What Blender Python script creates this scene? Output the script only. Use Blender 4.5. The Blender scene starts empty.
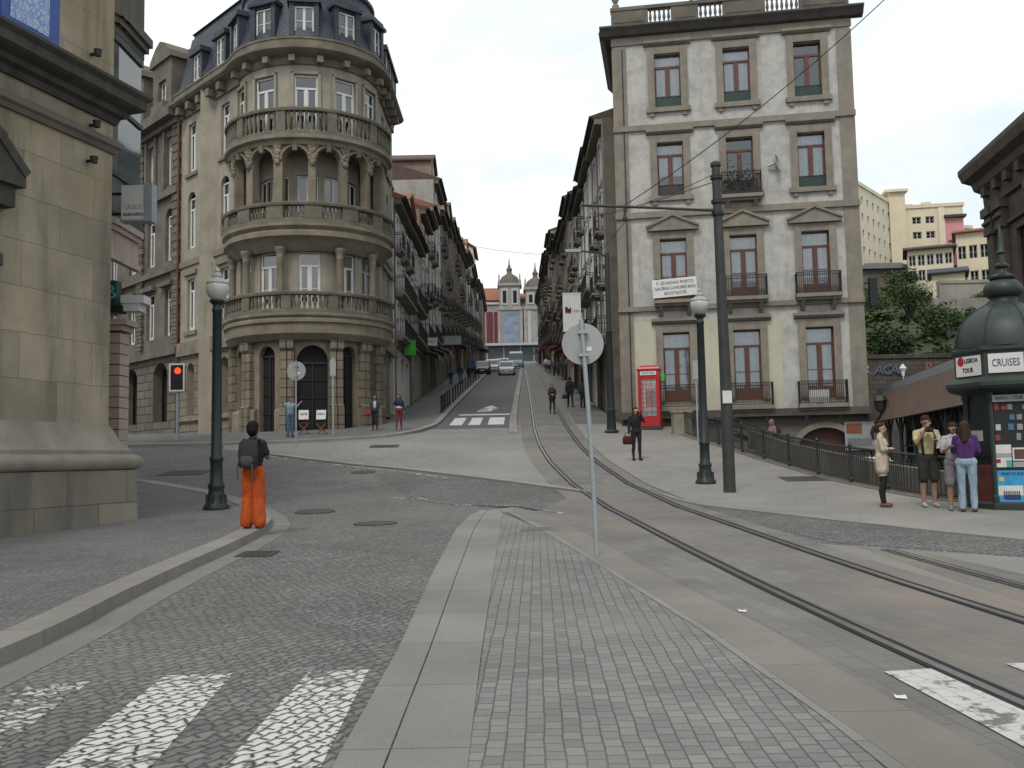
import bpy, bmesh, math, random
import numpy as np
from mathutils import Vector, Matrix
rnd = random.Random(11)
SC = bpy.context.scene
COL = SC.collection
PI = math.pi
def R(a): return math.radians(a)

# ------------------------------------------------------------------ terrain
KN = [(-60,-1.0),(0,0),(10,.25),(20,.55),(25.4,.9),(31,1.5),(38.5,2.5),(44,3.15),(47.5,3.55),(54,4.35),(111,11.9),(330,36),(460,46)]
def Pz(y):
    if y <= KN[0][0]: return KN[0][1]
    for (a,b),(c,d) in zip(KN, KN[1:]):
        if y <= c: return b+(d-b)*(y-a)/(c-a)
    return KN[-1][1]
def Z(x, y):
    z = Pz(y)
    if x < -6.5 and y > 42.3:
        t = min(1., (-x-6.5)/5.5)
        z += (Pz(42.3)-z)*t
    return z

# ------------------------------------------------------------------ nodes
class NT:
    def __init__(s, name):
        s.m = bpy.data.materials.new(name); s.m.use_nodes = True
        s.t = s.m.node_tree; s.b = s.t.nodes['Principled BSDF']
    def n(s, typ, ins=None, **kw):
        nd = s.t.nodes.new(typ)
        for k, v in kw.items(): setattr(nd, k, v)
        for k, v in (ins or {}).items():
            if isinstance(v, bpy.types.NodeSocket): s.t.links.new(v, nd.inputs[k])
            else: nd.inputs[k].default_value = v
        return nd
    def l(s, a, b): s.t.links.new(a, b)
    def mix(s, fac, a, b, blend='MIX'):
        nd = s.t.nodes.new('ShaderNodeMix'); nd.data_type = 'RGBA'; nd.blend_type = blend
        for idx, v in ((0, fac), (6, a), (7, b)):
            if isinstance(v, bpy.types.NodeSocket): s.t.links.new(v, nd.inputs[idx])
            else:
                if idx and len(v) == 3: v = (*v, 1)
                nd.inputs[idx].default_value = v
        return nd.outputs[2]
    def math(s, op, a, b=0.5, c=None):
        nd = s.t.nodes.new('ShaderNodeMath'); nd.operation = op
        for i, v in enumerate((a, b, c)):
            if v is None: continue
            if isinstance(v, bpy.types.NodeSocket): s.t.links.new(v, nd.inputs[i])
            else: nd.inputs[i].default_value = v
        return nd.outputs[0]
    def ramp(s, fac, lo, hi):
        nd = s.t.nodes.new('ShaderNodeMapRange'); nd.inputs[1].default_value = lo; nd.inputs[2].default_value = hi
        s.t.links.new(fac, nd.inputs[0]); return nd.outputs[0]
    def pos(s): return s.n('ShaderNodeNewGeometry').outputs['Position']
    def noise(s, vec, scale, detail=4, rough=.55):
        nd = s.n('ShaderNodeTexNoise', {'Vector': vec, 'Scale': scale, 'Detail': detail, 'Roughness': rough})
        return nd.outputs['Fac']
    def scalev(s, vec, v):
        return s.n('ShaderNodeVectorMath', {0: vec, 1: v}, operation='MULTIPLY').outputs[0]
    def bump(s, h, strength, dist=.02):
        nd = s.n('ShaderNodeBump', {'Height': h, 'Strength': strength, 'Distance': dist})
        s.l(nd.outputs[0], s.b.inputs['Normal'])

def mbasic(name, c1, c2=None, scale=2., rough=.8, bump=.15, bscale=30., stain=0., metal=0., spec=.4, local=False, stainc=(.10,.095,.08)):
    s = NT(name)
    v = s.n('ShaderNodeTexCoord').outputs['Object'] if local else s.pos()
    c2 = c2 or tuple(x*.75 for x in c1)
    f = s.ramp(s.noise(v, scale, 5), .3, .7)
    col = s.mix(f, c1, c2)
    fine = s.noise(v, bscale, 3)
    col = s.mix(s.ramp(fine, .25, .75), s.mix(1., col, (.82,.82,.82), 'MULTIPLY'), col)
    if stain > 0:
        st = s.noise(s.scalev(v, (2.3, 2.3, .24)), 1.3, 6, .7)
        st2 = s.noise(v, .45, 4)
        st = s.math('MULTIPLY', s.ramp(st, .45, .72), s.ramp(st2, .3, .65))
        col = s.mix(s.math('MULTIPLY', st, stain), col, stainc)
    s.l(col, s.b.inputs['Base Color'])
    s.b.inputs['Roughness'].default_value = rough
    s.b.inputs['Metallic'].default_value = metal
    s.b.inputs['Specular IOR Level'].default_value = spec
    if bump > 0: s.bump(fine, bump, .01)
    return s.m

def mbrick(name, c1, c2, mortar, bw, bh, ms, wall=None, rot=0., distort=.0, bump=.5, stain=0., rough=.8, paint=None, bias=0., offset=.5, patch=.25, dist=.015, tint=None):
    """stones in courses; wall = direction of the wall on plan, else laid on the ground turned by rot"""
    s = NT(name); p = s.pos()
    if wall is not None:
        u = s.n('ShaderNodeVectorMath', {0: p, 1: (wall[0], wall[1], 0)}, operation='DOT_PRODUCT').outputs['Value']
        sx = s.n('ShaderNodeSeparateXYZ', {0: p})
        v = s.n('ShaderNodeCombineXYZ', {0: u, 1: sx.outputs[2]}).outputs[0]
    else:
        v = s.n('ShaderNodeVectorRotate', {'Vector': p, 'Angle': rot}, rotation_type='Z_AXIS').outputs[0]
        v = s.scalev(v, (1, 1, 0))
    if distort > 0:
        nz = s.n('ShaderNodeTexNoise', {'Vector': p, 'Scale': 2.2, 'Detail': 3.}).outputs['Color']
        nz = s.n('ShaderNodeVectorMath', {0: nz, 1: (.5,.5,.5)}, operation='SUBTRACT').outputs[0]
        nz = s.scalev(nz, (distort, distort, 0))
        v = s.n('ShaderNodeVectorMath', {0: v, 1: nz}, operation='ADD').outputs[0]
    br = s.n('ShaderNodeTexBrick', {'Vector': v, 'Color1': (*c1,1), 'Color2': (*c2,1), 'Mortar': (*mortar,1), 'Scale': 1., 'Mortar Size': ms,
             'Mortar Smooth': .3, 'Bias': bias, 'Brick Width': bw, 'Row Height': bh}, offset=offset, squash=1.)
    col = br.outputs['Color']; fac = br.outputs['Fac']
    fine = s.noise(p, 60., 3); big = s.noise(p, .7, 5)
    col = s.mix(s.ramp(fine, .2, .8), s.mix(1., col, (.72,.72,.72), 'MULTIPLY'), col)
    col = s.mix(s.ramp(big, .35, .7), col, s.mix(1., col, (1-patch, 1-patch, 1-patch), 'MULTIPLY'))
    if tint:
        tn = s.ramp(s.noise(p, .35, 4), .52, .68)
        col = s.mix(tn, col, s.mix(.6, col, tint))
    if paint:
        wear = s.noise(p, 7., 5, .7)
        w2 = s.noise(p, 1.1, 3)
        k = s.math('ADD', wear, s.math('MULTIPLY', w2, .7))
        k = s.ramp(k, paint[1], paint[1]+.08)
        k = s.math('MULTIPLY', k, s.math('SUBTRACT', 1., s.math('MULTIPLY', fac, .9)))
        col = s.mix(k, col, paint[0])
    if stain > 0:
        st = s.noise(s.scalev(p, (1.4, 1.4, .2) if wall is not None else (1,1,1)), 1.1, 5, .65)
        col = s.mix(s.math('MULTIPLY', s.ramp(st, .48, .75), stain), col, (.07,.068,.055))
    s.l(col, s.b.inputs['Base Color'])
    s.b.inputs['Roughness'].default_value = rough
    s.b.inputs['Specular IOR Level'].default_value = .35
    h = s.math('ADD', s.math('MULTIPLY', s.math('SUBTRACT', 1., fac), 1.), s.math('MULTIPLY', s.noise(p, 22., 3), .45))
    s.bump(h, bump, dist)
    return s.m

def mcell(name, c1, c2, mortar, sx, sy, jw, rot=0., rand=.5, bump=.8, patch=.25, paint=None, dist=.018, tint=None):
    """irregular hand-cut stones in loose rows"""
    s = NT(name); p = s.pos()
    v = s.n('ShaderNodeVectorRotate', {'Vector': p, 'Angle': rot}, rotation_type='Z_AXIS').outputs[0]
    nz = s.n('ShaderNodeTexNoise', {'Vector': p, 'Scale': .9, 'Detail': 2.}).outputs['Color']
    nz = s.scalev(s.n('ShaderNodeVectorMath', {0: nz, 1: (.5,.5,.5)}, operation='SUBTRACT').outputs[0], (.35,.35,0))
    v = s.n('ShaderNodeVectorMath', {0: v, 1: nz}, operation='ADD').outputs[0]
    v = s.scalev(v, (1/sx, 1/sy, 0))
    # every other row is shifted by half a stone
    sep = s.n('ShaderNodeSeparateXYZ', {0: v}); row = s.math('FLOOR', sep.outputs[1]); half = s.math('MULTIPLY', s.math('MODULO', row, 2.), .5)
    v = s.n('ShaderNodeCombineXYZ', {0: s.math('ADD', sep.outputs[0], half), 1: sep.outputs[1]}).outputs[0]
    ed = s.n('ShaderNodeTexVoronoi', {'Vector': v, 'Scale': 1., 'Randomness': rand}, feature='DISTANCE_TO_EDGE', voronoi_dimensions='2D').outputs['Distance']
    ce = s.n('ShaderNodeTexVoronoi', {'Vector': v, 'Scale': 1., 'Randomness': rand}, feature='F1', voronoi_dimensions='2D').outputs['Color']
    cv = s.n('ShaderNodeSeparateColor', {0: ce}).outputs[0]
    st = s.ramp(ed, jw*.35, jw)
    fine = s.noise(p, 60., 3); big = s.noise(p, .7, 5)
    col = s.mix(cv, c1, c2)
    col = s.mix(s.ramp(fine, .2, .8), s.mix(1., col, (.75,.75,.75), 'MULTIPLY'), col)
    col = s.mix(st, mortar, col)
    col = s.mix(s.ramp(big, .35, .7), col, s.mix(1., col, (1-patch,1-patch,1-patch), 'MULTIPLY'))
    if tint: col = s.mix(s.math('MULTIPLY', s.ramp(s.noise(p, .35, 4), .5, .7), .5), col, tint)
    if paint:
        k = s.math('ADD', s.noise(p, 7., 5, .7), s.math('MULTIPLY', s.noise(p, 1.1, 3), .7)); k = s.math('ADD', k, s.math('MULTIPLY', cv, .12))
        k = s.math('MULTIPLY', s.ramp(k, paint[1], paint[1]+.08), s.ramp(ed, jw*.5, jw*1.1))
        col = s.mix(k, col, paint[0])
    s.l(col, s.b.inputs['Base Color']); s.b.inputs['Roughness'].default_value = .8; s.b.inputs['Specular IOR Level'].default_value = .35
    h = s.math('ADD', s.ramp(ed, 0., jw*1.8), s.math('MULTIPLY', s.noise(p, 22., 3), .45)); h = s.math('ADD', h, s.math('MULTIPLY', cv, .35))
    s.bump(h, bump, dist)
    return s.m

def mglass(name='window_glass', tint=(.75,.8,.82)):
    s = NT(name)
    tr = s.n('ShaderNodeBsdfTransparent', {'Color': (*tint,1)})
    gl = s.n('ShaderNodeBsdfGlossy', {'Roughness': .03, 'Color': (.9,.93,.95,1)})
    fr = s.n('ShaderNodeFresnel', {'IOR': 1.5})
    nz = s.noise(s.pos(), 1.5, 2); bp = s.n('ShaderNodeBump', {'Height': nz, 'Strength': .12, 'Distance': .02})
    s.l(bp.outputs[0], gl.inputs['Normal'])
    k = s.math('ADD', s.math('MULTIPLY', fr.outputs[0], 1.), .10)
    mx = s.n('ShaderNodeMixShader', {0: k, 1: tr.outputs[0], 2: gl.outputs[0]})
    s.l(mx.outputs[0], s.t.nodes['Material Output'].inputs[0])
    return s.m
def memit(name, c, st):
    s = NT(name); s.b.inputs['Base Color'].default_value = (*c,1)
    s.b.inputs['Emission Color'].default_value = (*c,1); s.b.inputs['Emission Strength'].default_value = st
    return s.m

# ------------------------------------------------------------------ mesh builder
class MB:
    def __init__(s): s.v = []; s.f = []; s.mi = []
    def add(s, vs, fs, m=0):
        o = len(s.v); s.v += [tuple(p) for p in vs]; s.f += [tuple(i+o for i in f) for f in fs]; s.mi += [m]*len(fs)
    def quad(s, a, b, c, d, m=0): s.add([a,b,c,d], [(0,1,2,3)], m)
    def box(s, x0, x1, y0, y1, z0, z1, m=0, f=None):
        vs = [(x,y,z) for z in (z0,z1) for y in (y0,y1) for x in (x0,x1)]
        if f: vs = [f(*p) for p in vs]
        s.add(vs, [(0,2,3,1),(4,5,7,6),(0,1,5,4),(2,6,7,3),(0,4,6,2),(1,3,7,5)], m)
    def obox(s, c, ax, ay, az, m=0):
        c = Vector(c); ax, ay, az = Vector(ax), Vector(ay), Vector(az)
        vs = [c+ax*i+ay*j+az*k for k in (-1,1) for j in (-1,1) for i in (-1,1)]
        s.add(vs, [(0,2,3,1),(4,5,7,6),(0,1,5,4),(2,6,7,3),(0,4,6,2),(1,3,7,5)], m)
    def bar(s, a, b, w, h=None, m=0):
        a, b = Vector(a), Vector(b); d = b-a; L = d.length
        if L < 1e-6: return
        d.normalize(); up = Vector((0,0,1)) if abs(d.z) < .95 else Vector((0,1,0))
        x = d.cross(up).normalized(); y = x.cross(d)
        s.obox((a+b)/2, x*w/2, d*L/2, y*(h or w)/2, m)
    def tube(s, pts, r, seg=8, m=0, cap=True):
        pts = [Vector(p) for p in pts]; n = len(pts)
        rs = r if isinstance(r, (list,tuple)) else [r]*n
        o = len(s.v); prev = None
        for i, p in enumerate(pts):
            d = (pts[min(i+1,n-1)]-pts[max(i-1,0)]).normalized()
            if prev is None:
                up = Vector((0,0,1)) if abs(d.z) < .9 else Vector((1,0,0)); x = d.cross(up).normalized()
            else: x = (prev-d*prev.dot(d)).normalized()
            prev = x; y = d.cross(x)
            for k in range(seg):
                a = 2*PI*k/seg; s.v.append(tuple(p+(x*math.cos(a)+y*math.sin(a))*rs[i]))
        for i in range(n-1):
            for k in range(seg):
                k2 = (k+1) % seg
                s.f.append((o+i*seg+k, o+i*seg+k2, o+(i+1)*seg+k2, o+(i+1)*seg+k)); s.mi.append(m)
        if cap:
            s.f.append(tuple(o+k for k in reversed(range(seg)))); s.mi.append(m)
            s.f.append(tuple(o+(n-1)*seg+k for k in range(seg))); s.mi.append(m)
    def lathe(s, prof, seg=16, c=(0,0), a0=0., a1=2*PI, m=0, closed=False, cap=True):
        """prof = [(r,z)...]; angle 0 looks towards -y, growing towards +x"""
        full = abs(a1-a0-2*PI) < 1e-6; n = seg if full else seg+1; o = len(s.v); np_ = len(prof)
        for i in range(n):
            a = a0+(a1-a0)*i/seg; sx, sy = math.sin(a), -math.cos(a)
            for r, z in prof: s.v.append((c[0]+r*sx, c[1]+r*sy, z))
        jn = np_ if closed else np_-1
        for i in range(seg):
            i2 = (i+1) % n
            for j in range(jn):
                j2 = (j+1) % np_
                s.f.append((o+i*np_+j, o+i2*np_+j, o+i2*np_+j2, o+i*np_+j2)); s.mi.append(m)
        if closed and not full and cap:
            s.f.append(tuple(o+j for j in range(np_))); s.mi.append(m)
            s.f.append(tuple(o+seg*np_+j for j in reversed(range(np_)))); s.mi.append(m)
    def prism(s, poly, z0, z1, m=0):
        n = len(poly); f0 = z0 if callable(z0) else (lambda x,y: z0); f1 = z1 if callable(z1) else (lambda x,y: z1)
        vs = [(x,y,f0(x,y)) for x,y in poly]+[(x,y,f1(x,y)) for x,y in poly]
        s.add(vs, [tuple(reversed(range(n))), tuple(range(n,2*n))]+[(i,(i+1)%n,n+(i+1)%n,n+i) for i in range(n)], m)
    def profx(s, poly, x0, x1, m=0):
        """polygon in (y,z) pushed along x"""
        n = len(poly); vs = [(x0,y,z) for y,z in poly]+[(x1,y,z) for y,z in poly]
        s.add(vs, [tuple(range(n)), tuple(reversed(range(n,2*n)))]+[(i,n+i,n+(i+1)%n,(i+1)%n) for i in range(n)], m)
    def profy(s, poly, y0, y1, m=0):
        n = len(poly); vs = [(x,y0,z) for x,z in poly]+[(x,y1,z) for x,z in poly]
        s.add(vs, [tuple(reversed(range(n))), tuple(range(n,2*n))]+[(i,(i+1)%n,n+(i+1)%n,n+i) for i in range(n)], m)
    def ball(s, c, rx, ry=None, rz=None, seg=12, rings=8, m=0):
        ry = ry or rx; rz = rz or rx; o = len(s.v)
        for j in range(rings+1):
            t = PI*j/rings
            for k in range(seg):
                a = 2*PI*k/seg; s.v.append((c[0]+rx*math.sin(t)*math.cos(a), c[1]+ry*math.sin(t)*math.sin(a), c[2]-rz*math.cos(t)))
        for j in range(rings):
            for k in range(seg):
                k2 = (k+1)%seg; s.f.append((o+j*seg+k, o+j*seg+k2, o+(j+1)*seg+k2, o+(j+1)*seg+k)); s.mi.append(m)
    def mesh(s, name, mats, smooth=False, fix=True):
        me = bpy.data.meshes.new(name); me.from_pydata(s.v, [], s.f)
        for m in (mats if isinstance(mats, (list,tuple)) else [mats]): me.materials.append(m)
        me.polygons.foreach_set('material_index', s.mi)
        if fix:
            bm = bmesh.new(); bm.from_mesh(me); bmesh.ops.recalc_face_normals(bm, faces=bm.faces[:]); bm.to_mesh(me); bm.free()
        if smooth:
            me.polygons.foreach_set('use_smooth', [True]*len(me.polygons))
            if smooth != 'all':
                me.set_sharp_from_angle(angle=R(smooth if smooth is not True else 40))
        me.update(); return me
    def build(s, name, mats, parent=None, loc=None, rz=0., smooth=False, fix=True):
        return link(name, s.mesh(name, mats, smooth, fix), parent, loc, rz)

def link(name, me, parent=None, loc=None, rz=0.):
    o = bpy.data.objects.new(name, me); COL.objects.link(o)
    if parent is not None: o.parent = parent
    if loc is not None: o.location = loc
    if rz: o.rotation_euler = (0,0,rz)
    return o
def tag(o, label=None, cat=None, group=None, kind=None):
    if label: o['label'] = label
    if cat: o['category'] = cat
    if group: o['group'] = group
    if kind: o['kind'] = kind
    return o
def thing(name, label, cat, loc=(0,0,0), rz=0., group=None):
    o = bpy.data.objects.new(name, None); COL.objects.link(o); o.location = loc; o.rotation_euler = (0,0,rz)
    o.empty_display_size = .2
    return tag(o, label, cat, group)
def dup(root, loc=None, rz=None, label=None, parent=None):
    r = root.copy(); COL.objects.link(r)
    if parent is not None: r.parent = parent
    if loc is not None: r.location = loc
    if rz is not None: r.rotation_euler = (0,0,rz)
    if label: r['label'] = label
    for ch in list(root.children): dup(ch, parent=r)
    return r

def text_mesh(body, size, mat, extr=.004, align='CENTER', shear=0., space=1.):
    cu = bpy.data.curves.new('lettering', 'FONT'); cu.body = body; cu.size = size; cu.extrude = extr; cu.align_x = align; cu.align_y = 'CENTER'
    cu.shear = shear; cu.space_character = space; cu.resolution_u = 2
    o = bpy.data.objects.new('lettering_tmp', cu); COL.objects.link(o)
    bpy.context.view_layer.update()
    me = bpy.data.meshes.new_from_object(o.evaluated_get(bpy.context.evaluated_depsgraph_get()))
    bpy.data.objects.remove(o); bpy.data.curves.remove(cu)
    me.materials.clear(); me.materials.append(mat)
    me.transform(Matrix.Rotation(PI/2, 4, 'X'))     # letters stand up, face -y
    return me
def lettering(body, size, mat, parent, loc, rz=0., name='lettering', width=None, **k):
    me = text_mesh(body, size, mat, **k)
    if width:
        xs = [v.co.x for v in me.vertices]; w = max(xs)-min(xs); me.transform(Matrix.Scale(width/w, 4, (1,0,0)))
    return link(name, me, parent, loc, rz)

# sheet laid on the terrain: polygon on plan, cut where the slope breaks
def sheet(name, poly, off, mat, label=None, zf=Z, side=0., kind='structure', cuts=None):
    bm = bmesh.new()
    bm.faces.new([bm.verts.new((x,y,0)) for x,y in poly])
    bmesh.ops.triangulate(bm, faces=bm.faces[:])
    for yk in [k[0] for k in KN]+[42.3]+(cuts or []):
        bmesh.ops.bisect_plane(bm, geom=bm.verts[:]+bm.edges[:]+bm.faces[:], plane_co=(0,yk,0), plane_no=(0,1,0))
    for xk in (-6.5,-8,-10,-12):
        bmesh.ops.bisect_plane(bm, geom=bm.verts[:]+bm.edges[:]+bm.faces[:], plane_co=(xk,0,0), plane_no=(1,0,0))
    if side > 0:
        ret = bmesh.ops.extrude_face_region(bm, geom=bm.faces[:])
        top = [e for e in ret['geom'] if isinstance(e, bmesh.types.BMVert)]
        tops = set(top)
        for v in bm.verts: v.co.z = zf(v.co.x, v.co.y)+(off if v in tops else off-side)
    else:
        for v in bm.verts: v.co.z = zf(v.co.x, v.co.y)+off
    bmesh.ops.recalc_face_normals(bm, faces=bm.faces[:])
    if side == 0:
        for f in bm.faces:
            if f.normal.z < 0: f.normal_flip()
    me = bpy.data.meshes.new(name); bm.to_mesh(me); bm.free(); me.materials.append(mat)
    o = link(name, me); o['kind'] = kind
    if label: o['label'] = label
    return o
def catmull(pts, step=.4):
    out = []; P = [Vector(p[:2]) for p in pts]; P = [2*P[0]-P[1]]+P+[2*P[-1]-P[-2]]
    for i in range(1, len(P)-2):
        a,b,c,d = P[i-1:i+3]; n = max(2, int((c-b).length/step))
        for k in range(n):
            t = k/n; out.append(.5*((2*b)+(c-a)*t+(2*a-5*b+4*c-d)*t*t+(3*b-a-3*c+d)*t**3))
    out.append(P[-2]); return out
def ribbon(pts, o0, o1):
    """closed polygon between two offsets to the right of a path"""
    L, Rr = [], []
    for i, p in enumerate(pts):
        d = (pts[min(i+1,len(pts)-1)]-pts[max(i-1,0)]).normalized(); nrm = Vector((d.y,-d.x))
        L.append(tuple(p+nrm*o0)); Rr.append(tuple(p+nrm*o1))
    return L, Rr
def strip_mesh(mb, pts, o0, o1, z0, z1, m=0, zf=Z):
    """a raised strip with top and sides following a path"""
    L, Rr = ribbon(pts, o0, o1); n = len(pts); o = len(mb.v)
    for (lx,ly),(rx,ry) in zip(L, Rr):
        zl, zr = zf(lx,ly), zf(rx,ry)
        mb.v += [(lx,ly,zl+z0),(lx,ly,zl+z1),(rx,ry,zr+z1),(rx,ry,zr+z0)]
    for i in range(n-1):
        a, b = o+4*i, o+4*i+4
        for j in range(3): mb.f.append((a+j,a+j+1,b+j+1,b+j)); mb.mi.append(m)
    mb.f.append((o,o+1,o+2,o+3)); mb.mi.append(m); q = o+4*(n-1); mb.f.append((q+3,q+2,q+1,q)); mb.mi.append(m)

# wall with openings.  local frame: x along the wall, y inwards, z up.  opening = dict(u0,u1,z0,z1,arch,d)
def wall(mb, u0, u1, z0, z1, ops, mapf=None, du=99., m=0, mr=0, mback=1):
    F = mapf or (lambda u,d,z: (u,d,z))
    us = {u0,u1}; zs = {z0,z1}
    for o in ops:
        us |= {o['u0'],o['u1']}; zs |= {o['z0'],o['z1']}
    us = sorted(us); zs = sorted(zs)
    def split(a, b):
        n = max(1, int(math.ceil((b-a)/du))); return [a+(b-a)*i/n for i in range(n+1)]
    for i in range(len(us)-1):
        for j in range(len(zs)-1):
            uc, zc = (us[i]+us[i+1])/2, (zs[j]+zs[j+1])/2
            if any(o['u0']<uc<o['u1'] and o['z0']<zc<o['z1'] for o in ops): continue
            q = split(us[i], us[i+1])
            for a, b in zip(q, q[1:]):
                mb.quad(F(a,0,zs[j]), F(b,0,zs[j]), F(b,0,zs[j+1]), F(a,0,zs[j+1]), m)
    for o in ops:
        a, b, c, e, d = o['u0'], o['u1'], o['z0'], o['z1'], o.get('d', .25)
        bk = o.get('back', True)
        if o.get('arch'):
            n = 14; rr = (b-a)/2; rise = o.get('rise', rr); P = []
            for k in range(n+1):
                t = PI*(1-k/n); P.append(((a+b)/2+rr*math.cos(t), e-rise+rise*math.sin(t)))
            for (ua,za),(ub,zb) in zip(P, P[1:]):
                mb.quad(F(ua,0,za), F(ub,0,zb), F(ub,0,e), F(ua,0,e), m)
                mb.quad(F(ua,0,za), F(ua,d,za), F(ub,d,zb), F(ub,0,zb), mr)
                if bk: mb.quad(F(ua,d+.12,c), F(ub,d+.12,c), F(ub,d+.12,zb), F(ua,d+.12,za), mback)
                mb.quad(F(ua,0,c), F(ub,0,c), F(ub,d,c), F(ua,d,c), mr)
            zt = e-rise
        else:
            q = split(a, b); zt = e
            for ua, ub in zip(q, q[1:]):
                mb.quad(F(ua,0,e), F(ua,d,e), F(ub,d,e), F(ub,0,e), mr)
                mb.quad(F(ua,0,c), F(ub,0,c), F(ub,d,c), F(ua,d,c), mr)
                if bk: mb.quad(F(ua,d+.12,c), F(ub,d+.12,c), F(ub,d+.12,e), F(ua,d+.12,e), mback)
        mb.quad(F(a,0,c), F(a,d,c), F(a,d,zt), F(a,0,zt), mr)
        mb.quad(F(b,0,c), F(b,0,zt), F(b,d,zt), F(b,d,c), mr)

# ------------------------------------------------------------------ camera, sky, sun
cam = bpy.data.cameras.new('camera'); co = bpy.data.objects.new('camera', cam); COL.objects.link(co); SC.camera = co
cam.sensor_width = 36.; cam.lens = 950./1024*36; cam.clip_start = .05; cam.clip_end = 3000
pt, rl = R(4.57), R(1.1)
F_ = Vector((0,math.cos(pt),math.sin(pt))); U0 = Vector((0,-math.sin(pt),math.cos(pt))); R0 = Vector((1,0,0))
Rv = R0*math.cos(rl)-U0*math.sin(rl); Uv = R0*math.sin(rl)+U0*math.cos(rl)
co.matrix_world = Matrix(((Rv.x,Uv.x,-F_.x,0),(Rv.y,Uv.y,-F_.y,0),(Rv.z,Uv.z,-F_.z,1.6),(0,0,0,1)))

W = bpy.data.worlds.new('World'); SC.world = W; W.use_nodes = True
wt = W.node_tree; bg = wt.nodes['Background']
sky = wt.nodes.new('ShaderNodeTexSky'); sky.sky_type = 'NISHITA'; sky.sun_disc = False
SUN_EL, SUN_AZ = R(52), R(200)          # azimuth measured from +y clockwise
sky.sun_elevation = SUN_EL; sky.sun_rotation = SUN_AZ; sky.air_density = 1.; sky.dust_density = 2.
bg.inputs[1].default_value = .1
def wn(t, ins=None, **k):
    nd = wt.nodes.new(t)
    for a, v in k.items(): setattr(nd, a, v)
    for a, v in (ins or {}).items():
        if isinstance(v, bpy.types.NodeSocket): wt.links.new(v, nd.inputs[a])
        else: nd.inputs[a].default_value = v
    return nd
tc = wn('ShaderNodeTexCoord').outputs['Generated']
sx = wn('ShaderNodeSeparateXYZ', {0: tc})
zz = wn('ShaderNodeMath', {0: sx.outputs[2], 1: .22}, operation='ADD'); zz = wn('ShaderNodeMath', {0: zz.outputs[0], 1: .12}, operation='MAXIMUM')
iv = wn('ShaderNodeMath', {0: 1., 1: zz.outputs[0]}, operation='DIVIDE')
dv = wn('ShaderNodeVectorMath', {0: tc}, operation='SCALE'); wt.links.new(iv.outputs[0], dv.inputs['Scale'])
off = wn('ShaderNodeVectorMath', {0: dv.outputs[0], 1: (3.1,1.4,0)}, operation='ADD')
n1 = wn('ShaderNodeTexNoise', {'Vector': off.outputs[0], 'Scale': 1.25, 'Detail': 7., 'Roughness': .55, 'Distortion': .4})
n2 = wn('ShaderNodeTexNoise', {'Vector': off.outputs[0], 'Scale': 2.6, 'Detail': 6., 'Roughness': .6})
cov = wn('ShaderNodeMapRange', {0: n1.outputs[0], 1: .38, 2: .55})
shade = wn('ShaderNodeMapRange', {0: n2.outputs[0], 1: .3, 2: .7})
cc = wn('ShaderNodeMix', data_type='RGBA'); wt.links.new(shade.outputs[0], cc.inputs[0])
cc.inputs[6].default_value = (7.2,7.4,7.6,1); cc.inputs[7].default_value = (8.5,8.55,8.5,1)
# thin veil of cloud even where the blue shows through
sb = wn('ShaderNodeMix', data_type='RGBA'); sb.inputs[0].default_value = .88; wt.links.new(sky.outputs[0], sb.inputs[6]); sb.inputs[7].default_value = (6.5,7.2,7.6,1)
mx = wn('ShaderNodeMix', data_type='RGBA'); wt.links.new(cov.outputs[0], mx.inputs[0]); wt.links.new(sb.outputs[2], mx.inputs[6]); wt.links.new(cc.outputs[2], mx.inputs[7])
wt.links.new(mx.outputs[2], bg.inputs[0])
sl = bpy.data.lights.new('sun', 'SUN'); sl.energy = 1.35; sl.angle = R(18); sl.color = (1,.96,.9)
so = bpy.data.objects.new('sun', sl); COL.objects.link(so)
sd = Vector((math.sin(SUN_AZ)*math.cos(SUN_EL), math.cos(SUN_AZ)*math.cos(SUN_EL), math.sin(SUN_EL)))
so.rotation_euler = sd.to_track_quat('Z', 'Y').to_euler(); so.location = (0,-30,60)
vs = SC.view_settings; vs.view_transform = 'Standard'; vs.look = 'None'; vs.exposure = .5; vs.gamma = 1.; vs.use_curve_mapping = False

# ------------------------------------------------------------------ materials
M = {}
M['cobble'] = mcell('granite_cobbles', (.225,.222,.213), (.15,.149,.144), (.07,.068,.063), .115, .09, .11, rot=R(-58), rand=.5, bump=.85, patch=.3, tint=(.20,.188,.165))
M['cobble_far'] = mcell('granite_cobbles_laid_across', (.20,.198,.192), (.13,.129,.126), (.055,.054,.05), .15, .115, .11, rot=R(12), rand=.5, bump=.9)
M['sett'] = mbrick('square_granite_setts', (.255,.251,.24), (.19,.187,.181), (.105,.103,.097), .125, .10, .0058, rot=R(91.5), distort=.035, bump=.5, patch=.3, dist=.012, tint=(.26,.24,.20))
M['plaza'] = mcell('pale_plaza_setts', (.28,.275,.26), (.215,.212,.203), (.12,.118,.11), .13, .11, .09, rot=R(8), rand=.35, bump=.5, patch=.2, tint=(.29,.272,.24))
M['pave_left'] = mcell('small_grey_pavement_setts', (.20,.20,.195), (.145,.145,.141), (.08,.08,.076), .10, .085, .10, rot=R(20), rand=.4, bump=.6, patch=.25)
M['pave_right'] = mbrick('pale_granite_flags', (.255,.245,.226), (.235,.226,.21), (.20,.193,.178), .9, .6, .006, rot=R(-72), distort=.01, bump=.2, patch=.25, tint=(.3,.27,.22))
M['bed'] = mbrick('tramway_bed_stones', (.205,.196,.18), (.17,.163,.151), (.14,.134,.124), .34, .2, .006, rot=R(83), distort=.05, bump=.35, patch=.35, tint=(.23,.185,.14))
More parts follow.
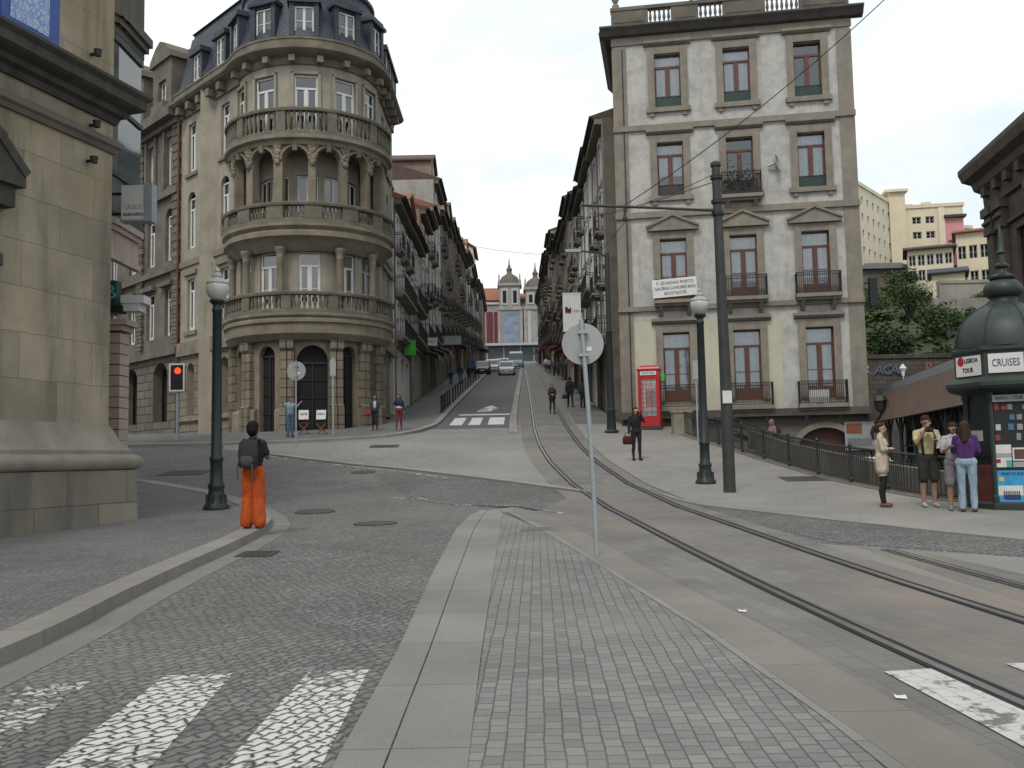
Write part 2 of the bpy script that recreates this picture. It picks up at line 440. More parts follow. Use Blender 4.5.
M['slab'] = mbrick('granite_border_slabs', (.265,.259,.244), (.22,.215,.204), (.105,.102,.094), 1.25, 40., .006, rot=R(90), bump=.25, patch=.25, offset=0.)
M['tan'] = mbrick('worn_tan_kerb_stones', (.235,.22,.19), (.20,.19,.168), (.13,.122,.11), 1.1, 40., .006, rot=R(90), bump=.3, patch=.3, offset=0.)
M['kerb'] = mbrick('granite_kerb_stones', (.30,.285,.25), (.25,.24,.215), (.12,.115,.10), 1.1, 40., .007, rot=R(90), bump=.3, patch=.3, offset=0.)
M['gutter'] = mbasic('worn_gutter_stone', (.205,.195,.17), (.15,.145,.13), 1.5, .85, .3, 40)
M['asphalt'] = mbasic('worn_asphalt', (.10,.104,.112), (.075,.078,.084), .8, .85, .25, 80)
M['tarmac'] = mbasic('pale_tarmac', (.22,.21,.19), (.17,.165,.15), .8, .85, .2, 70)
M['street_bed'] = mbasic('street_tramway_paving', (.165,.16,.15), (.125,.122,.116), .6, .85, .25, 30)
M['white_paint'] = mcell('worn_white_paint_on_cobbles', (.225,.222,.213), (.15,.149,.144), (.07,.068,.063), .115, .09, .11, rot=R(-58), rand=.5, bump=.9, paint=((.50,.50,.485), .79))
M['white_paint_worn'] = mcell('very_worn_white_paint_on_cobbles', (.225,.222,.213), (.15,.149,.144), (.07,.068,.063), .115, .09, .11, rot=R(-58), rand=.5, bump=.9, paint=((.47,.47,.455), .93))
M['white_paint_flat'] = mbrick('white_paint_on_bed_stones', (.2,.19,.17), (.17,.16,.15), (.17,.16,.15), .15, .11, .0025, rot=R(83), distort=.15, bump=.4, paint=((.44,.435,.42), .76))
M['road_paint'] = mbasic('road_marking_paint', (.62,.62,.60), (.42,.42,.41), 6, .7, .1)
M['iron_cover'] = mbasic('cast_iron_cover', (.06,.057,.052), (.04,.04,.038), 8, .6, .5, 60)
M['rail'] = mbasic('tram_rail_steel', (.22,.21,.20), (.15,.145,.14), 4, .38, .1, 50, metal=.7)
M['groove'] = mbasic('rail_groove_dirt', (.018,.017,.016), (.012,.012,.011), 6, .9, .1)
M['earth'] = mbasic('earth', (.07,.065,.055), (.045,.042,.038), .5, .95, .4, 10)
M['iron'] = mbasic('dark_green_cast_iron', (.018,.028,.026), (.012,.018,.017), 6, .5, .15, 60)
M['black'] = mbasic('black_iron', (.014,.015,.016), (.01,.01,.011), 6, .5, .1, 60)
M['galv'] = mbasic('galvanised_steel', (.36,.40,.42), (.29,.32,.34), 5, .5, .1, 60, metal=.3)
M['signback'] = mbasic('grey_sign_back', (.33,.345,.34), (.28,.295,.29), 3, .55, .05, 50)
M['pole'] = mbasic('weathered_steel_pole', (.045,.045,.042), (.028,.03,.03), 4, .6, .2, 40)
M['lampglass'] = mbasic('milky_lamp_glass', (.52,.52,.50), (.45,.45,.43), 4, .25, 0, 40)
M['glass'] = mglass()
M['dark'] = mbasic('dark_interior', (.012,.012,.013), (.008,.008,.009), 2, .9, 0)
M['curtain'] = mbasic('white_net_curtain', (.80,.81,.82), (.66,.67,.69), 5, .9, .1, 30)
M['curtain_beige'] = mbasic('beige_blind', (.42,.36,.27), (.36,.31,.24), 3, .9, .1, 30)
M['white_wood'] = mbasic('white_painted_wood', (.62,.62,.60), (.52,.52,.50), 4, .5, .05, 60)
M['grey_wood'] = mbasic('pale_grey_wood', (.40,.40,.39), (.32,.32,.31), 4, .5, .05, 60)
M['brown_wood'] = mbasic('red_brown_painted_wood', (.12,.042,.026), (.085,.032,.022), 4, .5, .05, 60)
M['green_wood'] = mbasic('dark_green_wood', (.018,.05,.04), (.014,.038,.03), 4, .5, .05, 60)
M['granite'] = mbasic('sooty_granite', (.30,.265,.205), (.19,.172,.138), 1.6, .85, .35, 45, stain=.75)
M['granite_dark'] = mbasic('sooty_dark_granite', (.165,.145,.112), (.085,.077,.064), 1.2, .9, .4, 40, stain=.9)
s_ = NT('weathered_grey_plaster'); v_ = s_.pos()
bl = s_.noise(v_, 1.6, 8, .68); bl2 = s_.noise(v_, 5.5, 6, .7); stk = s_.noise(s_.scalev(v_, (2.4,2.4,.22)), 1.5, 6, .7)
c_ = s_.mix(s_.ramp(bl, .42, .62), (.40,.392,.363), (.30,.296,.277)); c_ = s_.mix(s_.math('MULTIPLY', s_.ramp(bl2, .54, .66), .45), c_, (.25,.245,.23)); c_ = s_.mix(s_.math('MULTIPLY', s_.ramp(stk, .52, .72), .5), c_, (.19,.185,.17))
s_.l(c_, s_.b.inputs['Base Color']); s_.b.inputs['Roughness'].default_value = .9; s_.bump(s_.noise(v_, 14., 4), .3, .01); M['plaster'] = s_.m
M['plaster_cream'] = mbasic('cream_plaster', (.50,.475,.37), (.43,.41,.325), 1., .9, .1, 25, stain=.3, stainc=(.22,.2,.15))
M['stone_trim'] = mbasic('granite_window_trim', (.255,.225,.178), (.175,.158,.13), 2., .85, .3, 45, stain=.55)
M['slate'] = mbrick('mansard_slates', (.055,.066,.092), (.035,.043,.062), (.018,.02,.025), .22, .16, .012, wall=(.9,.43), distort=.02, bump=.5, patch=.3, rough=.55)
M['tiles'] = mbasic('orange_roof_tiles', (.30,.12,.065), (.19,.085,.055), 2.2, .85, .5, 14)
M['tiles_dark'] = mbasic('sooty_roof_tiles', (.11,.07,.055), (.07,.05,.042), 2., .9, .5, 14)
M['red'] = mbasic('red_gloss_paint', (.42,.012,.016), (.32,.01,.014), 3, .35, .05, 40)
M['white'] = mbasic('white_sign_face', (.66,.66,.63), (.57,.57,.55), 3, .5, .03, 40)
M['ink'] = mbasic('black_lettering', (.015,.015,.016), (.012,.012,.013), 4, .6, 0)

# ------------------------------------------------------------------ the ground
def gz_base(x, y):
    z = Z(x,y)-.3
    if x > 9.4 and y < 60:
        t = min(1, (x-9.4)/1.5); z = z*(1-t)+min(z, -.75)*t
    if y > 60 and x > 22:
        z = min(z, 2+(y-60)*.17)
    return z
mb = MB(); xs = [-400,-250,-120,-60,-35,-20,-12,-8,-6.5,-3,0,3,6,8.4,9.4,10.9,14,20,30,45,60,90,140,250,400]
ys = [-60,-20,0,5,10,15,20,25.4,31,36,38.5,42.3,44,47.5,54,60.5,70,80,95,111,140,180,250,330,460]
for y in ys:
    for x in xs: mb.v.append((x,y,gz_base(x,y)))
for j in range(len(ys)-1):
    for i in range(len(xs)-1):
        a = j*len(xs)+i; mb.f.append((a,a+1,a+1+len(xs),a+len(xs))); mb.mi.append(0)
tag(mb.build('ground', M['earth'], fix=False), kind='structure')
far = MB(); far.quad((-3000,460,46),(3000,460,46),(3000,3000,60),(-3000,3000,60))
tag(far.build('far_terrain', M['earth'], fix=False), kind='structure')

plaza_front = [(-9.12,34.96),(-6.3,32.4),(-3.6,30.2),(-1.2,27.7),(.7,25.56),(1.87,23.51)]
sheet('cobbled_road', [(-30,-6),(9.2,-6),(8.9,17),(8.75,22),(6,24),(3.6,23.6),(1.0,26.5),(.9,44),(-6,44),(-6,39),(-30,39)], 0., M['cobble'])
# crossing band behind the median: stones laid across
sheet('cobbled_crossing', [(-2.6,23.6),(-1.7,21.7),(.1,20.9),(.95,19.3),(1.75,18.2),(1.95,20),(1.6,23.2),(.7,25.4),(-1.2,27.5),(-3.6,30.0),(-4.2,28.4),(-3.2,25.6)], .004, M['cobble_far'])
sheet('cobbled_side_road', [(4.0,17.0),(4.44,13.5),(6.2,11.8),(9.0,9.2),(10,9.5),(7.09,13.38),(4.75,18.51),(3.75,20.9),(3.6,19.4)], .004, M['cobble_far'])
# median between the cobbled road and the tram track
sheet('median_setts', [(-.25,-4),(2.2,-4),(1.84,3.6),(1.73,4.62),(1.70,5.38),(1.49,7.84),(.95,12.19),(.35,16.5),(-.15,19.5),(-.25,19.2),(-.26,12.4)], .004, M['sett'])
slab_o = [(-.92,-4),(-.91,4.77),(-.90,7.32),(-.97,10.81),(-1.0,16.2),(-.89,19.0),(-.70,20.1)]
slab_i = [(-.25,-4),(-.25,4.73),(-.265,6.95),(-.26,12.37),(-.24,18.9),(-.28,19.9)]
sl_mid = [(-.66,-4),(-.655,4.75),(-.655,7.2),(-.68,10.8),(-.69,16.2),(-.62,19.0),(-.52,20.05)]
sheet('median_border_slabs', slab_o[:]+[(-.53,20.05)]+[(x-.008,y) for x,y in sl_mid[::-1][1:]], .012, M['slab'], side=.02)
sheet('median_border_slabs', [(x+.004,y) for x,y in sl_mid]+slab_i[::-1], .012, M['slab'], side=.02)
tan_o = [(2.45,-4),(2.32,4.63),(2.21,5.64),(2.01,8.0),(1.51,11.67),(.84,17.66),(.45,19.6),(.0,20.5)]
tan_i = [(2.03,-4),(1.93,3.6),(1.82,4.62),(1.76,5.38),(1.56,7.84),(1.05,12.0),(.48,16.6),(.06,19.1),(-.25,19.95)]
sheet('median_edge_stones', [(-.25,19.95),(-.25,19.5),(-.12,19.45),(.35,16.5),(.95,12.19),(1.49,7.84),(1.70,5.38),(1.73,4.62),(1.84,3.6),(1.95,-4),(2.03,-4)]+tan_i[1:], .008, M['slab'])
sheet('median_tan_kerb', tan_o+[(-.52,20.1)]+tan_i[::-1], .010, M['tan'], side=.02)
# tram track
cl = [(4.9,-6),(4.12,1.5),(3.66,5.5),(3.39,8.6),(3.10,13.0),(2.74,19.7),(2.22,27),(1.93,31.5),(1.76,36),(1.72,41.6),(1.82,50),(1.98,66),(2.2,90),(2.45,120),(3.2,200),(4.3,335)]
CL = catmull(cl, .8)
Lb, Rb = ribbon([p for p in CL if p.y < 44.5], -1.35, 1.15)
lb2 = [(2.44,-4.5)]+tan_o[1:-1]+[(.62,20.4)]+[p for p in Lb if p[1] > 21.5]
sheet('tramway_bed', lb2+[p for p in Rb[::-1] if p[1] > -4], .006, M['bed'])
sheet('pale_tarmac_wedge', [(4.1,13.5),(6.2,11.6),(9.0,9.05),(12,5),(12,-4),(4.6,-4),(4.5,4),(4.3,8.9),(4.2,11)], .003, M['tarmac'])
sheet('side_tramway_bed', [(4.62,13),(5.3,11.9),(5.6,9.5),(5.9,4),(6.2,-4),(5.0,-4),(4.7,6),(4.6,10)], .0045, M['bed'])
# plaza above the crossing
gap = [p for p in CL if 24.4 < p.y < 44.6]; Lg, _ = ribbon(gap, -1.36, 0)
sheet('plaza', plaza_front[:-1]+[(1.0,25.0)]+Lg+[(-3.5,44.6),(-3.9,41.5),(-5.4,39.4),(-8.5,38.0),(-11.5,37.7),(-11.0,36.2)], .010, M['plaza'])
km = MB()
strip_mesh(km, catmull([(x,y,0) for x,y in plaza_front], .5), -.12, .12, 0, .018)
tag(km.build('plaza_kerb_line', M['kerb'], fix=True), kind='structure')
km = MB(); strip_mesh(km, catmull([(x,y,0) for x,y in plaza_front], .5), .121, .30, 0, .010); tag(km.build('plaza_kerb_shade', M['iron_cover'], fix=True), kind='structure')  # shade of the kerb step, painted as a dark strip in the iron colour
# pavement on the right
_, Rp = ribbon([p for p in CL if 18.9 < p.y < 52], -1, 1.16)
sheet('right_pavement', Rp+[(5.0,52.5),(5.0,43.0),(7.2,42.0),(7.0,37.9),(7.77,32.67),(8.32,27.72),(8.72,23.42),(8.85,21.5),(9.3,19.4),(10.6,18.6),(13,18.0),(16,11),(13,7),(10,9.55),(7.09,13.43),(4.75,18.55),(3.85,20.8)], .014, M['pave_right'])
pk = MB(); strip_mesh(pk, catmull([(13,7,0),(10,9.5,0),(7.09,13.38,0),(4.75,18.51,0),(3.85,20.75,0),(3.55,22.6,0)], .5), -.1, .02, 0, .025)
tag(pk.build('right_pavement_edge', M['kerb']), kind='structure')
# left pavement with its kerb
kerb = [(-3.62,-6),(-3.7,2),(-3.74,6),(-3.78,8),(-3.92,9.6),(-4.02,11.6),(-4.07,13.6),(-4.15,15.2),(-4.3,16.6),(-4.6,18.1),(-5.2,19.9),(-5.95,21.5),(-6.9,23.2),(-8.3,25.2),(-9.7,26.6),(-11.2,27.9),(-14,29.6),(-22,33)]
KC = catmull([(x,y,0) for x,y in kerb], .35)
kb = MB(); strip_mesh(kb, KC, -.34, 0, -.25, .13); tag(kb.build('left_kerb', M['kerb'], fix=True), kind='structure')
gt = MB(); strip_mesh(gt, KC, .0, .34, -.1, .006); tag(gt.build('left_gutter', M['gutter'], fix=True), kind='structure')
Lk, _ = ribbon(KC[::2], -.33, 0)
sheet('left_pavement', [(-20,-6)]+Lk+[(-22,30)], .12, M['pave_left'])
# pavement round the rounded building and up the left of the street
kb2 = [(-30,37.9),(-20,37.7),(-14.4,37.6),(-11.5,37.65),(-8.5,38.0),(-6.6,38.7),(-5.3,39.5),(-4.3,41.2),(-3.75,43.6),(-3.55,46),(-3.5,56),(-3.3,70),(-2.65,110),(-1.7,170),(.4,330)]
KC2 = catmull([(x,y,0) for x,y in kb2], .8)
kk = MB(); strip_mesh(kk, KC2, -.3, 0, -.25, .12); tag(kk.build('street_kerb', M['kerb'], fix=True), kind='structure')
Lk2, _ = ribbon(KC2, -.29, 0)
sheet('street_pavement_left', Lk2+[(-6.3,330),(-6.3,52),(-6.3,46),(-13.5,46.5),(-22,56),(-40,56),(-40,37.9)], .11, M['pave_left'])
# asphalt carriageway, kerb between it and the tramway, tramway paving, pavement on the right
sheet('street_carriageway', [(-3.7,43.2),(-.1,43.2)]+[(-.12,48),(.1,63),(.9,110),(1.9,180),(3.4,330)]+[(.4,330),(-1.7,170),(-2.65,110),(-3.3,70),(-3.5,56),(-3.56,46)], .020, M['asphalt'])
ks = MB(); strip_mesh(ks, catmull([(-.02,40,0),(-.04,44,0),(.02,50,0),(.22,63,0),(1.02,110,0),(2.0,180,0),(3.5,330,0)], 1.), -.12, .22, 0, .11)
tag(ks.build('tramway_kerb', M['kerb']), kind='structure')
sheet('street_tramway', [(.1,44.4),(2.95,44.4),(3.3,66),(3.6,90),(4.1,120),(5,200),(6,330),(3.5,330),(2.1,180),(1.15,110),(.35,63)], .012, M['street_bed'])
sheet('street_pavement_right', [(2.95,44.4),(5.0,44.4),(5.0,140),(8,330),(6.2,330),(5,200),(4.1,120),(3.6,90),(3.3,66)], .016, M['pave_left'])
# markings
def mark(name, poly, mat, off=.03): sheet(name, poly, off, mat)
mark('zebra_stripe', [(-1.44,6.7),(-1.03,6.72),(-.97,4.77),(-.95,3.6),(-1.5,3.6),(-1.46,4.8)], M['white_paint'], .0035)
mark('zebra_stripe', [(-2.42,6.66),(-1.96,6.68),(-1.82,4.82),(-1.76,3.6),(-2.38,3.6),(-2.35,4.85)], M['white_paint'], .0035)
mark('zebra_stripe', [(-3.35,6.4),(-2.88,6.54),(-2.72,4.9),(-2.66,3.6),(-3.28,3.6)], M['white_paint_worn'], .0035)
mark('zebra_stripe', [(2.40,6.36),(2.78,6.42),(2.90,5.5),(3.06,4.2),(2.54,4.2),(2.47,5.4)], M['white_paint_flat'], .014)
mark('zebra_stripe', [(3.27,6.5),(3.77,6.55),(4.0,4.6),(3.5,4.5)], M['white_paint_flat'], .014)
lm = MB(); strip_mesh(lm, catmull([(-2.6,23.5,0),(-1.75,21.75,0),(-.9,21.1,0),(.1,20.75,0),(.6,19.8,0),(.95,19.0,0)], .4), -.07, .07, 0, .012)
tag(lm.build('lane_edge_marking', M['white_paint_worn']), kind='structure')
lm = MB(); strip_mesh(lm, catmull([(-2.9,23.0,0),(-2.0,22.2,0),(-1.3,21.2,0)], .4), -.05, .05, 0, .013)
tag(lm.build('lane_edge_marking', M['white_paint_worn']), kind='structure')
for a, b in ((-3.02,-2.42),(-2.12,-1.56),(-1.2,-.42)):
    mark('crossing_stripe', [(a,45.0),(b,45.0),(b+.02,49.6),(a+.02,49.6)], M['road_paint'], .026)
mark('stop_line', [(-2.9,51.3),(-.15,51.3),(-.15,52.1),(-2.9,52.1)], M['road_paint'], .026)
mark('turn_arrow', [(-2.0,54.0),(-1.2,54.2),(-1.2,56.4),(-.85,56.4),(-1.32,58.6),(-1.75,56.4),(-1.42,56.4),(-1.42,54.9),(-2.0,54.6)], M['road_paint'], .026)
lm = MB(); strip_mesh(lm, catmull([(-9.6,34.8,0),(-6.6,32.0,0),(-3.9,29.6,0),(-1.9,27.4,0)], .5), -.06, .06, 0, .012)
tag(lm.build('lane_edge_marking', M['white_paint_worn']), kind='structure')

# rails
def rails(name, off, y0, y1, label, pts=None):
    m_ = MB(); pts_ = pts or [p for p in CL if y0 < p.y < y1]
    strip_mesh(m_, pts_, off-.035, off+.035, 0, .020, 0); strip_mesh(m_, pts_, off+.035, off+.085, 0, .0165, 1); strip_mesh(m_, pts_, off+.085, off+.11, 0, .020, 0)
    strip_mesh(m_, pts_, off-.075, off-.035, 0, .0160, 1)
    tag(m_.build(name, [M['rail'], M['groove']]), label, 'tram rail', 'rails of the tram track')
rails('tram_rail', -.76, -5, 334, 'steel tram rail nearer the sett-paved median, running the whole way uphill')
rails('tram_rail', .70, -5, 334, 'steel tram rail nearer the railing, running the whole way uphill')
rails('tram_rail', 0, 0, 0, 'short steel tram rail crossing the pale tarmac wedge', catmull([(4.9,12.6,0),(4.98,11,0),(5.12,8.5,0),(5.3,4,0),(5.5,-3,0)], .6))

# covers
def cover(x, y, w, d, label, rnd_=False, mat='iron_cover', rz=0., up=.0):
    m_ = MB(); z = Z(x,y)
    sl_ = (Z(x,y+.3)-Z(x,y-.3))/.6
    if rnd_: m_.lathe([(0,.012),(w*.42,.012),(w*.43,.008),(w*.46,.008),(w*.47,.014),(w*.5,.014),(w*.5,-.02)], 24)
    else:
        m_.box(-w/2,w/2,-d/2,d/2,-.02,.010)
        for s_ in (-1,1):
            m_.box(-w/2-.03,w/2+.03,s_*(d/2+.008),s_*(d/2+.04),-.02,.014); m_.box(s_*(w/2+.008),s_*(w/2+.04),-d/2-.008,d/2+.008,-.02,.014)
        for k in range(6): m_.box(-w*.42,w*.42,-d*.4+k*d*.8/5-.012,-d*.4+k*d*.8/5+.012,.010,.015)
    m_.v = [(a,b,c+sl_*b) for a,b,c in m_.v]
    return tag(m_.build('manhole_cover', M[mat], loc=(x,y,z+up+.004), rz=rz), label, 'manhole cover')
cover(-10.3,29.9,1.3,1.1,'wide iron cover in the road behind the green lamp post')
cover(-4.25,20.4,.85,.85,'round iron cover in the cobbles beside the woman in orange trousers', True)
cover(-2.56,17.6,.8,.8,'round iron cover in the middle of the curving cobbled road', True)
cover(-4.6,29.2,.75,.75,'round iron cover close below the plaza kerb line', True)
cover(-3.6,13.4,.42,.5,'small iron gutter grate below the orange-clad woman')
cover(.42,16.0,.55,.4,'small rectangular frame set flush in the median setts', mat='gutter', up=.004)
cover(8.0,25.6,1.5,.9,'dark rectangular cover in the pale pavement near the railing', up=.014)
cover(-4.9,36.2,1.0,.7,'flat dark cover in the plaza setts below the two women', up=.010)

for px_, (x, y) in enumerate(((2.0,8.55),(2.26,5.75),(-4.9,31.0))):
    m_ = MB(); z = Z(x,y)+.012
    m_.add([(-.035,-.02,.004),(.03,-.03,.0),(.04,.02,.012),(.0,.035,.004),(-.03,.025,.016)], [(0,1,2,3,4)])
    tag(m_.build('paper_scrap', M['white'], loc=(x,y,z)), ('white paper scrap on the tan kerb, higher up the track','white paper scrap on the tan kerb close to the white crossing bar','white paper scrap lying on the plaza setts')[px_], 'litter')
M['soot_stone'] = mbasic('soot_black_cornice', (.105,.095,.08), (.055,.05,.044), 1.6, .92, .4, 30, stain=.5)

# ------------------------------------------------------------------ windows, balconies
_wc = {}
def win_mesh(w, h, fm, style):
    key = ('f', round(w,2), round(h,2), fm, style)
    if key in _wc: return _wc[key]
    b = MB(); t = .075; hw = w/2
    b.box(-hw,-hw+t,0,.07,0,h); b.box(hw-t,hw,0,.07,0,h); b.box(-hw+t,hw-t,0,.07,h-t,h); b.box(-hw+t,hw-t,0,.07,0,t*1.3)
    if style in ('french','trans'):
        zt = h*.77; b.box(-hw+t,hw-t,-.01,.075,zt-.05,zt+.05)
        b.box(-.055,.055,-.008,.072,t*1.3,zt-.05)
        for s_ in (-1,1):
            x0, x1 = (-hw+t,-.055) if s_ < 0 else (.055,hw-t)
            b.box(x0,x0+.05,.012,.06,t*1.3,zt-.05); b.box(x1-.05,x1,.012,.06,t*1.3,zt-.05)
            b.box(x0+.05,x1-.05,.014,.058,t*1.3,t*1.3+(.45 if style=='french' else .09))
            if style == 'french': b.box(x0+.05,x1-.05,.02,.05,zt*.52,zt*.52+.035)
    elif style == 'pair':
        b.box(-.06,.06,-.008,.072,t*1.3,h-t)
        for s_ in (-1,1):
            x0, x1 = (-hw+t,-.06) if s_ < 0 else (.06,hw-t)
            b.box(x0,x1,.02,.05,h*.5,h*.5+.035)
    elif style == 'sash':
        b.box(-hw+t,hw-t,-.008,.072,h*.5-.04,h*.5+.04); b.box(-.02,.02,.02,.05,t*1.3,h-t)
    _wc[key] = b.mesh('window', M[fm]); return _wc[key]
def plane_mesh(nm, w, h, mat, y=0., wavy=False):
    key = (nm, round(w,2), round(h,2), mat, wavy)
    if key in _wc: return _wc[key]
    b = MB()
    if wavy:
        n = 24
        for i in range(n):
            xa, xb = -w/2+w*i/n, -w/2+w*(i+1)/n
            ya, yb = .02*math.sin(i*1.9)+.01*math.sin(i*.7), .02*math.sin((i+1)*1.9)+.01*math.sin((i+1)*.7)
            b.quad((xa,ya,0),(xb,yb,0),(xb,yb,h),(xa,ya,h))
    else: b.quad((-w/2,0,0),(w/2,0,0),(w/2,0,h),(-w/2,0,h))
    _wc[key] = b.mesh(nm, M[mat], fix=False); return _wc[key]
def window(parent, u, z, w, h, fm='white_wood', style='french', d=.18, curtain=None, ang=0., pos=None, kids=True, chh=1., pane='glass'):
    o = link('window', win_mesh(w,h,fm,style), parent)
    p = pos if pos else (u, d, z)
    o.matrix_local = Matrix.Translation(p) @ Matrix.Rotation(ang, 4, 'Z')
    if kids:
        link('pane', plane_mesh('pane', w-.1, h-.1, pane), o, (0,.045,.05))
        if curtain:
            link('curtain', plane_mesh('curtain', w-.12, (h-.12)*chh, curtain, wavy=True), o, (0,.10,.06+(h-.12)*(1-chh)))
    return o
def iron_balcony(w, dpt, h=.95, slab=.16, key='', brackets=True, n=None):
    k = ('bal', round(w,2), dpt, h, key)
    if k in _wc: return _wc[k]
    b = MB(); n = n or int(w/.085)
    b.box(-w/2-.04,w/2+.04,-dpt-.04,.0,-slab,0,1)
    b.box(-w/2,w/2,-dpt+.12,.0,-slab-.1,-slab-.002,1)
    def run(a, c, m_):
        a, c = Vector(a), Vector(c)
        for i in range(m_+1):
            p = a.lerp(c, i/m_); b.box(p.x-.011,p.x+.011,p.y-.011,p.y+.011,.05,h)
        for zz_ in (.05,h*.86,h): b.bar(a+Vector((0,0,zz_)), c+Vector((0,0,zz_)), .045, .028)
        for i in range(m_):
            p = a.lerp(c, (i+.5)/m_); q = (c-a).normalized()*.035
            b.bar(p-q+Vector((0,0,h*.88)), p+q+Vector((0,0,h*.98)), .012)
            b.bar(p-q+Vector((0,0,.12)), p+q+Vector((0,0,.30)), .012); b.bar(p+q+Vector((0,0,.12)), p-q+Vector((0,0,.30)), .012)
    run((-w/2,-dpt,0),(w/2,-dpt,0), n); m2 = max(2,int(dpt/.12)); run((-w/2,-dpt,0),(-w/2,0,0), m2); run((w/2,-dpt,0),(w/2,0,0), m2)
    if brackets:
        for x in (-w*.36, w*.36): b.profx([(0,-slab-.1),(-dpt*.75,-slab-.1),(-dpt*.5,-slab-.24),(0,-slab-.55)], x-.09, x+.09, 1)
    _wc[k] = b.mesh('balcony', [M['black'], M['stone_trim']]); return _wc[k]

# ------------------------------------------------------------------ tall plastered building on the right
AE = R(9.3); EL = 10.63; ORG = Vector((4.98,43.0,0))
E_ = thing('corner_townhouse', 'tall grey plastered corner building behind the red telephone box', 'building', ORG, -AE)
UC = (2.5,5.6,8.72)
HW = .65
ops = []
rows = [(4.05,7.2),(8.62,11.5),(13.5,16.0),(17.65,20.2)]
for u in UC:
    for (a,b_) in rows: ops.append(dict(u0=u-HW,u1=u+HW,z0=a,z1=b_,d=.32))
ops.append(dict(u0=7.6,u1=10.0,z0=-.6,z1=2.75,arch=True,rise=.98,d=.5))
ops.append(dict(u0=4.0,u1=5.9,z0=-.6,z1=2.55,arch=True,rise=.85,d=.5))
mb = MB()
wall(mb, 0, EL, -1.5, 3.6, [o for o in ops if o['z1'] < 3.6], m=3)
wall(mb, 0, 7.1, 3.6, 7.75, [o for o in ops if 3.6 < o['z1'] < 7.75 and o['u0'] < 7], m=2); wall(mb, 7.1, EL, 3.6, 7.75, [o for o in ops if 3.6 < o['z1'] < 7.75 and o['u0'] > 7], m=0)
wall(mb, 0, EL, 7.75, 21.0, [o for o in ops if o['z1'] > 7.75], m=0)
# street side, back and far side
SD = 6.6
def side(u0, u1, ops_, z0, z1, m_): wall(mb, u0, u1, z0, z1, ops_, mapf=lambda u,d,z: (d+.0,-u+.0,z), m=m_)
so_ = [dict(u0=-a-.5,u1=-a+.5,z0=z0,z1=z1,d=.3) for a in (1.6,3.3,5.0) for (z0,z1) in rows[1:]]
side(-SD, 0, so_, 3.4, 21.0, 4); side(-SD, 0, [dict(u0=-a-.55,u1=-a+.55,z0=2.9,z1=6.6,arch=True,d=.4) for a in (1.6,3.3,5.0)], -1.5, 0, 4)
mb.quad((0,0,0),(0,SD,0),(0,SD,3.4),(0,0,3.4),4)
mb.quad((EL,0,-1.5),(EL,SD,-1.5),(EL,SD,21),(EL,0,21),0); mb.quad((0,SD,-1.5),(EL,SD,-1.5),(EL,SD,21),(0,SD,21),0); mb.quad((0,0,20.98),(EL,0,20.98),(EL,SD,20.98),(0,SD,20.98),0)
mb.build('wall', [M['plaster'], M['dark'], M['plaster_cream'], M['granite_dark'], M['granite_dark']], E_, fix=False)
# quoins, string courses, cornice, parapet
q = MB()
for x0, x1 in ((-.03,.62),(EL-.62,EL+.03)): q.box(x0,x1,-.05,.0-.002,3.62,20.6)
q.box(.42,.47,-.09,-.052,3.7,20.5,1)
for z0, z1, pr in ((8.2,8.42,.12),(12.5,12.78,.10),(16.6,16.85,.08)): q.box(-.06,EL+.06,-pr-.05,-.003,z0,z1)
q.box(-.05,EL+.05,-.09,-.003,20.72,21.08)
q.build('stone_courses', [M['stone_trim'], M['black']], E_)
q = MB(); q.profx([(0,21.08),(-.3,21.13),(-.45,21.3),(-.6,21.42),(-.6,21.5),(0,21.6)], -.55, EL+.55)
q.profy([(0,21.08),(-.35,21.13),(-.5,21.3),(-.62,21.42),(-.62,21.5),(0,21.6)], 0, SD+.2)
q.build('cornice', M['soot_stone'], E_); q = MB(); q.box(-.1,EL+.1,-.42,-.004,3.30,3.62); q.build('ledge', M['soot_stone'], E_)
pr = MB(); H0, H1 = 21.62, 22.62
pr.box(-.05,EL+.05,.0,.35,H1-.16,H1); pr.box(-.02,EL+.02,.03,.32,H0,H0+.14)
segs = [(-.02,1.7,0),(1.7,2.75,1),(2.75,4.0,0),(4.0,5.1,1),(5.1,7.0,0),(7.0,8.5,1),(8.5,EL+.02,0)]
for a, b_, bal in segs:
    if bal:
        n = int((b_-a)/.2)
        for i in range(n):
            x = a+(i+.5)*(b_-a)/n
            pr.lathe([(.06,H0+.14),(.06,H0+.2),(.035,H0+.25),(.075,H0+.42),(.04,H0+.66),(.06,H0+.78),(.06,H1-.16)], 8, c=(x,.17))
    else: pr.box(a,b_,.04,.3,H0+.14,H1-.162); pr.box(a+.15,b_-.15,.015,.038,H0+.26,H1-.28)
pr.box(-.02,.3,.35,SD,H0,H1-.1)
pr.build('parapet', M['granite_dark'], E_)
for x in (.2, 3.7):
    f = MB(); k = 1. if x < 1 else .6
    f.lathe([(0,H1),(.16*k,H1),(.16*k,H1+.18*k),(.08*k,H1+.24*k),(.2*k,H1+.5*k),(.17*k,H1+.62*k),(.06*k,H1+.72*k),(.05*k,H1+.9*k),(0,H1+.95*k)], 12, c=(x,.18))
    f.build('finial', M['stone_trim'], E_, smooth=True)
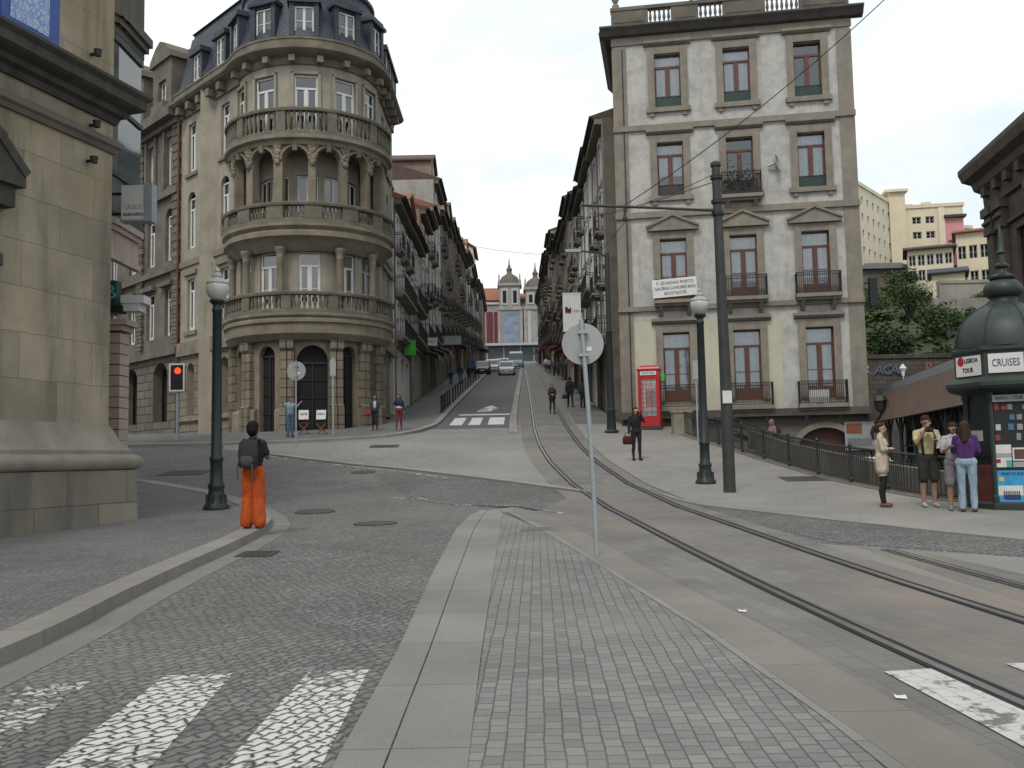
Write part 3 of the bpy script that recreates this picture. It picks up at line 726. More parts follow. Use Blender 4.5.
# surrounds + windows
for r_, (za,zb) in enumerate(rows):
    for c_, u in enumerate(UC):
        s_ = MB(); t = .23
        bt = za if r_ < 2 else za-.02
        s_.box(u-HW-t,u-HW,-.075,-.003,bt,zb); s_.box(u+HW,u+HW+t,-.075,-.003,bt,zb); s_.box(u-HW-t,u+HW+t,-.075,-.003,zb,zb+.32)
        s_.box(u-HW-t-.02,u-HW+.06,-.10,-.077,bt,zb+.3); s_.box(u+HW-.06+.0,u+HW+t+.02,-.10,-.077,bt,zb+.3)
        if r_ == 1:
            y = zb+.36; s_.box(u-HW-.5,u+HW+.5,-.24,-.003,y,y+.14)
            s_.add([(u-HW-.52,-.24,y+.14),(u+HW+.52,-.24,y+.14),(u,-.24,y+.62),(u-HW-.52,-.004,y+.14),(u+HW+.52,-.004,y+.14),(u,-.004,y+.62)], [(0,1,2),(3,5,4),(0,2,5,3),(1,4,5,2)])
            for sg in (-1,1):
                s_.bar((u+sg*(HW+.56),-.27,y+.16),(u,-.27,y+.7),.12,.1)
        elif r_ == 0:
            s_.profx([(0,zb+.36),(-.12,zb+.4),(-.26,zb+.5),(-.26,zb+.62),(0,zb+.66)], u-HW-.42, u+HW+.42)
        else:
            s_.profx([(0,zb+.36),(-.10,zb+.40),(-.22,zb+.48),(-.22,zb+.60),(0,zb+.64)], u-HW-.42, u+HW+.42)
            s_.box(u-HW-.36,u+HW+.36,-.16,-.003,za-.24,za-.02)
            for sg in (-1,1): s_.box(u+sg*(HW+.1)-.1,u+sg*(HW+.1)+.1,-.1,-.003,za-.42,za-.24)
        s_.build('window_surround', M['stone_trim'], E_)
        cur = 'curtain'; kw = {}
        if (r_,c_) == (3,2): cur = None
        if (r_,c_) == (2,1): cur = None
        if (r_,c_) in ((2,0),): kw['chh'] = .62
        if (r_,c_) in ((3,0),(3,1)): kw['chh'] = .76
        st = 'french' if r_ < 2 else 'trans'
        w_ = window(E_, u, za, 2*HW-.01, zb-za, 'brown_wood', st, .2, cur, **kw)
        if r_ >= 2:
            g = MB(); gw = HW-.02
            for zz_ in (.05,.5): g.box(-gw,gw,-.012,.012,zz_,zz_+.03)
            for i in range(12): x = -gw+2*gw*i/11; g.box(x-.009,x+.009,-.009,.009,.05,.5)
            g.quad((-gw,.006,.06),(gw,.006,.06),(gw,.006,.5),(-gw,.006,.5),1)
            g.build('window_guard', [M['black'], M['green_wood'] if (r_,c_) != (2,0) else M['pole']], E_, (u,.08,za))
for u in UC:
    link('balcony', iron_balcony(1.75 if u < 3 else 1.85, .62, .93), E_, (u,-.003,8.62))
    link('balcony', iron_balcony(2.0, .55, 1.0, key='low'), E_, (u,-.003,3.78))
bl = link('balcony', iron_balcony(1.7, .55, 1.0, key='up'), E_, (5.6,-.003,13.25))
M['leaf'] = mbasic('dark_leaves', (.045,.085,.025), (.02,.045,.015), 3, .7, 0, 30)
M['leaf2'] = mbasic('mid_green_leaves', (.075,.11,.03), (.035,.06,.018), 3, .7, 0, 30)
pl = MB()
for i in range(260):
    x, y, z = rnd.uniform(-.8,.8), rnd.uniform(-.6,-.15), .1+abs(rnd.gauss(.55,.35))
    a = rnd.uniform(0,PI); s_ = rnd.uniform(.05,.1); d = Vector((math.cos(a),math.sin(a),rnd.uniform(-.6,.9)))*s_; e = Vector((-math.sin(a),math.cos(a),.3))*s_*.5
    c = Vector((x,y,min(z,1.6))); pl.quad(c-d,c-e,c+d,c+e)
PLX = ((-.55,'trailing'),(0,'bushy'),(.5,'tall'))
for px_, nm_ in PLX:
    pt = MB(); pt.box(px_-.2,px_+.2,-.5,-.2,0,.22); sub_ = [i for i in range(len(pl.f)) if abs(pl.v[pl.f[i][0]][0]-px_) < .29]
    tp_ = thing('potted_plant', nm_+' green plant in a pot in the third floor iron balcony', 'plant', ORG+Vector((5.6*math.cos(AE),-5.6*math.sin(AE),13.27)), -AE)
    pt.build('pot', M['brown_wood'], tp_); q_ = MB()
    for i in sub_: q_.add([pl.v[k] for k in pl.f[i]], [(0,1,2,3)])
    q_.build('leaves', M['leaf'], tp_)
if False: tag(pl.build('balcony_plants', M['leaf'], loc=ORG+Vector((5.6*math.cos(AE)-.0*math.sin(AE),-5.6*math.sin(AE),13.27)), rz=-AE), 'green potted plants growing in the third floor iron balcony', 'plants')
dish = MB(); dish.lathe([(0,.02),(.2,.04),(.36,.12),(.37,.13),(.36,.15),(.2,.07),(0,.05)], 20)
dish.tube([(0,0,.05),(.1,0,.5)], .012, 6); dish.box(-.04,.04,-.04,.04,-.3,.05)
dd = tag(dish.build('satellite_dish', M['galv'], loc=ORG+Vector((7.05*math.cos(AE),-7.05*math.sin(AE)-.25,14.6))), 'small grey satellite dish on the plaster beside the planted balcony', 'satellite dish'); dd.rotation_euler = (R(80),R(20),R(55))
# air conditioner on the low right balcony
ac = MB(); ac.box(-.42,.42,-.16,.16,0,.6); ac.lathe([(.2,0),(.22,.02),(.24,0)], 20, m=1); 
tag(ac.build('air_conditioner', [M['white'], M['dark']], loc=ORG+Vector((8.55*math.cos(AE)-.28*math.sin(AE),-8.55*math.sin(AE)-.28*math.cos(AE),3.79)), rz=-AE), 'white air conditioner behind the bars of the lowest right balcony', 'air conditioner')
# basement doors and the poster
for u0, w_, h_ in ((7.6,2.4,2.75),(4.0,1.9,2.55)):
    b = MB(); n = 10
    P = [(w_/2*math.cos(PI*(1-k/14)), h_-(.98 if w_>2 else .85)+(.98 if w_>2 else .85)*math.sin(PI*(1-k/14))) for k in range(15)]
    b.add([(-w_/2,0,-.6),(w_/2,0,-.6)]+[(x,0,z) for x,z in P[::-1]], [tuple(range(17))])
    for i in range(1,6): b.box(-w_/2+w_*i/6-.02,-w_/2+w_*i/6+.02,-.03,-.002,-.6,h_-1.0)
    b.build('basement_door', M['brown_wood'] if w_ > 2 else M['black'], E_, (u0+w_/2,.38,0))
    t_ = MB(); rr = w_/2
    for k in range(14):
        a0, a1 = PI*k/14, PI*(k+1)/14; rs = (.98 if w_>2 else .85); z0 = h_-rs
        f = lambda a, e: ((rr+e)*math.cos(a), z0+(rs+e)*math.sin(a))
        p = [f(a0,.01),f(a1,.01),f(a1,.26),f(a0,.26)]
        t_.profy([(x,z) for x,z in p], -.06, -.004)
    t_.build('arch_stones', M['granite'], E_, (u0+w_/2,0,0))
po = MB(); po.box(-.62,.62,-.02,0,-.62,.62); po.box(-.55,.1,-.024,-.021,.1,.55,1); po.box(-.5,.5,-.024,-.021,-.45,-.1,2)
tag(po.build('poster', [M['galv'], mbasic('orange_print',(.24,.09,.045),None,3,.6,0), mbasic('grey_print',(.2,.2,.2),None,3,.6,0)], loc=ORG+Vector((10.35*math.cos(AE)*.985,-10.2*math.sin(AE)-.06,2.35)), rz=-AE), 'small poster with an orange corner beside the basement arch', 'poster')
# signboard hung on the balcony
sb_ = thing('signboard', 'white signboard with three lines of black lettering hung on a balcony', 'sign', ORG+Vector((2.52*math.cos(AE)-.70*math.sin(AE),-2.52*math.sin(AE)-.70*math.cos(AE),8.72)), -AE)
b = MB(); b.box(-.98,.98,-.03,.0,0,.82); b.build('board', M['white'], sb_, rz=R(0)).rotation_euler = (0,R(-3.0),0)
for i, (tx, wd) in enumerate((('F. GUINDAIS PORTO',1.62),('GALERIAS LONDRES BRÁS',1.80),('APOSTADOR',1.0))):
    l_ = lettering(tx, .2, M['ink'], sb_, (0,-.036,.63-.235*i), width=wd); l_.rotation_euler = (0,R(-3),0)
# box lantern on the right end, dark shop banner on corner
bx = MB(); bx.box(-.14,.2,-.1,.1,0,1.25); bx.box(-.5,-.14,-.03,.03,.3,.36); bx.box(-.5,-.14,-.03,.03,1.0,1.06)
tag(bx.build('banner', M['black'], loc=ORG+Vector((EL*math.cos(AE)+.5,-EL*math.sin(AE)+.2,8.05))), 'dark narrow banner jutting from the right corner of the plastered building', 'banner')

# ------------------------------------------------------------------ rounded corner building on the left
CX, CY, RW = -9.9, 46.4, 3.7
Cc = Vector((CX,CY,0))
M['granite_c'] = mbasic('warm_sooty_granite', (.25,.212,.152), (.14,.122,.092), 1.3, .85, .35, 45, stain=.8)
M['granite_soot'] = mbasic('moss_dark_granite', (.185,.165,.122), (.095,.087,.068), 1.5, .9, .35, 40, stain=.8)
M['render_c'] = mbasic('pale_stone_render', (.335,.298,.238), (.235,.212,.172), 1.2, .88, .2, 40, stain=.55)
M['granite_j'] = mbrick('channelled_granite', (.255,.215,.15), (.185,.16,.115), (.055,.048,.036), 1.3, .42, .022, wall=(.9,-.4), distort=.01, bump=.9, stain=.7, dist=.03)
B_ = thing('rounded_corner_building', 'granite corner building with a round balconied tower and slate mansard roof', 'building', Cc)
def pol(r, deg, z): a = R(deg); return (r*math.sin(a), -r*math.cos(a), z)
def cmap(r): return lambda u,d,z: ((r-d)*math.sin(u), -(r-d)*math.cos(u), z)
GA = [(-57,.52,True),(-22,.46,True),(14,.80,True),(43,.42,True),(68,.36,True)]
W2 = [-53,-23,12,43,70]; AR = [-72,-48,-23,2,25.5,49,71]; W4 = [-57,-24.5,9.5,41,70]
a0, a1 = R(-104), R(104)
mb = MB()
# ground floor
ops = [dict(u0=R(a)-w/RW,u1=R(a)+w/RW,z0=3.0 if a in(-22,14,43,68) else 4.2,z1=7.0,arch=True,rise=w,d=.45) for a,w,_ in GA]
wall(mb, a0, a1, 1.8, 7.55, ops, cmap(RW-.25), .1, m=0)
# second storey, set back
R2 = RW-.45
ops = [dict(u0=R(a)-.50/R2,u1=R(a)+.50/R2,z0=8.5,z1=11.4,d=.2) for a in W2]
wall(mb, a0, a1, 7.55, 12.0, ops, cmap(R2), .1, m=2)
# loggia: pierced screen and inner wall
ops = [dict(u0=R(a)-.59/RW,u1=R(a)+.59/RW,z0=12.8,z1=16.15,arch=True,rise=.59,d=.42,back=False) for a in AR]
wall(mb, a0, a1, 12.0, 16.75, ops, cmap(RW+.02), .05, m=0)
R3 = RW-1.25
ops = [dict(u0=R(a)-.5/R3,u1=R(a)+.5/R3,z0=12.75,z1=15.2,d=.2) for a in (-48,-23,10,40,68)]
wall(mb, a0, a1, 12.0, 16.75, ops, cmap(R3), .1, m=2)
for zz_ in (12.72,16.6):
    mb.lathe([(R3-.3,zz_),(RW-.2,zz_)], 40, a0=a0, a1=a1, m=2)
# fourth storey
R4 = RW-.28
ops = [dict(u0=R(a)-.55/R4,u1=R(a)+.55/R4,z0=16.95,z1=19.7,d=.16) for a in W4]
wall(mb, a0, a1, 16.75, 20.5, ops, cmap(R4), .1, m=2)
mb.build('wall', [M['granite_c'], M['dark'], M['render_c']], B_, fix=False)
def ring(name, prof, mat='granite_c', aa=(-104,104), seg=72, sm=30):
    m_ = MB(); m_.lathe(prof, seg, a0=R(aa[0]), a1=R(aa[1]), closed=True); return m_.build(name, M[mat], B_, smooth=sm)
rb = RW+.38
for aa_ in ((-104,-31),(-13.5,.5),(27.5,36),(50.5,61.5),(75,104)):
    ring('plinth', [(RW-.24,1.8),(RW-.02,1.8),(RW-.02,4.0),(RW-.1,4.12),(RW-.24,4.14)], aa=aa_, seg=max(3,int((aa_[1]-aa_[0])/3)))
ring('balcony_floor', [(RW-.2,7.2),(RW,7.22),(rb-.1,7.5),(rb-.1,7.95),(rb,8.0),(rb,8.12),(rb-.05,8.2),(rb+.05,8.3),(rb+.05,8.42),(R2+.02,8.42),(R2+.02,7.5)])
ring('balcony_floor', [(R2+.02,11.42),(R2+.2,11.35),(rb-.3,11.7),(rb-.2,11.85),(rb,11.95),(rb,12.15),(rb-.08,12.25),(rb+.08,12.4),(rb+.08,12.55),(RW+.04,12.55),(RW+.04,12.0),(R2+.02,12.0)])
ring('balcony_floor', [(RW+.03,16.2),(RW+.15,16.25),(RW+.2,16.4),(rb,16.5),(rb,16.68),(R4+.02,16.68),(R4+.02,16.2)])
def balustrade(zb, zt, r, lo=-100, hi=100, pier=30, p0=-3, pierced=False):
    m_ = MB()
    m_.lathe([(r-.15,zt-.17),(r+.17,zt-.17),(r+.2,zt-.1),(r+.2,zt-.03),(r+.15,zt),(r-.15,zt)], 72, a0=R(lo), a1=R(hi), closed=True)
    m_.lathe([(r-.12,zb),(r+.14,zb),(r+.14,zb+.14),(r+.1,zb+.18),(r-.12,zb+.18)], 72, a0=R(lo), a1=R(hi), closed=True)
    a = p0-4*pier; piers = []
    while a < hi:
        if a > lo: piers.append(a)
        a += pier
    for a in piers:
        w = 3.2 if not pierced else 5.5
        m_.lathe([(r-.11,zb+.18),(r+.13,zb+.18),(r+.13,zt-.17),(r-.11,zt-.17)], 4, a0=R(a-w), a1=R(a+w), closed=True)
    H = zt-zb-.35
    for a in piers:
        s0, s1 = a+(3.2 if not pierced else 5.5), a+pier-(3.2 if not pierced else 5.5)
        n = 7 if not pierced else 5
        for i in range(n):
            t = s0+(s1-s0)*(i+.5)/n
            if t > hi or t < lo: continue
            x, y, _ = pol(r+.01, t, 0); z = zb+.18
            if pierced:
                for sg in (-1,1):
                    t2 = t+sg*1.1; pts = [pol(r, t2, z), pol(r, t2-sg*1.6, z+H*.33), pol(r, t2+sg*.4, z+H*.66), pol(r, t2, z+H)]
                    m_.tube(pts, .04, 5)
            else:
                m_.lathe([(.075,z),(.075,z+.06),(.045,z+.1),(.085,z+H*.38),(.05,z+H*.72),(.07,z+H*.9),(.07,z+H)], 8, c=(x,y))
    return m_.build('balustrade', M['granite_soot'], B_, smooth=35)
balustrade(8.42, 9.4, rb-.12); balustrade(12.55, 13.5, rb-.08, pier=24.5, p0=-10.2, pierced=True); balustrade(16.68, 17.95, rb-.2, pier=34, p0=-7)
# columns on the second storey, pilasters below, keystones
for a in (-72,-40,-9,34,65):
    m_ = MB(); x, y, _ = pol(rb-.42, a, 0)
    m_.lathe([(.26,8.42),(.26,8.7),(.2,8.76),(.185,9.4),(.165,10.95),(.19,11.0),(.19,11.05),(.17,11.1),(.22,11.3),(.27,11.38),(.27,11.5)], 12, c=(x,y))
    m_.build('column', M['granite_c'], B_, smooth=True)
for a in (-74,-40,-4,31,56,78):
    m_ = MB()
    for da in (-2.6,2.6):
        m_.lathe([(RW-.26,2.6),(RW+.12,2.6),(RW+.12,4.2),(RW+.0,4.3),(RW+.0,6.75),(RW+.1,6.85),(RW+.12,7.2),(RW-.26,7.2)], 4, a0=R(a+da-2.2), a1=R(a+da+2.2), closed=True)
    m_.build('pilaster', M['granite_j'], B_)
for a in AR:
    m_ = MB()
    m_.lathe([(RW+.01,15.95),(RW+.12,15.98),(RW+.2,16.3),(RW+.01,16.35)], 2, a0=R(a-1.6), a1=R(a+1.6), closed=True)
    for k in range(12):
        t0, t1 = PI*k/12, PI*(k+1)/12
        pts = [pol(RW+.05, a-math.degrees(.66/RW*math.cos(t)), 15.56+.66*math.sin(t)) for t in (t0,t1)]
        m_.bar(pts[0], pts[1], .12, .1)
    m_.build('arch_moulding', M['granite_c'], B_)
for a in [x+12.3 for x in AR[:-1]]:
    m_ = MB()
    for k in range(26):
        t = rnd.uniform(-3.4,3.4); zz_ = rnd.uniform(15.4,16.3); p = pol(RW+.05, a+t*(zz_-15.1)/1.3, zz_)
        m_.ball(p, rnd.uniform(.10,.15), seg=6, rings=4)
    m_.ball(pol(RW+.06, a, 15.45), .13, seg=8, rings=6)
    m_.build('carved_garland', M['granite_c'], B_)
# doors and windows of the tower
for a, w, _ in GA:
    x, y, z = pol(RW-.25-.3, a, 3.0 if a > -50 else 4.2)
    m_ = MB(); zt = 7.0-z; n = 12
    P = [(w*math.cos(PI*(1-k/n)), zt-w+w*math.sin(PI*(1-k/n))) for k in range(n+1)]
    m_.add([(-w,0,0),(w,0,0)]+[(px,0,pz) for px,pz in P[::-1]], [tuple(range(n+3))], 1)
    m_.box(-.03,.03,-.06,-.002,0,zt-w); m_.box(-w,w,-.06,-.002,zt-w-.05,zt-w+.05)
    for k in range(1,4): m_.box(-w,w,-.04,-.002,(zt-w)*k/4-.02,(zt-w)*k/4+.02)
    m_.build('door' if a > -50 else 'window', [M['black'], M['dark']], B_, (x,y,z), rz=R(a))
for i, a in enumerate(W2): window(B_, 0, 0, .98, 2.88, 'white_wood', 'french', curtain='curtain_beige' if i in(1,2,3) else 'curtain', ang=R(a), pos=pol(R2-.12, a, 8.5))
for i, a in enumerate((-48,-23,10,40,68)): window(B_, 0, 0, .98, 2.43, 'white_wood', 'pair', ang=R(a), pos=pol(R3-.12, a, 12.76))
for i, a in enumerate(W4):
    window(B_, 0, 0, 1.08, 2.73, 'white_wood', 'trans', ang=R(a), pos=pol(R4-.1, a, 16.96))
    m_ = MB(); m_.box(-.68,-.56,-.05,.02,0,2.9); m_.box(.56,.68,-.05,.02,0,2.9); m_.box(-.68,.68,-.05,.02,2.78,2.92); m_.build('window_surround', M['render_c'], B_, pol(R4+.0, a, 16.95), rz=R(a))
# main cornice
CP = [(R4,20.15),(R4+.08,20.2),(R4+.12,20.5),(RW+.26,20.62),(RW+.40,20.74),(RW+.40,20.84),(RW+.30,20.88),(RW+.18,20.92),(RW+.16,21.22),(RW+.2,21.26),(RW+.2,21.36),(R4,21.36)]
ring('cornice', CP, 'granite_soot')
for k in range(11):
    a = -98+k*19.6; m_ = MB(); m_.box(-.14,.14,-.4,.1,20.2,20.5); x, y, _ = pol(R4+.05, a, 0); m_.build('bracket', M['granite_c'], B_, (x,y,0), rz=R(a))
# wings: (start, direction away, length); wall faces outward
dl = Vector((-.69,.724,0)).normalized(); nl = Vector((-dl.y,dl.x,0))*1.  # outward to the left-front
nl = Vector((-.724,-.69,0)).normalized()
def wing(start, d, L, n_out, right):
    """returns a map (u,dep,z) in building-local coordinates; u runs left to right seen from outside"""
    if right: o, ud = start, d
    else: o, ud = start+d*L, -d
    return lambda u,dep,z: tuple(o+ud*u-n_out*dep+Vector((0,0,z)))
LW = 6.6; RWL = 5.4
lstart = nl*(RW-.5)+dl*1.0; rstart = Vector((RW-.3,.4,0))
for right, st, d, L, no in ((False, lstart, dl, LW, nl), (True, rstart, Vector((0,1,0)), RWL, Vector((1,0,0)))):
    f = wing(st, d, L, no, right); ang = math.atan2((Vector(f(1,0,0))-Vector(f(0,0,0))).y, (Vector(f(1,0,0))-Vector(f(0,0,0))).x)
    us = (1.3,3.2,5.0) if not right else (1.6,3.2,4.7)
    m_ = MB()
    gops = [dict(u0=u-.4,u1=u+.4,z0=4.2,z1=6.9,arch=True,rise=.4,d=.4) for u in us] if not right else [dict(u0=u-.55,u1=u+.55,z0=3.0,z1=7.0,arch=True,rise=.55,d=.5) for u in (1.6,4.0)]
    wall(m_, 0, L, 1.0, 7.55, gops, f, m=1)
    up = [(8.6,11.3,False),(12.9,15.9,True),(17.0,19.6,False)]
    wall(m_, 0, L, 7.55, 20.4, [dict(u0=u-.45,u1=u+.45,z0=a,z1=b,arch=c,rise=.45,d=.2) for u in us for a,b,c in up], f, m=0, mback=2)
    # far end, back
    m_.quad(f(0,0,1),f(0,9,1),f(0,9,21),f(0,0,21),0); m_.quad(f(L,0,1),f(L,9,1),f(L,9,21),f(L,0,21),0)
    m_.build('wall', [M['render_c'], M['granite_j'], M['dark']], B_, fix=False)
    for u in us:
        for a, b, c in up:
            hh = b-a-(.3 if c else 0)
            window(B_, 0, 0, .88, hh, 'white_wood', 'trans', curtain=None, ang=ang, pos=f(u,.14,a))
        s2 = MB(); 
        for (e_, q_, za_, zb_, nm_) in ((.7,.1,8.35,8.55,'window_sill'),(.65,.12,16.72,16.9,'window_sill'),(.7,.14,11.5,11.75,'window_hood')):
            s2 = MB(); s2.box(u-e_,u+e_,-q_,-.002,za_,zb_,f=f); s2.build(nm_, M['granite_c'], B_)
        g = MB(); gw = .4 if not right else .0
    m_ = MB()
    for z0, z1, prj in ((3.9,4.1,.16),(7.3,8.0,.2),(12.0,12.3,.1),(20.05,20.45,.12)): m_ = MB(); m_.box(0,L,-prj,-.003,z0,z1,f=f); m_.build('string_course', M['granite_c'], B_)
    m_ = MB(); P = [(0.,20.15),(-.1,20.2),(-.15,20.5),(-.55,20.62),(-.68,20.74),(-.68,20.84),(-.58,20.88),(-.46,20.92),(-.44,21.22),(-.48,21.26),(-.48,21.36),(0.,21.36)]
    n = len(P); m_.add([f(0,y,z) for y,z in P]+[f(L,y,z) for y,z in P], [tuple(range(n)),tuple(reversed(range(n,2*n)))]+[(i,n+i,n+(i+1)%n,(i+1)%n) for i in range(n)])
    for k in range(int(L/1.15)): u = .6+k*1.15; m_.box(u-.17,u+.17,-.55,-.003,20.12,20.5,f=f)
    m_.build('cornice', M['granite_soot'], B_)
    # mansard of the wing
    m_ = MB(); P = [(-.25,21.37),(.0,22.2),(.55,24.7),(.67,24.8),(.67,24.95),(.55,25.0),(4.5,26.4),(9,21.4)]
    n = len(P); m_.add([f(0,y,z) for y,z in P]+[f(L,y,z) for y,z in P], [tuple(range(n)),tuple(reversed(range(n,2*n)))]+[(i,n+i,n+(i+1)%n,(i+1)%n) for i in range(n)])
    m_.build('mansard_roof', M['slate'], B_)
    for u in (us if right else (2.3,4.9)):
        m_ = MB()
        m_.box(u-.62,u-.42,-.28,.6,21.4,22.95,f=f); m_.box(u+.42,u+.62,-.28,.6,21.4,22.95,f=f); m_.box(u-.72,u+.72,-.4,.7,22.95,23.1,f=f); m_.box(u-.55,u+.55,-.34,.6,23.1,23.28,f=f)
        m_.quad(f(u-.45,-.08,21.5),f(u+.45,-.08,21.5),f(u+.45,-.08,22.95),f(u-.45,-.08,22.95),1)
        dm = m_.build('dormer', [M['slate'], M['dark']], B_)
        window(B_, 0, 0, .82, 1.38, 'white_wood', 'pair', ang=ang, pos=f(u,-.22,21.55), kids=True)
# mansard of the tower
m_ = MB(); m_.lathe([(RW+.1,21.37),(RW-.15,22.2),(RW-.55,24.2),(RW-.42,24.3),(RW-.42,24.45),(RW-.6,24.5),(.4,26.2),(.0,26.3)], 48, a0=R(-110), a1=R(110)); m_.build('mansard_roof', M['slate'], B_, smooth=35)
for a in (-57,-22,8.5,40,72):
    m_ = MB(); x, y, _ = pol(RW-.1, a, 0)
    m_.box(-.68,-.45,-.2,.9,21.4,23.0); m_.box(.45,.68,-.2,.9,21.4,23.0); m_.box(-.78,.78,-.32,1.0,23.0,23.16); m_.box(-.6,.6,-.24,1.0,23.16,23.34); m_.box(-.45,.45,-.12,.5,22.9,23.0)
    m_.quad((-.47,.08,21.4),(.47,.08,21.4),(.47,.08,23.0),(-.47,.08,23.0),1)
    m_.build('dormer', [M['slate'], M['dark']], B_, (x,y,0), rz=R(a))
    window(B_, 0, 0, .88, 1.42, 'white_wood', 'pair', ang=R(a), pos=pol(RW-.02, a, 21.45))
# drain pipe between the two buildings
pp = lstart+dl*LW+nl*.15; m_ = MB(); m_.tube([(pp.x,pp.y,1.5),(pp.x,pp.y,20.4)], .07, 8); m_.build('drain_pipe', M['brown_wood'], B_)

# ------------------------------------------------------------------ ornate neighbour on the side street
L2 = 17.; N_ = thing('ornate_stone_house', 'dark rusticated stone house with gabled dormers left of the rounded building', 'building', Cc+lstart+dl*(LW+L2), math.atan2(-dl.y,-dl.x))
Lx = L2; m_ = MB(); us = [2.2,5.0,7.8,10.6,13.2,15.6]
fl = [(8.6,11.2,False),(12.7,15.6,True),(16.9,19.6,False)]
wall(m_, 0, Lx, -2, 7.8, [dict(u0=u-.9,u1=u+.9,z0=4.0,z1=7.2,arch=True,rise=.7,d=.5) for u in (2.2,6.4,10.6,14.6)], m=1, mback=2)
wall(m_, 0, Lx, 7.8, 20.4, [dict(u0=u-.5,u1=u+.5,z0=a,z1=b,arch=c,rise=.5,d=.25) for u in us for a,b,c in fl], m=0, mback=2)
m_.quad((0,0,-2),(0,9,-2),(0,9,20.4),(0,0,20.4),0); m_.quad((Lx,0,-2),(Lx,9,-2),(Lx,9,20.4),(Lx,0,20.4),0)
M['granite_n'] = mbrick('dark_rusticated_granite', (.18,.155,.115), (.12,.105,.08), (.035,.03,.025), 1.1, .45, .03, wall=(.69,-.72), distort=.01, bump=1., stain=.8, dist=.04)
m_.build('wall', [M['granite_dark'], M['granite_n'], M['dark']], N_, fix=False)
for u in us:
    for a, b, c in fl: window(N_, u, a, .98, b-a-(.35 if c else 0), 'white_wood', 'trans', .18)
    for q0_, q1_, pr_, za_, zb_, nm_ in ((u-.75,u-.52,.14,16.7,19.99,'window_jamb'),(u+.52,u+.75,.14,16.7,19.99,'window_jamb'),(u-.8,u+.8,.3,11.3,11.55,'window_hood')):
        m_ = MB(); m_.box(q0_,q1_,-pr_,-.003,za_,zb_); m_.build(nm_, M['granite_dark'], N_)
for u in (16.6, 11.9, 6.6, .4):
    m_ = MB()
    for k in range(28): m_.box(u-.36-(k%2)*.08,u+.36+(k%2)*.08,-.16,-.003,7.9+k*.44,7.9+k*.44+.4)
    m_.build('quoin', M['granite_n'], N_)
m_ = MB()
for z0, z1, prj in ((7.5,7.85,.3),(12.0,12.3,.25),(16.2,16.6,.25),(20.0,20.3,.3),(20.301,20.75,.75),(20.751,21.,.6)): m_ = MB(); m_.box(-.2,Lx,-prj,-.003 if prj<.7 else .5,z0,z1); m_.build('string_course', M['granite_dark'], N_)
m_ = MB(); m_.box(3.4,9.2,-1.2,-.003,11.9,12.15); m_.box(3.4,9.2,-1.2,-1.05,12.15,13.1); m_.box(3.4,9.2,-1.0,-.31,11.3,11.895); m_.build('balcony', M['granite_dark'], N_)
for u in (14.9, 11.2, 7.5, 3.8):
    m_ = MB(); m_.box(u-1.2,u-.5,-.2,1.2,21.,23.9); m_.box(u+.5,u+1.2,-.2,1.2,21.,23.9); m_.box(u-.5,u+.5,-.2,1.2,22.9,23.9)
    P = [(u-1.4,23.9),(u+1.4,23.9),(u+1.3,24.25),(u+.6,24.85),(u,25.1),(u-.6,24.85),(u-1.3,24.25)]
    m_.profy(P, -.35, 1.2); m_.quad((u-.5,.1,21),(u+.5,.1,21),(u+.5,.1,22.9),(u-.5,.1,22.9),1)
    m_.box(u-.8,u+.8,-.5,-.21,20.98,21.5)
    m_.build('dormer', [M['granite_dark'], M['dark']], N_); window(N_, u, 21.2, .95, 1.7, 'white_wood', 'pair', .0)
m_ = MB(); m_.profx([(.6,21.),(1.2,24.4),(4.5,26.4),(9,21)], 0, Lx-.05); m_.build('roof', M['tiles_dark'], N_)
m_ = MB(); m_.profx([(1.0,24.5),(.9,24.7),(2.4,25.7),(2.6,25.5)], Lx-2.2, Lx-.06); m_.build('roof_tiles', M['tiles'], N_)

# ------------------------------------------------------------------ terraced houses up the street
FC = {'grey plaster':mbasic('house_grey_plaster',(.36,.35,.32),(.25,.245,.225),1,.9,.2,25,stain=.7), 'ochre':mbasic('house_ochre_plaster',(.42,.33,.20),(.31,.25,.16),1,.9,.2,25,stain=.6),
      'white':mbasic('house_white_plaster',(.66,.65,.61),(.5,.49,.46),1,.9,.2,25,stain=.55), 'blue tiled':mbasic('house_blue_tiles',(.24,.29,.36),(.18,.22,.28),6,.4,.1,12,stain=.4),
      'brown':mbasic('house_brown_render',(.27,.2,.145),(.19,.145,.11),1,.9,.2,25,stain=.6), 'dark granite':M['granite_dark'], 'dull red':mbasic('house_red_plaster',(.32,.115,.085),(.23,.09,.07),1,.9,.2,25,stain=.5),
      'green tiled':mbasic('house_green_tiles',(.12,.16,.12),(.08,.115,.085),6,.4,.1,12,stain=.4)}
M['ashlar_torus'] = mbasic('rounded_granite_moulding',(.31,.28,.22),(.18,.165,.135),1.2,.9,.5,35,stain=.7)
M['soot'] = mbasic('soot_black_stone', (.075,.07,.06), (.035,.033,.03), 1.5, .95, .4, 30, stain=.5)
M['shutter'] = mbasic('shop_dark_front', (.03,.03,.03), (.02,.02,.02), 3, .6, .1)
AW = {'green':mbasic('green_awning',(.06,.42,.05),(.05,.33,.04),3,.7,.05), 'red':mbasic('red_awning',(.2,.02,.025),(.14,.016,.02),3,.8,.05), 'grey':mbasic('grey_awning',(.2,.2,.19),None,3,.8,.05), 'cream':mbasic('cream_awning',(.45,.4,.3),None,3,.8,.05)}
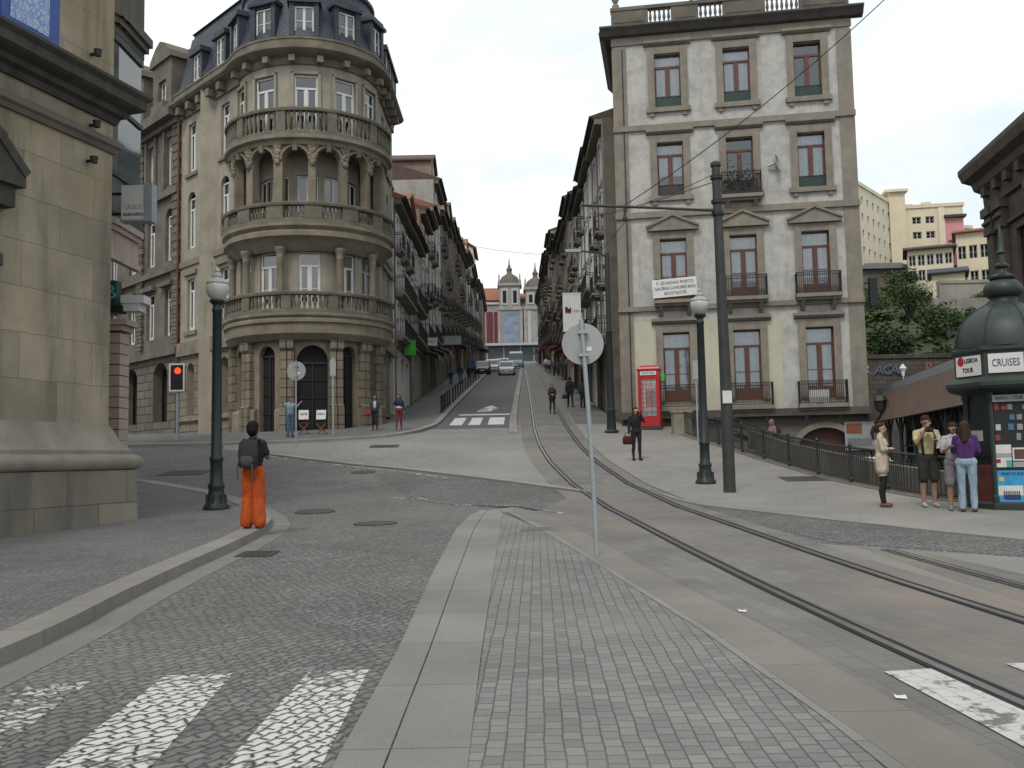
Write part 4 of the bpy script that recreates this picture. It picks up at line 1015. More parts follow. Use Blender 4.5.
ORD = 'first second third fourth fifth sixth seventh eighth ninth tenth eleventh twelfth thirteenth fourteenth fifteenth sixteenth seventeenth eighteenth nineteenth twentieth twenty-first twenty-second twenty-third twenty-fourth twenty-fifth twenty-sixth twenty-seventh twenty-eighth twenty-ninth thirtieth thirty-first thirty-second thirty-third thirty-fourth'.split()
def row_house(right, x, y0, y1, zt, colour, i, lab, wood='white_wood', gable=False, lod=0, nf=4, balc=True, roof='tiles_dark', awn=None, dpt=10.):
    Lh = y1-y0; zg = min(Pz(y0), Pz(y1)); zs = Pz((y0+y1)/2)
    h = thing('terraced_house', lab, 'house', (x, y1 if right else y0, zs), -PI/2 if right else PI/2, 'terraced houses up the right side' if right else 'terraced houses up the left side')
    H = zt-zs; gf = 3.9; fh = (H-gf-.4)/(nf-1); nb = max(2, int(Lh/2.4)); ops = []
    uu = [(k+.5)*Lh/nb for k in range(nb)]
    for f in range(1, nf):
        z0 = gf+(f-1)*fh+(.12 if balc else .7)
        for u in uu: ops.append(dict(u0=u-.52,u1=u+.52,z0=z0,z1=gf+(f-1)*fh+fh*.80,d=.2))
    for u in uu: ops.append(dict(u0=u-.8,u1=u+.8,z0=-.6,z1=3.0,d=.35))
    m_ = MB(); wall(m_, 0, Lh, -2.5, H, ops, m=0)
    m_.quad((0,0,-2.5),(0,dpt,-2.5),(0,dpt,H),(0,0,H),0); m_.quad((Lh,0,-2.5),(Lh,dpt,-2.5),(Lh,dpt,H),(Lh,0,H),0); m_.quad((0,dpt,-2.5),(Lh,dpt,-2.5),(Lh,dpt,H),(0,dpt,H),0)
    m_.build('wall', [FC[colour], M['dark']], h, fix=False)
    # roof with wide eaves
    m_ = MB(); ov = .62
    m_.profx([(-ov,H+.02),(-ov,H+.12),(dpt*.5,H+2.0),(dpt,H+.1),(dpt,H-.05),(.1,H-.05)], -.05+.06, Lh-.01)
    m_.build('roof', M[roof], h)
    m_ = MB(); m_.box(.02,Lh-.02,-.58,.08,H-.06,H+.0); m_.tube([(.02,-.68,H+.06),(Lh-.02,-.68,H+.06)], .06, 6); m_.build('eaves', M['soot'], h)
    m_ = MB(); m_.box(0.02,Lh-.02,-.45,-.003,H-.35,H-.055); m_.box(0,Lh,-.14,-.003,gf-.5,gf-.2)
    for u in [0.12]+[Lh-.12]: m_.box(u-.12,u+.12,-.07,-.003,-2,H-.36)
    m_.build('cornice', M['granite_dark'] if colour != 'dark granite' else M['stone_trim'], h)
    if gable:
        m_ = MB(); gw = Lh*.3; u = Lh/2
        m_.profy([(u-gw,H+.12),(u+gw,H+.12),(u+gw,H+2.2),(u,H+3.1),(u-gw,H+2.2)], .3, 4.5)
        d_ = m_.build('attic_gable', FC[colour] if gable is True else FC[gable], h)
        if lod < 2: window(d_, u, H+.6, .9, 1.4, wood, 'pair', .27, kids=False)
        m_ = MB(); m_.bar((u-gw-.25,2.2,H+2.1),(u,2.2,H+3.2),.1,5.0) if False else m_.profy([(u-gw-.3,H+2.05),(u,H+3.12),(u+gw+.3,H+2.05),(u+gw+.3,H+2.2),(u,H+3.3),(u-gw-.3,H+2.2)], .05, 4.6)
        m_.build('attic_roof', M[roof], h)
    for f in range(1, nf):
        bal_here = balc and (f < 3 or (i+f) % 3 == 0)
        z0 = gf+(f-1)*fh+(.12 if balc else .7); z1 = gf+(f-1)*fh+fh*.80
        for u in uu:
            if lod < 2:
                k = ('hs', round(z1-z0,2), wood, lod)
                if k not in _wc:
                    q = MB(); hh = z1-z0
                    q.box(-.66,-.52,-.09,-.003,0,hh); q.box(.52,.66,-.09,-.003,0,hh); q.box(-.7,.7,-.12,-.003,hh,hh+.16); _wc[k] = q.mesh('window_surround', M[wood] if lod == 0 else M['stone_trim'])
                link('window_surround', _wc[k], h, (u,0,z0))
            window(h, u, z0, 1.02, z1-z0, wood, 'trans' if lod < 2 else 'pair', .02, curtain='curtain' if (lod == 0 and rnd.random()<.6) else None, kids=lod < 2)
        if bal_here:
            if balc == 'long' and f in (1,2) or f == 1: link('balcony', iron_balcony(round(Lh-.8,1), .55, .95, .14, 'row', brackets=False, n=int((Lh-.8)/.2)), h, (Lh/2,-.003,gf+(f-1)*fh+.1))
            else:
                for u in uu: link('balcony', iron_balcony(1.4, .42, .95, .12, 'row', brackets=False, n=8), h, (u,-.003,gf+(f-1)*fh+.1))
    for k, u in enumerate(uu):
        m_ = MB(); m_.box(-.78,.78,0,.05,-.6,2.98); m_.box(-.7,.7,-.02,-.001,-.1,2.2,1); m_.box(-.82,.82,-.06,.0-.002,2.3,2.42)
        m_.build('shopfront', [M['shutter'] if k % 2 else M['green_wood'], M['dark']], h, (u,.25,0))
    if awn:
        m_ = MB(); m_.profx([(-.01,3.2),(-1.2,2.75),(-1.2,2.45),(-1.17,2.45),(-1.17,2.7),(-.01,3.1)], .4, Lh*.62); m_.build('awning', AW[awn], h)
    if rnd.random() < .6:
        m_ = MB(); cx = rnd.uniform(.8, Lh-.8); m_.box(cx-.3,cx+.3,dpt*.45,dpt*.55,H+1.4,H+3.1); m_.box(cx-.36,cx+.36,dpt*.44,dpt*.56,H+3.1,H+3.22); m_.build('chimney', FC['brown'], h)
    return h
cols = ['white','grey plaster','brown','blue tiled','dark granite','ochre','grey plaster','dull red','brown','dark granite','green tiled','white']
# left side: (y0,y1,eave height)
y = 51.6; i = 0
Ls = [(7.6,16.2,'white','long',None,None),(7.4,16.4,'grey plaster','long','white',None),(6.6,19.6,'brown','b',None,'grey'),(6.2,21.6,'dark granite','b',None,'grey'),(7.0,25.6,'grey plaster','b','brown','cream'),(6.0,24.6,'brown','b',None,None)]
nmL = []
while y < 226 and i < 32:
    if i < len(Ls): w, zt, c, b_, g, aw = Ls[i]
    else:
        w = rnd.uniform(6.2,9.5); zt = Pz(y)+rnd.uniform(14.2,17.5) if y > 100 else Pz(y)+rnd.uniform(15.5,17.5); c = cols[(i*5+3) % 12]; b_ = 'b'; g = rnd.choice([None,None,'white','brown','ochre']); aw = rnd.choice([None,None,'grey','cream','red'])
        w = w if y < 150 else w*1.25
    x = -6.38
    lod = 0 if y < 80 else (1 if y < 130 else 2)
    row_house(False, x, y, y+w, zt, c, i, '%s house, the %s up the left side of the hill street' % (c, ORD[i]), gable=g or False, lod=lod, nf=4 if zt-Pz(y) < 15.5 else 5, balc=b_ if y < 190 else False, roof=rnd.choice(['tiles','tiles_dark','tiles_dark']), awn=aw)
    y += w; i += 1
y = 49.9; i = 0
Rs = [(6.5,19.9,'dark granite','b'),(7.0,20.4,'grey plaster','long'),(6.5,20.0,'brown','b'),(7.2,21.5,'dark granite','long'),(6.5,23.2,'grey plaster','b')]
while y < 222 and i < 32:
    if i < len(Rs): w, zt, c, b_ = Rs[i]
    else: w = rnd.uniform(6.2,9.)*(1 if y < 150 else 1.25); zt = Pz(y)+rnd.uniform(14,16.8); c = ['dark granite','brown','grey plaster','dark granite','green tiled','grey plaster','white'][(i*3) % 7]; b_ = 'long' if i % 2 else 'b'
    x = 5.15 if y < 120 else 5.15+(y-120)*.014
    lod = 0 if y < 75 else (1 if y < 120 else 2)
    row_house(True, x, y, y+w, zt, c, i, '%s house, the %s up the right side of the hill street' % (c, ORD[i]), wood='white_wood' if i % 3 else 'grey_wood', gable=False, lod=lod, nf=5, balc=b_ if y < 190 else False, awn='red' if i in (0,1) else rnd.choice([None,'red','grey']))
    y += w; i += 1

# street signs hung on houses
def box_sign(name, lab, cat, x, y, z, w, h, mat, texts=(), proj=.0, arm=None):
    t = thing(name, lab, cat, (x,y,z)); b = MB(); b.box(-w/2,w/2,-.12,.12,-h/2,h/2); b.box(-w/2-.03,w/2+.03,-.14,.14,h/2-.03,h/2+.03); b.box(-w/2-.03,w/2+.03,-.14,.14,-h/2-.03,-h/2+.03)
    b.build('panel', mat, t)
    if arm:
        for zz_ in (-h*.3,h*.3):
            if abs(arm) > w/2: b = MB(); b.box(min(arm,0),max(arm,0),-.02,.02,zz_-.02,zz_+.02); b.build('bracket', M['black'], t)
    for tx, sz, wd, dx, dz, mt in texts: lettering(tx, sz, M[mt], t, (dx,-.128,dz), width=wd)
    return t
box_sign('hanging_sign', 'white shop sign reading C 1001 over the left pavement', 'sign', -5.7, 66, Pz(66)+4.0, 1.05, .5, M['white'], [('C 1001',.3,.75,0,0,'ink')], arm=-.6)
box_sign('hanging_sign', 'long grey fascia box jutting over the left pavement beyond the white sign', 'sign', -5.3, 82, Pz(82)+4.0, 1.9, .7, M['signback'], arm=-1.2)
t = box_sign('hanging_sign', 'tall pale panel with a small black and red mark above the right shopfronts', 'sign', 3.25, 50, 9.35, .95, 2.0, M['white'], [], arm=1.95)
b = MB(); b.add([(-.36,-.13,.0),(-.05,-.13,-.02),(-.05,-.13,.28),(-.16,-.13,.16),(-.24,-.13,.26),(-.36,-.13,.30)], [(0,1,2,3,4,5)]); b.add([(-.36,-.131,-.05),(-.05,-.131,-.07),(-.05,-.131,-.01),(-.36,-.131,.01)], [(0,1,2,3)], 1)
b.build('emblem', [M['ink'], M['red']], t); lettering('Liga', .2, M['signback'], t, (.2,-.131,.08), width=.36)
box_sign('hanging_sign', 'bright green sign box over the shop next to the rounded building', 'sign', -5.85, 54.6, Pz(54.6)+3.75, .62, .8, AW['green'], arm=-.5)

# ------------------------------------------------------------------ church at the top of the street
ch = thing('hilltop_church', 'twin-towered stone church closing the top of the street', 'church', (0,318,Pz(318)))
M['azulejo'] = mbrick('blue_white_tile_panels', (.27,.31,.38), (.15,.21,.33), (.27,.29,.33), 1.1, 1.5, .05, wall=(1,0), distort=1.6, bump=0, patch=.2)
M['church_st'] = mbasic('church_granite', (.34,.325,.30), (.23,.222,.205), .6, .9, .2, 10, stain=.5)
b = MB(); b.box(-3.2,9,2,26,-4,21); b.build('nave', M['church_st'], ch)
b = MB(); b.profx([(1,21),(14,25.5),(27,21)], -3.6, 9.5); b.build('roof', M['tiles'], ch)
b = MB(); b.box(-1.2,5.4,.3,1.99,-4,19); b.build('tile_facade', M['azulejo'], ch)
for tx, top in ((-.2,0),(8.6,-1.5)):
    b = MB(); w = 3.7
    b.box(tx-w,tx+w,-1.5,5.5,-4,17.2); b.box(tx-w-.5,tx+w+.5,-2,6,17.2,18.2)
    for sx_ in (-1,1): b.box(tx+sx_*w-.5,tx+sx_*w+.5,-1.8,-1.4,-4,17.2)
    b.box(tx-w+.2,tx+w-.2,-1.3,5.3,18.2,25.5+top); b.box(tx-w-.4,tx+w+.4,-1.9,5.9,25.5+top,26.4+top)
    tw = b.build('tower', M['church_st'], ch)
    b = MB(); b.lathe([(w,26.4+top),(w*.95,27.4+top),(w*.75,29+top),(w*.35,30+top),(.9,30.2+top),(.8,31+top),(1.1,31.6+top),(.6,32.4+top),(.25,33.5+top),(.12,35.5+top),(0,35.6+top)], 16, c=(tx,2)); b.build('spire', M['granite_dark'], ch, smooth=True)
    for sx_ in (-1,1):
        for sy_ in (-1.5,5.4):
            b = MB(); b.lathe([(.4,26.4+top),(.45,27.2+top),(.2,27.8+top),(.3,28.6+top),(0,30+top)], 8, c=(tx+sx_*(w-.2),sy_)); b.build('pinnacle', M['church_st'], ch)
    for wx in (-1.75,1.75):
        b = MB(); b.box(wx-1.2,wx+1.2,-.25,.0,19.0,24.6+top,0); b.build('belfry_frame', M['grey_wood'], ch, (tx,-1.32,0))
        b = MB(); b.box(wx-.62,wx+.62,-.3,-.252,19.6,23.8+top); b.build('belfry_opening', M['dark'], ch, (tx,-1.32,0))
b = MB()
for x0 in (-2.6,): b.box(x0,x0+5.2,-1.62,-1.52,.8,16.6)
b.build('tile_panel', M['azulejo'], ch)
for x0 in (5.6, 9.9):
    b = MB(); b.box(x0,x0+1.3,-1.8,-1.52,2,16.8); b.build('pilaster', M['grey_wood'], ch)
b = MB(); b.box(7.2,9.6,-1.7,-1.51,-1,6); b.build('door', mbasic('church_door_red',(.17,.04,.035),None,2,.8,.1), ch)
lb = thing('long_church_wing', 'long pale wing with an orange tiled roof left of the church towers', 'building', (-9.2,322,Pz(318)))
b = MB(); b.box(-7,5.6,0,14,-4,21.4); b.build('wall', M['church_st'], lb)
b = MB(); b.profx([(-1,21.4),(7,27.0),(15,21.4)], -7.4, 5.7); b.build('roof', M['tiles'], lb)
b = MB(); b.box(-7.1,5.6,-.3,-.02,19.8,21.3); b.box(-6.8,5.4,-.36,-.31,20.1,20.9,1); b.build('cornice', [M['granite_dark'], M['white_wood']], lb)
for x0, x1 in ((.9,3.0),(3.5,5.5)):
    b = MB(); b.box(x0,x1,-.35,-.1,4.5,17.5); tag(b.build('hanging_banner', mbasic('wine_red_banner',(.16,.03,.045),(.12,.025,.035),1,.8,.05), loc=(-9.2,322,Pz(318))), '%s wine red banner on the wing beside the church' % ('left' if x0 < 2 else 'right'), 'banner')
# canopy across the top of the street with tram shelter glass
cn = thing('street_top_shelter', 'white-edged canopy with blue glass across the top of the street', 'shelter', (1.5,312,Pz(312)))
b = MB(); b.box(-10,12,-1.5,2.5,5.2,6.0); b.build('roof', M['grey_wood'], cn)
b = MB(); b.box(-10,12,.9,1.1,0,5.19); b.build('glazing', mbasic('blue_grey_glass',(.05,.07,.08),(.03,.045,.055),.3,.3,0), cn)
for x in (-9.5,-4,1.5,6,11.5): b = MB(); b.box(x-.15,x+.15,.5,.8,0,5.19); b.build('post', M['galv'], cn)
# tall white gabled house showing over the left roofs
wg = thing('tall_white_house', 'tall white gabled house rising above the roofs on the left of the street', 'house', (-10.5,172,Pz(172)))
b = MB(); b.profy([(-4,0),(4,0),(4,21),(0,23.5),(-4,21)], -4, 6); b.build('wall', FC['white'], wg)
b = MB(); b.profy([(-4.6,20.8),(0,23.7),(4.6,20.8),(4.6,21.1),(0,24.0),(-4.6,21.1)], -4.5, 6.5); b.build('roof', M['tiles'], wg)
for zz_ in (12,16.5): window(wg, 1.5, zz_, 1.1, 2.2, 'brown_wood', 'pair', -4.08, kids=False)

# ------------------------------------------------------------------ old church corner nearest on the left
CW = Vector((-7.62,17.9,0)); dw = Vector((.29,.957,0)).normalized(); aw_ = math.atan2(dw.y,dw.x); LW2 = 24.
oc = thing('old_church_corner', 'big granite block corner of an old church with heavy dark cornice', 'church', CW-dw*LW2, aw_)
M['ashlar'] = mbrick('large_granite_ashlar', (.48,.41,.29), (.33,.29,.22), (.22,.19,.145), 1.7, .78, .007, wall=(dw.x,dw.y), distort=.05, bump=.45, stain=.8, patch=.42, tint=(.36,.27,.13))
M['ashlar_dark'] = mbrick('sooty_ashlar', (.33,.295,.228), (.22,.2,.163), (.15,.135,.11), 1.5, .95, .012, wall=(dw.x,dw.y), distort=.03, bump=.4, stain=.8, patch=.35)
M['ashlar_torus'] = mbasic('rounded_granite_moulding',(.31,.28,.22),(.18,.165,.135),1.2,.9,.5,35,stain=.7)
M['soot'] = mbasic('soot_black_stone', (.075,.07,.06), (.035,.033,.03), 1.5, .95, .4, 30, stain=.5)
def wrap(name, prof, mat, sm=False):
    """profile (outward, z) run along the wall and round the corner"""
    m_ = MB(); n = len(prof); P = []
    for e, z in prof: P.append([(0,-e,z),(LW2+e,-e,z),(LW2+e,8,z)])
    vs = [p for row in P for p in row]; fs = []
    for i in range(n):
        j = (i+1) % n
        for k in range(2): fs.append((i*3+k, i*3+k+1, j*3+k+1, j*3+k))
    fs.append(tuple(i*3 for i in range(n))); fs.append(tuple(i*3+2 for i in reversed(range(n))))
    m_.add(vs, fs); return m_.build(name, mat, oc, smooth=sm)
b = MB(); b.box(0,LW2,0,8,1.9,13.5); b.build('wall', M['ashlar'], oc)
wrap('plinth', [(-.3,-.6),(.40,-.6),(.36,1.55),(-.3,1.55)], M['ashlar_dark'])
wrap('torus_moulding', [(-.3,1.55)]+[(.30+.15*math.cos(t),1.70+.15*math.sin(t)) for t in [R(a) for a in range(-90,91,20)]]+[(.30,1.92),(.16,2.05),(.06,2.3),(-.02,2.45),(-.3,2.45)], M['ashlar_torus'], 35)
wrap('string_moulding', [(-.2,7.62),(.05,7.62),(.09,7.7),(.14,7.74),(.14,7.84),(.06,7.9),(-.2,7.9)], M['granite_dark'])
wrap('cornice', [(-.2,8.2),(.06,8.2),(.1,8.32),(.2,8.36),(.22,8.46),(.38,8.52),(.44,8.56),(.44,8.72),(.52,8.8),(.52,8.86),(.1,8.98),(-.2,8.98)], M['soot'])
# tile panel above the cornice
b = MB(); b.box(-.85,.45,-.03,0,0,4.2); b.box(-.66,.20,-.04,-.031,.16,4.2,1)
u_ = LW2-1.9
def onwall(u, e, z): p = CW-dw*LW2+dw*u+Vector((dw.y,-dw.x,0))*e; return (p.x,p.y,z)
M['blue'] = mbasic('cobalt_tile_border', (.015,.075,.33), (.012,.055,.25), 5, .3, .05)
s_ = NT('blue_scroll_tiles'); v_ = s_.pos(); vo = s_.n('ShaderNodeTexVoronoi', {'Vector': v_, 'Scale': 7.}, feature='DISTANCE_TO_EDGE').outputs[0]
wv = s_.n('ShaderNodeTexNoise', {'Vector': v_, 'Scale': 16., 'Detail': 2., 'Distortion': 2.5}).outputs[0]
s_.l(s_.mix(s_.ramp(wv, .46, .54), s_.mix(s_.ramp(vo, .02, .08), (.05,.12,.42), (.42,.50,.60)), (.16,.25,.50)), s_.b.inputs['Base Color']); s_.b.inputs['Roughness'].default_value = .3
tp = tag(b.build('tile_panel', [M['blue'], s_.m], loc=onwall(u_, .003, 9.05), rz=aw_), 'blue and white tile panel with cobalt border above the dark cornice', 'tile panel')
# window pediment that pokes into view
b = MB(); b.box(-2.4,0,-.34,-.003,5.55,5.72); b.box(-2.3,-.12,-.24,-.003,5.2,5.55); b.box(-2.2,-.35,-.16,-.003,4.4,4.6); b.box(-2.2,-.3,-.2,-.003,4.2,4.4); b.box(-2.2,-.4,-.12,-.003,2.6,4.2)
b.add([(0,-.34,5.72),(-2.4,-.34,5.72),(-1.2,-.34,6.75),(0,-.004,5.72),(-2.4,-.004,5.72),(-1.2,-.004,6.75)], [(0,1,2),(3,5,4),(0,2,5,3),(1,4,5,2)]); b.bar((.02,-.22,5.78),(-1.2,-.22,6.86),.3,.16)
for k in range(12): b.ball((-.30-k*.05,-.2-.05*math.sin(k*2),6.12+.05*math.cos(k*1.7)+k*.035), .14, seg=7, rings=5)
b.build('pediment', M['soot'], oc, (LW2-2.45,0,0.7))
# floodlights on the wall
for u, z in ((LW2-.62,9.35),(LW2-.62,7.98),(LW2-.68,7.28)):
    b = MB(); b.tube([(0,0,0),(0,-.16,0)], .03, 6); b.lathe([(0,-.05),(.06,-.05),(.075,.06),(.08,.07),(0,.07)], 10, c=(0,-.16))
    tag(b.build('wall_floodlight', M['black'], loc=onwall(u, .0, z), rz=aw_), {9.35:'small black floodlight on the stone above the dark cornice',7.98:'black floodlight fixed just under the cornice of the old church',7.28:'lowest black floodlight on the church stone below the moulding'}[z], 'floodlight')

# ------------------------------------------------------------------ pink and white house with round glazed bay behind it
ph = thing('bay_window_house', 'narrow pink and white house with a round glazed bay behind the church', 'house', (-8.62,20.6,Z(-8.6,20.6)))
M['pink'] = mbasic('pale_pink_stone', (.42,.33,.28), (.34,.275,.235), 2, .8, .2, 40, stain=.35)
b = MB(); b.prism([(-5,0),(-.35,0),(-.35,.5),(-6,12),(-10,12)], -.5, 13); b.build('wall', M['pink'], ph)
b = MB()
for k in range(13): b.box(-.34,.12,-.1,.4,.9+k*.235,.9+k*.235+.215)
b.box(-.36,.16,-.14,.42,-.3,.6); b.box(-.4,.24,-.2,.45,.6,.72); b.lathe([(.26,.72),(.26,.8),(.2,.88)], 10, c=(-.1,.1)); b.box(-.40,.2,-.18,.45,3.98,4.1); b.box(-.42,.3,-.24,.45,4.1,4.22)
b.build('rusticated_pilaster', M['pink'], ph)
b = MB(); b.box(-1.6,-.36,-.05,.0-.003,0,4.3); b.build('shop_door', M['galv'], ph)
b = MB(); b.box(-2.2,.22,-.34,-.004,4.35,4.5); b.box(-2.2,.1,-.30,-.004,4.5,5.05,1); b.box(.2,.7,-.3,.1,4.55,4.72,2); b.box(.25,.6,-.28,.08,4.38,4.55,2); b.build('shop_canopy', [M['black'], M['green_wood'], M['white_wood']], ph)
lettering('LAB', .46, mbasic('teal_letters',(.08,.36,.38),None,3,.5,0), ph, (-.38,-.31,4.78), width=.95)
BP = [(-3.2,-.30),(-.62,-.30),(-.42,-.25),(-.26,-.12),(-.18,.06),(-.16,.3),(-.16,1.6)]
def path_wall(mb_, pts, z0, z1, th=.0, out=0., m=0):
    for (xa,ya),(xb,yb) in zip(pts, pts[1:]):
        d = Vector((xb-xa,yb-ya,0)).normalized(); n_ = Vector((d.y,-d.x,0)); a = Vector((xa,ya,0))-d*out*.35; b_ = Vector((xb,yb,0))+d*out*.35
        if th == 0: mb_.quad((a.x,a.y,z0),(b_.x,b_.y,z0),(b_.x,b_.y,z1),(a.x,a.y,z1),m)
        else:
            q_ = [a+n_*out,b_+n_*out,b_-n_*th,a-n_*th]; mb_.prism([(p.x,p.y) for p in q_], z0, z1, m)
b = MB()
for z0, z1 in ((6.55,6.70),(7.5,7.6),(9.05,9.15),(10.6,10.78)): path_wall(b, BP, z0, z1, .08, .05)
for x in (-1.0,-.62): b.box(x-.035,x+.035,-.36,-.24,6.7,10.6)
b.build('bay_frame', M['green_wood'], ph)
b = MB(); path_wall(b, BP, 6.7, 10.6); b.build('bay_glass', mbasic('bay_dark_glass',(.10,.115,.12),(.06,.07,.075),.6,.05,0,spec=.9), ph, fix=False)
b = MB(); b.tube([(-.2,-.12,5.0),(-.2,-.12,10.6)], .05, 8); b.build('white_post', M['white_wood'], ph)
b = MB()
for z0, z1, o_ in ((6.4,6.55,.09),(6.28,6.4,.04),(5.75,6.28,-.02),(5.62,5.75,.03)): path_wall(b, BP, z0, z1, .12, o_)
b.build('bay_corbel', M['pink'], ph)
b = MB(); b.profx([(-.26,5.62),(-.26,5.5),(-.2,5.3),(-.05,5.1),(.25,5.0),(.25,5.62)], -3.0, -.24); b.lathe([(.0,4.95),(.10,5.0),(.16,5.15),(.10,5.3),(.0,5.32)], 10, c=(-.3,-.12)); b.build('corbel_scroll', M['white_wood'], ph)
b = MB()
for z0, z1, o_ in ((10.78,10.95,.06),(10.95,11.1,.16),(11.1,11.3,.24),(11.3,12.4,.05)): path_wall(b, BP, z0, z1, .15, o_)
b.build('bay_cornice', M['granite_dark'], ph)
bs = thing('projecting_sign', 'white light box sign with faint red lettering on the corner house', 'sign', (-8.2,20.35,7.33))
b = MB(); b.box(-.20,.44,-.13,.13,-.38,.38); b.build('panel', M['white'], bs); b = MB(); b.box(.30,.47,-.15,.15,-.43,.43); b.box(-.22,.30,-.15,.15,-.42,-.38); b.build('frame', M['galv'], bs)
lettering('LAURUS', .15, mbasic('faded_red_letters',(.55,.36,.34),None,3,.6,0), bs, (.06,-.134,-.1), width=.36); lettering('CALÇADO AUTÊNTICO', .09, M['ink'], bs, (.06,-.134,-.27), width=.44)
b = MB(); b.box(-.95,-.2,-.03,.03,-.25,-.2); b.box(-.95,-.2,-.03,.03,.2,.25); b.box(-.98,-.93,-.04,.04,-.45,.45); b.build('bracket', M['black'], bs)

# ------------------------------------------------------------------ right-hand background: hillside, walls, apartment blocks
def hz_(x, y):
    t = max(0, min(1, (y-62)/42)); return 6.6+13.0*t+.6*math.sin(x*.35+y*.2)+(max(0,y-104)*.10)
b = MB(); xs = [16+3.4*i for i in range(26)]; ys = [62+3.5*j for j in range(13)]+[115,130,160]
for y in ys:
    for x in xs: b.v.append((x,y,hz_(x,y)))
for j in range(len(ys)-1):
    for i in range(len(xs)-1): a = j*len(xs)+i; b.f.append((a,a+1,a+1+len(xs),a+len(xs))); b.mi.append(0)
M['hill'] = mbasic('weedy_hill_soil', (.06,.07,.03), (.035,.045,.02), .5, .95, .4, 6)
tag(b.build('hillside', M['hill'], fix=False), kind='structure')
M['rubble'] = mbrick('rubble_wall', (.17,.155,.13), (.11,.10,.085), (.05,.045,.04), .6, .3, .02, wall=(1,0), distort=.15, bump=.7, stain=.7)
b = MB(); b.box(15.5,75,61.3,61.98,-1,7.7); b.box(15.5,75,61.2,62.1,7.7,7.95)
b.build('tmp', M['rubble']); rw = bpy.data.objects['tmp']; rw.name = 'retaining_wall'; tag(rw, 'long rubble retaining wall with graffiti below the green hillside', 'wall')
GF = [mbasic('graffiti_white',(.55,.55,.55),None,3,.7,0), mbasic('graffiti_blue',(.16,.2,.38),None,3,.7,0), mbasic('graffiti_orange',(.45,.16,.10),None,3,.7,0)]
for tx, sz, x, z, mi in (('ACAB',.85,24.4,6.95,1),('ZEFE',.8,28.6,7.0,0),('R',.9,26.9,7.0,2),('OS',.7,30.9,6.9,2),('KOR',.7,22.4,7.0,0)):
    g_ = text_mesh(tx, sz, GF[mi], extr=.01, shear=.25, space=.85); link('graffiti', g_, rw, (x,61.17,z))
b = MB(); b.box(15.5,30.5,60.2,61.15,4.3,4.7); b.box(15.5,75,59.5,61.15,-1,4.2); tag(b.build('lower_wall', M['granite_dark']), 'dark lower granite wall standing before the rubble retaining wall', 'wall')
FCR = mbasic('cream_apartment_render', (.66,.59,.43), (.59,.52,.385), .6, .9, .1, 15, stain=.25, stainc=(.3,.25,.16))
M['cream_pale'] = mbasic('pale_cream_render', (.70,.65,.50), (.62,.57,.44), .6, .9, .1, 15, stain=.2, stainc=(.3,.25,.16))
M['pinkr'] = mbasic('pink_render', (.58,.27,.28), (.52,.24,.25), .6, .9, .1, 15)
def block(name, lab, cat, p0, p1, z0, z1, dpt, mat, floors, cols_, ww=1.1, wh=1.5, roof=None, top=.4, frames='grey_wood', skip=None, flat=True, zb=None):
    p0, p1 = Vector((*p0,0)), Vector((*p1,0)); d = p1-p0; L = d.length
    h = thing(name, lab, cat, (p0.x,p0.y,z0), math.atan2(d.y,d.x)); H = z1-z0
    ops = []
    for f in range(floors):
        for c in range(cols_):
            if skip and skip(f,c): continue
            u = (c+.5)*L/cols_; z = .9+f*(H-1.0)/floors; ops.append(dict(u0=u-ww/2,u1=u+ww/2,z0=z,z1=z+wh,d=.25))
    m_ = MB(); wall(m_, 0, L, -3, H, ops, m=0)
    for q in (((0,0),(0,dpt)),((L,0),(L,dpt)),((0,dpt),(L,dpt))): (a,b2),(c,e) = q; m_.quad((a,b2,-3),(c,e,-3),(c,e,H),(a,b2,H),0)
    if flat: m_.quad((0,0,H-.01),(L,0,H-.01),(L,dpt,H-.01),(0,dpt,H-.01),0)
    m_.build('wall', [mat, M['dark']], h, fix=False)
    for o in ops: window(h, (o['u0']+o['u1'])/2, o['z0'], ww-.02, wh-.02, frames, 'pair', .14, kids=False)
    if roof:
        m_ = MB(); m_.profx([(-.5,H-.02),(-.5,H+.12),(dpt*.5,H+roof[1]),(dpt+.4,H+.12),(dpt+.4,H-.02)], -.4, L+.4); m_.build('roof', M[roof[0]] if isinstance(roof[0],str) else roof[0], h)
    else:
        m_ = MB(); m_.box(-.15,L+.15,-.15,.2,H,H+top); m_.box(-.15,.2,.2,dpt,H,H+top); m_.box(L-.2,L+.15,.2,dpt,H,H+top); m_.build('parapet', mat, h)
    return h
ap = block('apartment_block', 'tall cream apartment block receding behind the plastered corner building', 'building', (34,97.0), (45.4,111), 15, 31.0, 11, M['cream_pale'], 8, 10, .6, .9)
for x in (7.5, 9.5, 12):
    m_ = MB(); m_.tube([(x,3,16.4),(x,3,19.6)], .05, 5); m_.bar((x-.7,3,19.2),(x+.7,3,19.2),.05); m_.bar((x-.5,3,18.7),(x+.5,3,18.7),.05); m_.build('antenna', M['galv'], ap)
ap2 = block('apartment_block', 'cream apartment block with square windows and a pink stair panel', 'building', (45.9,110.6), (53.2,109.4), 15, 30.3, 9, FCR, 8, 5, 1.0, .85, skip=lambda f,c: c not in (1,2))
m_ = MB(); m_.box(-.9,.9,-.6,3,-2,17.2); m_.box(-1.4,1.2,-1,3.4,17.2,17.5); m_.build('stair_tower', FCR, ap2)
m_ = MB(); m_.box(4.6,5.3,-.2,0-.003,-1,15.2); m_.box(5.3,7.3,-.12,-.003,3,13.8,1); m_.box(5.2,7.6,-.6,1,13.9,14.2,2); m_.build('pink_panel', [M['cream_pale'], M['pinkr'], M['soot']], ap2)
m_ = MB()
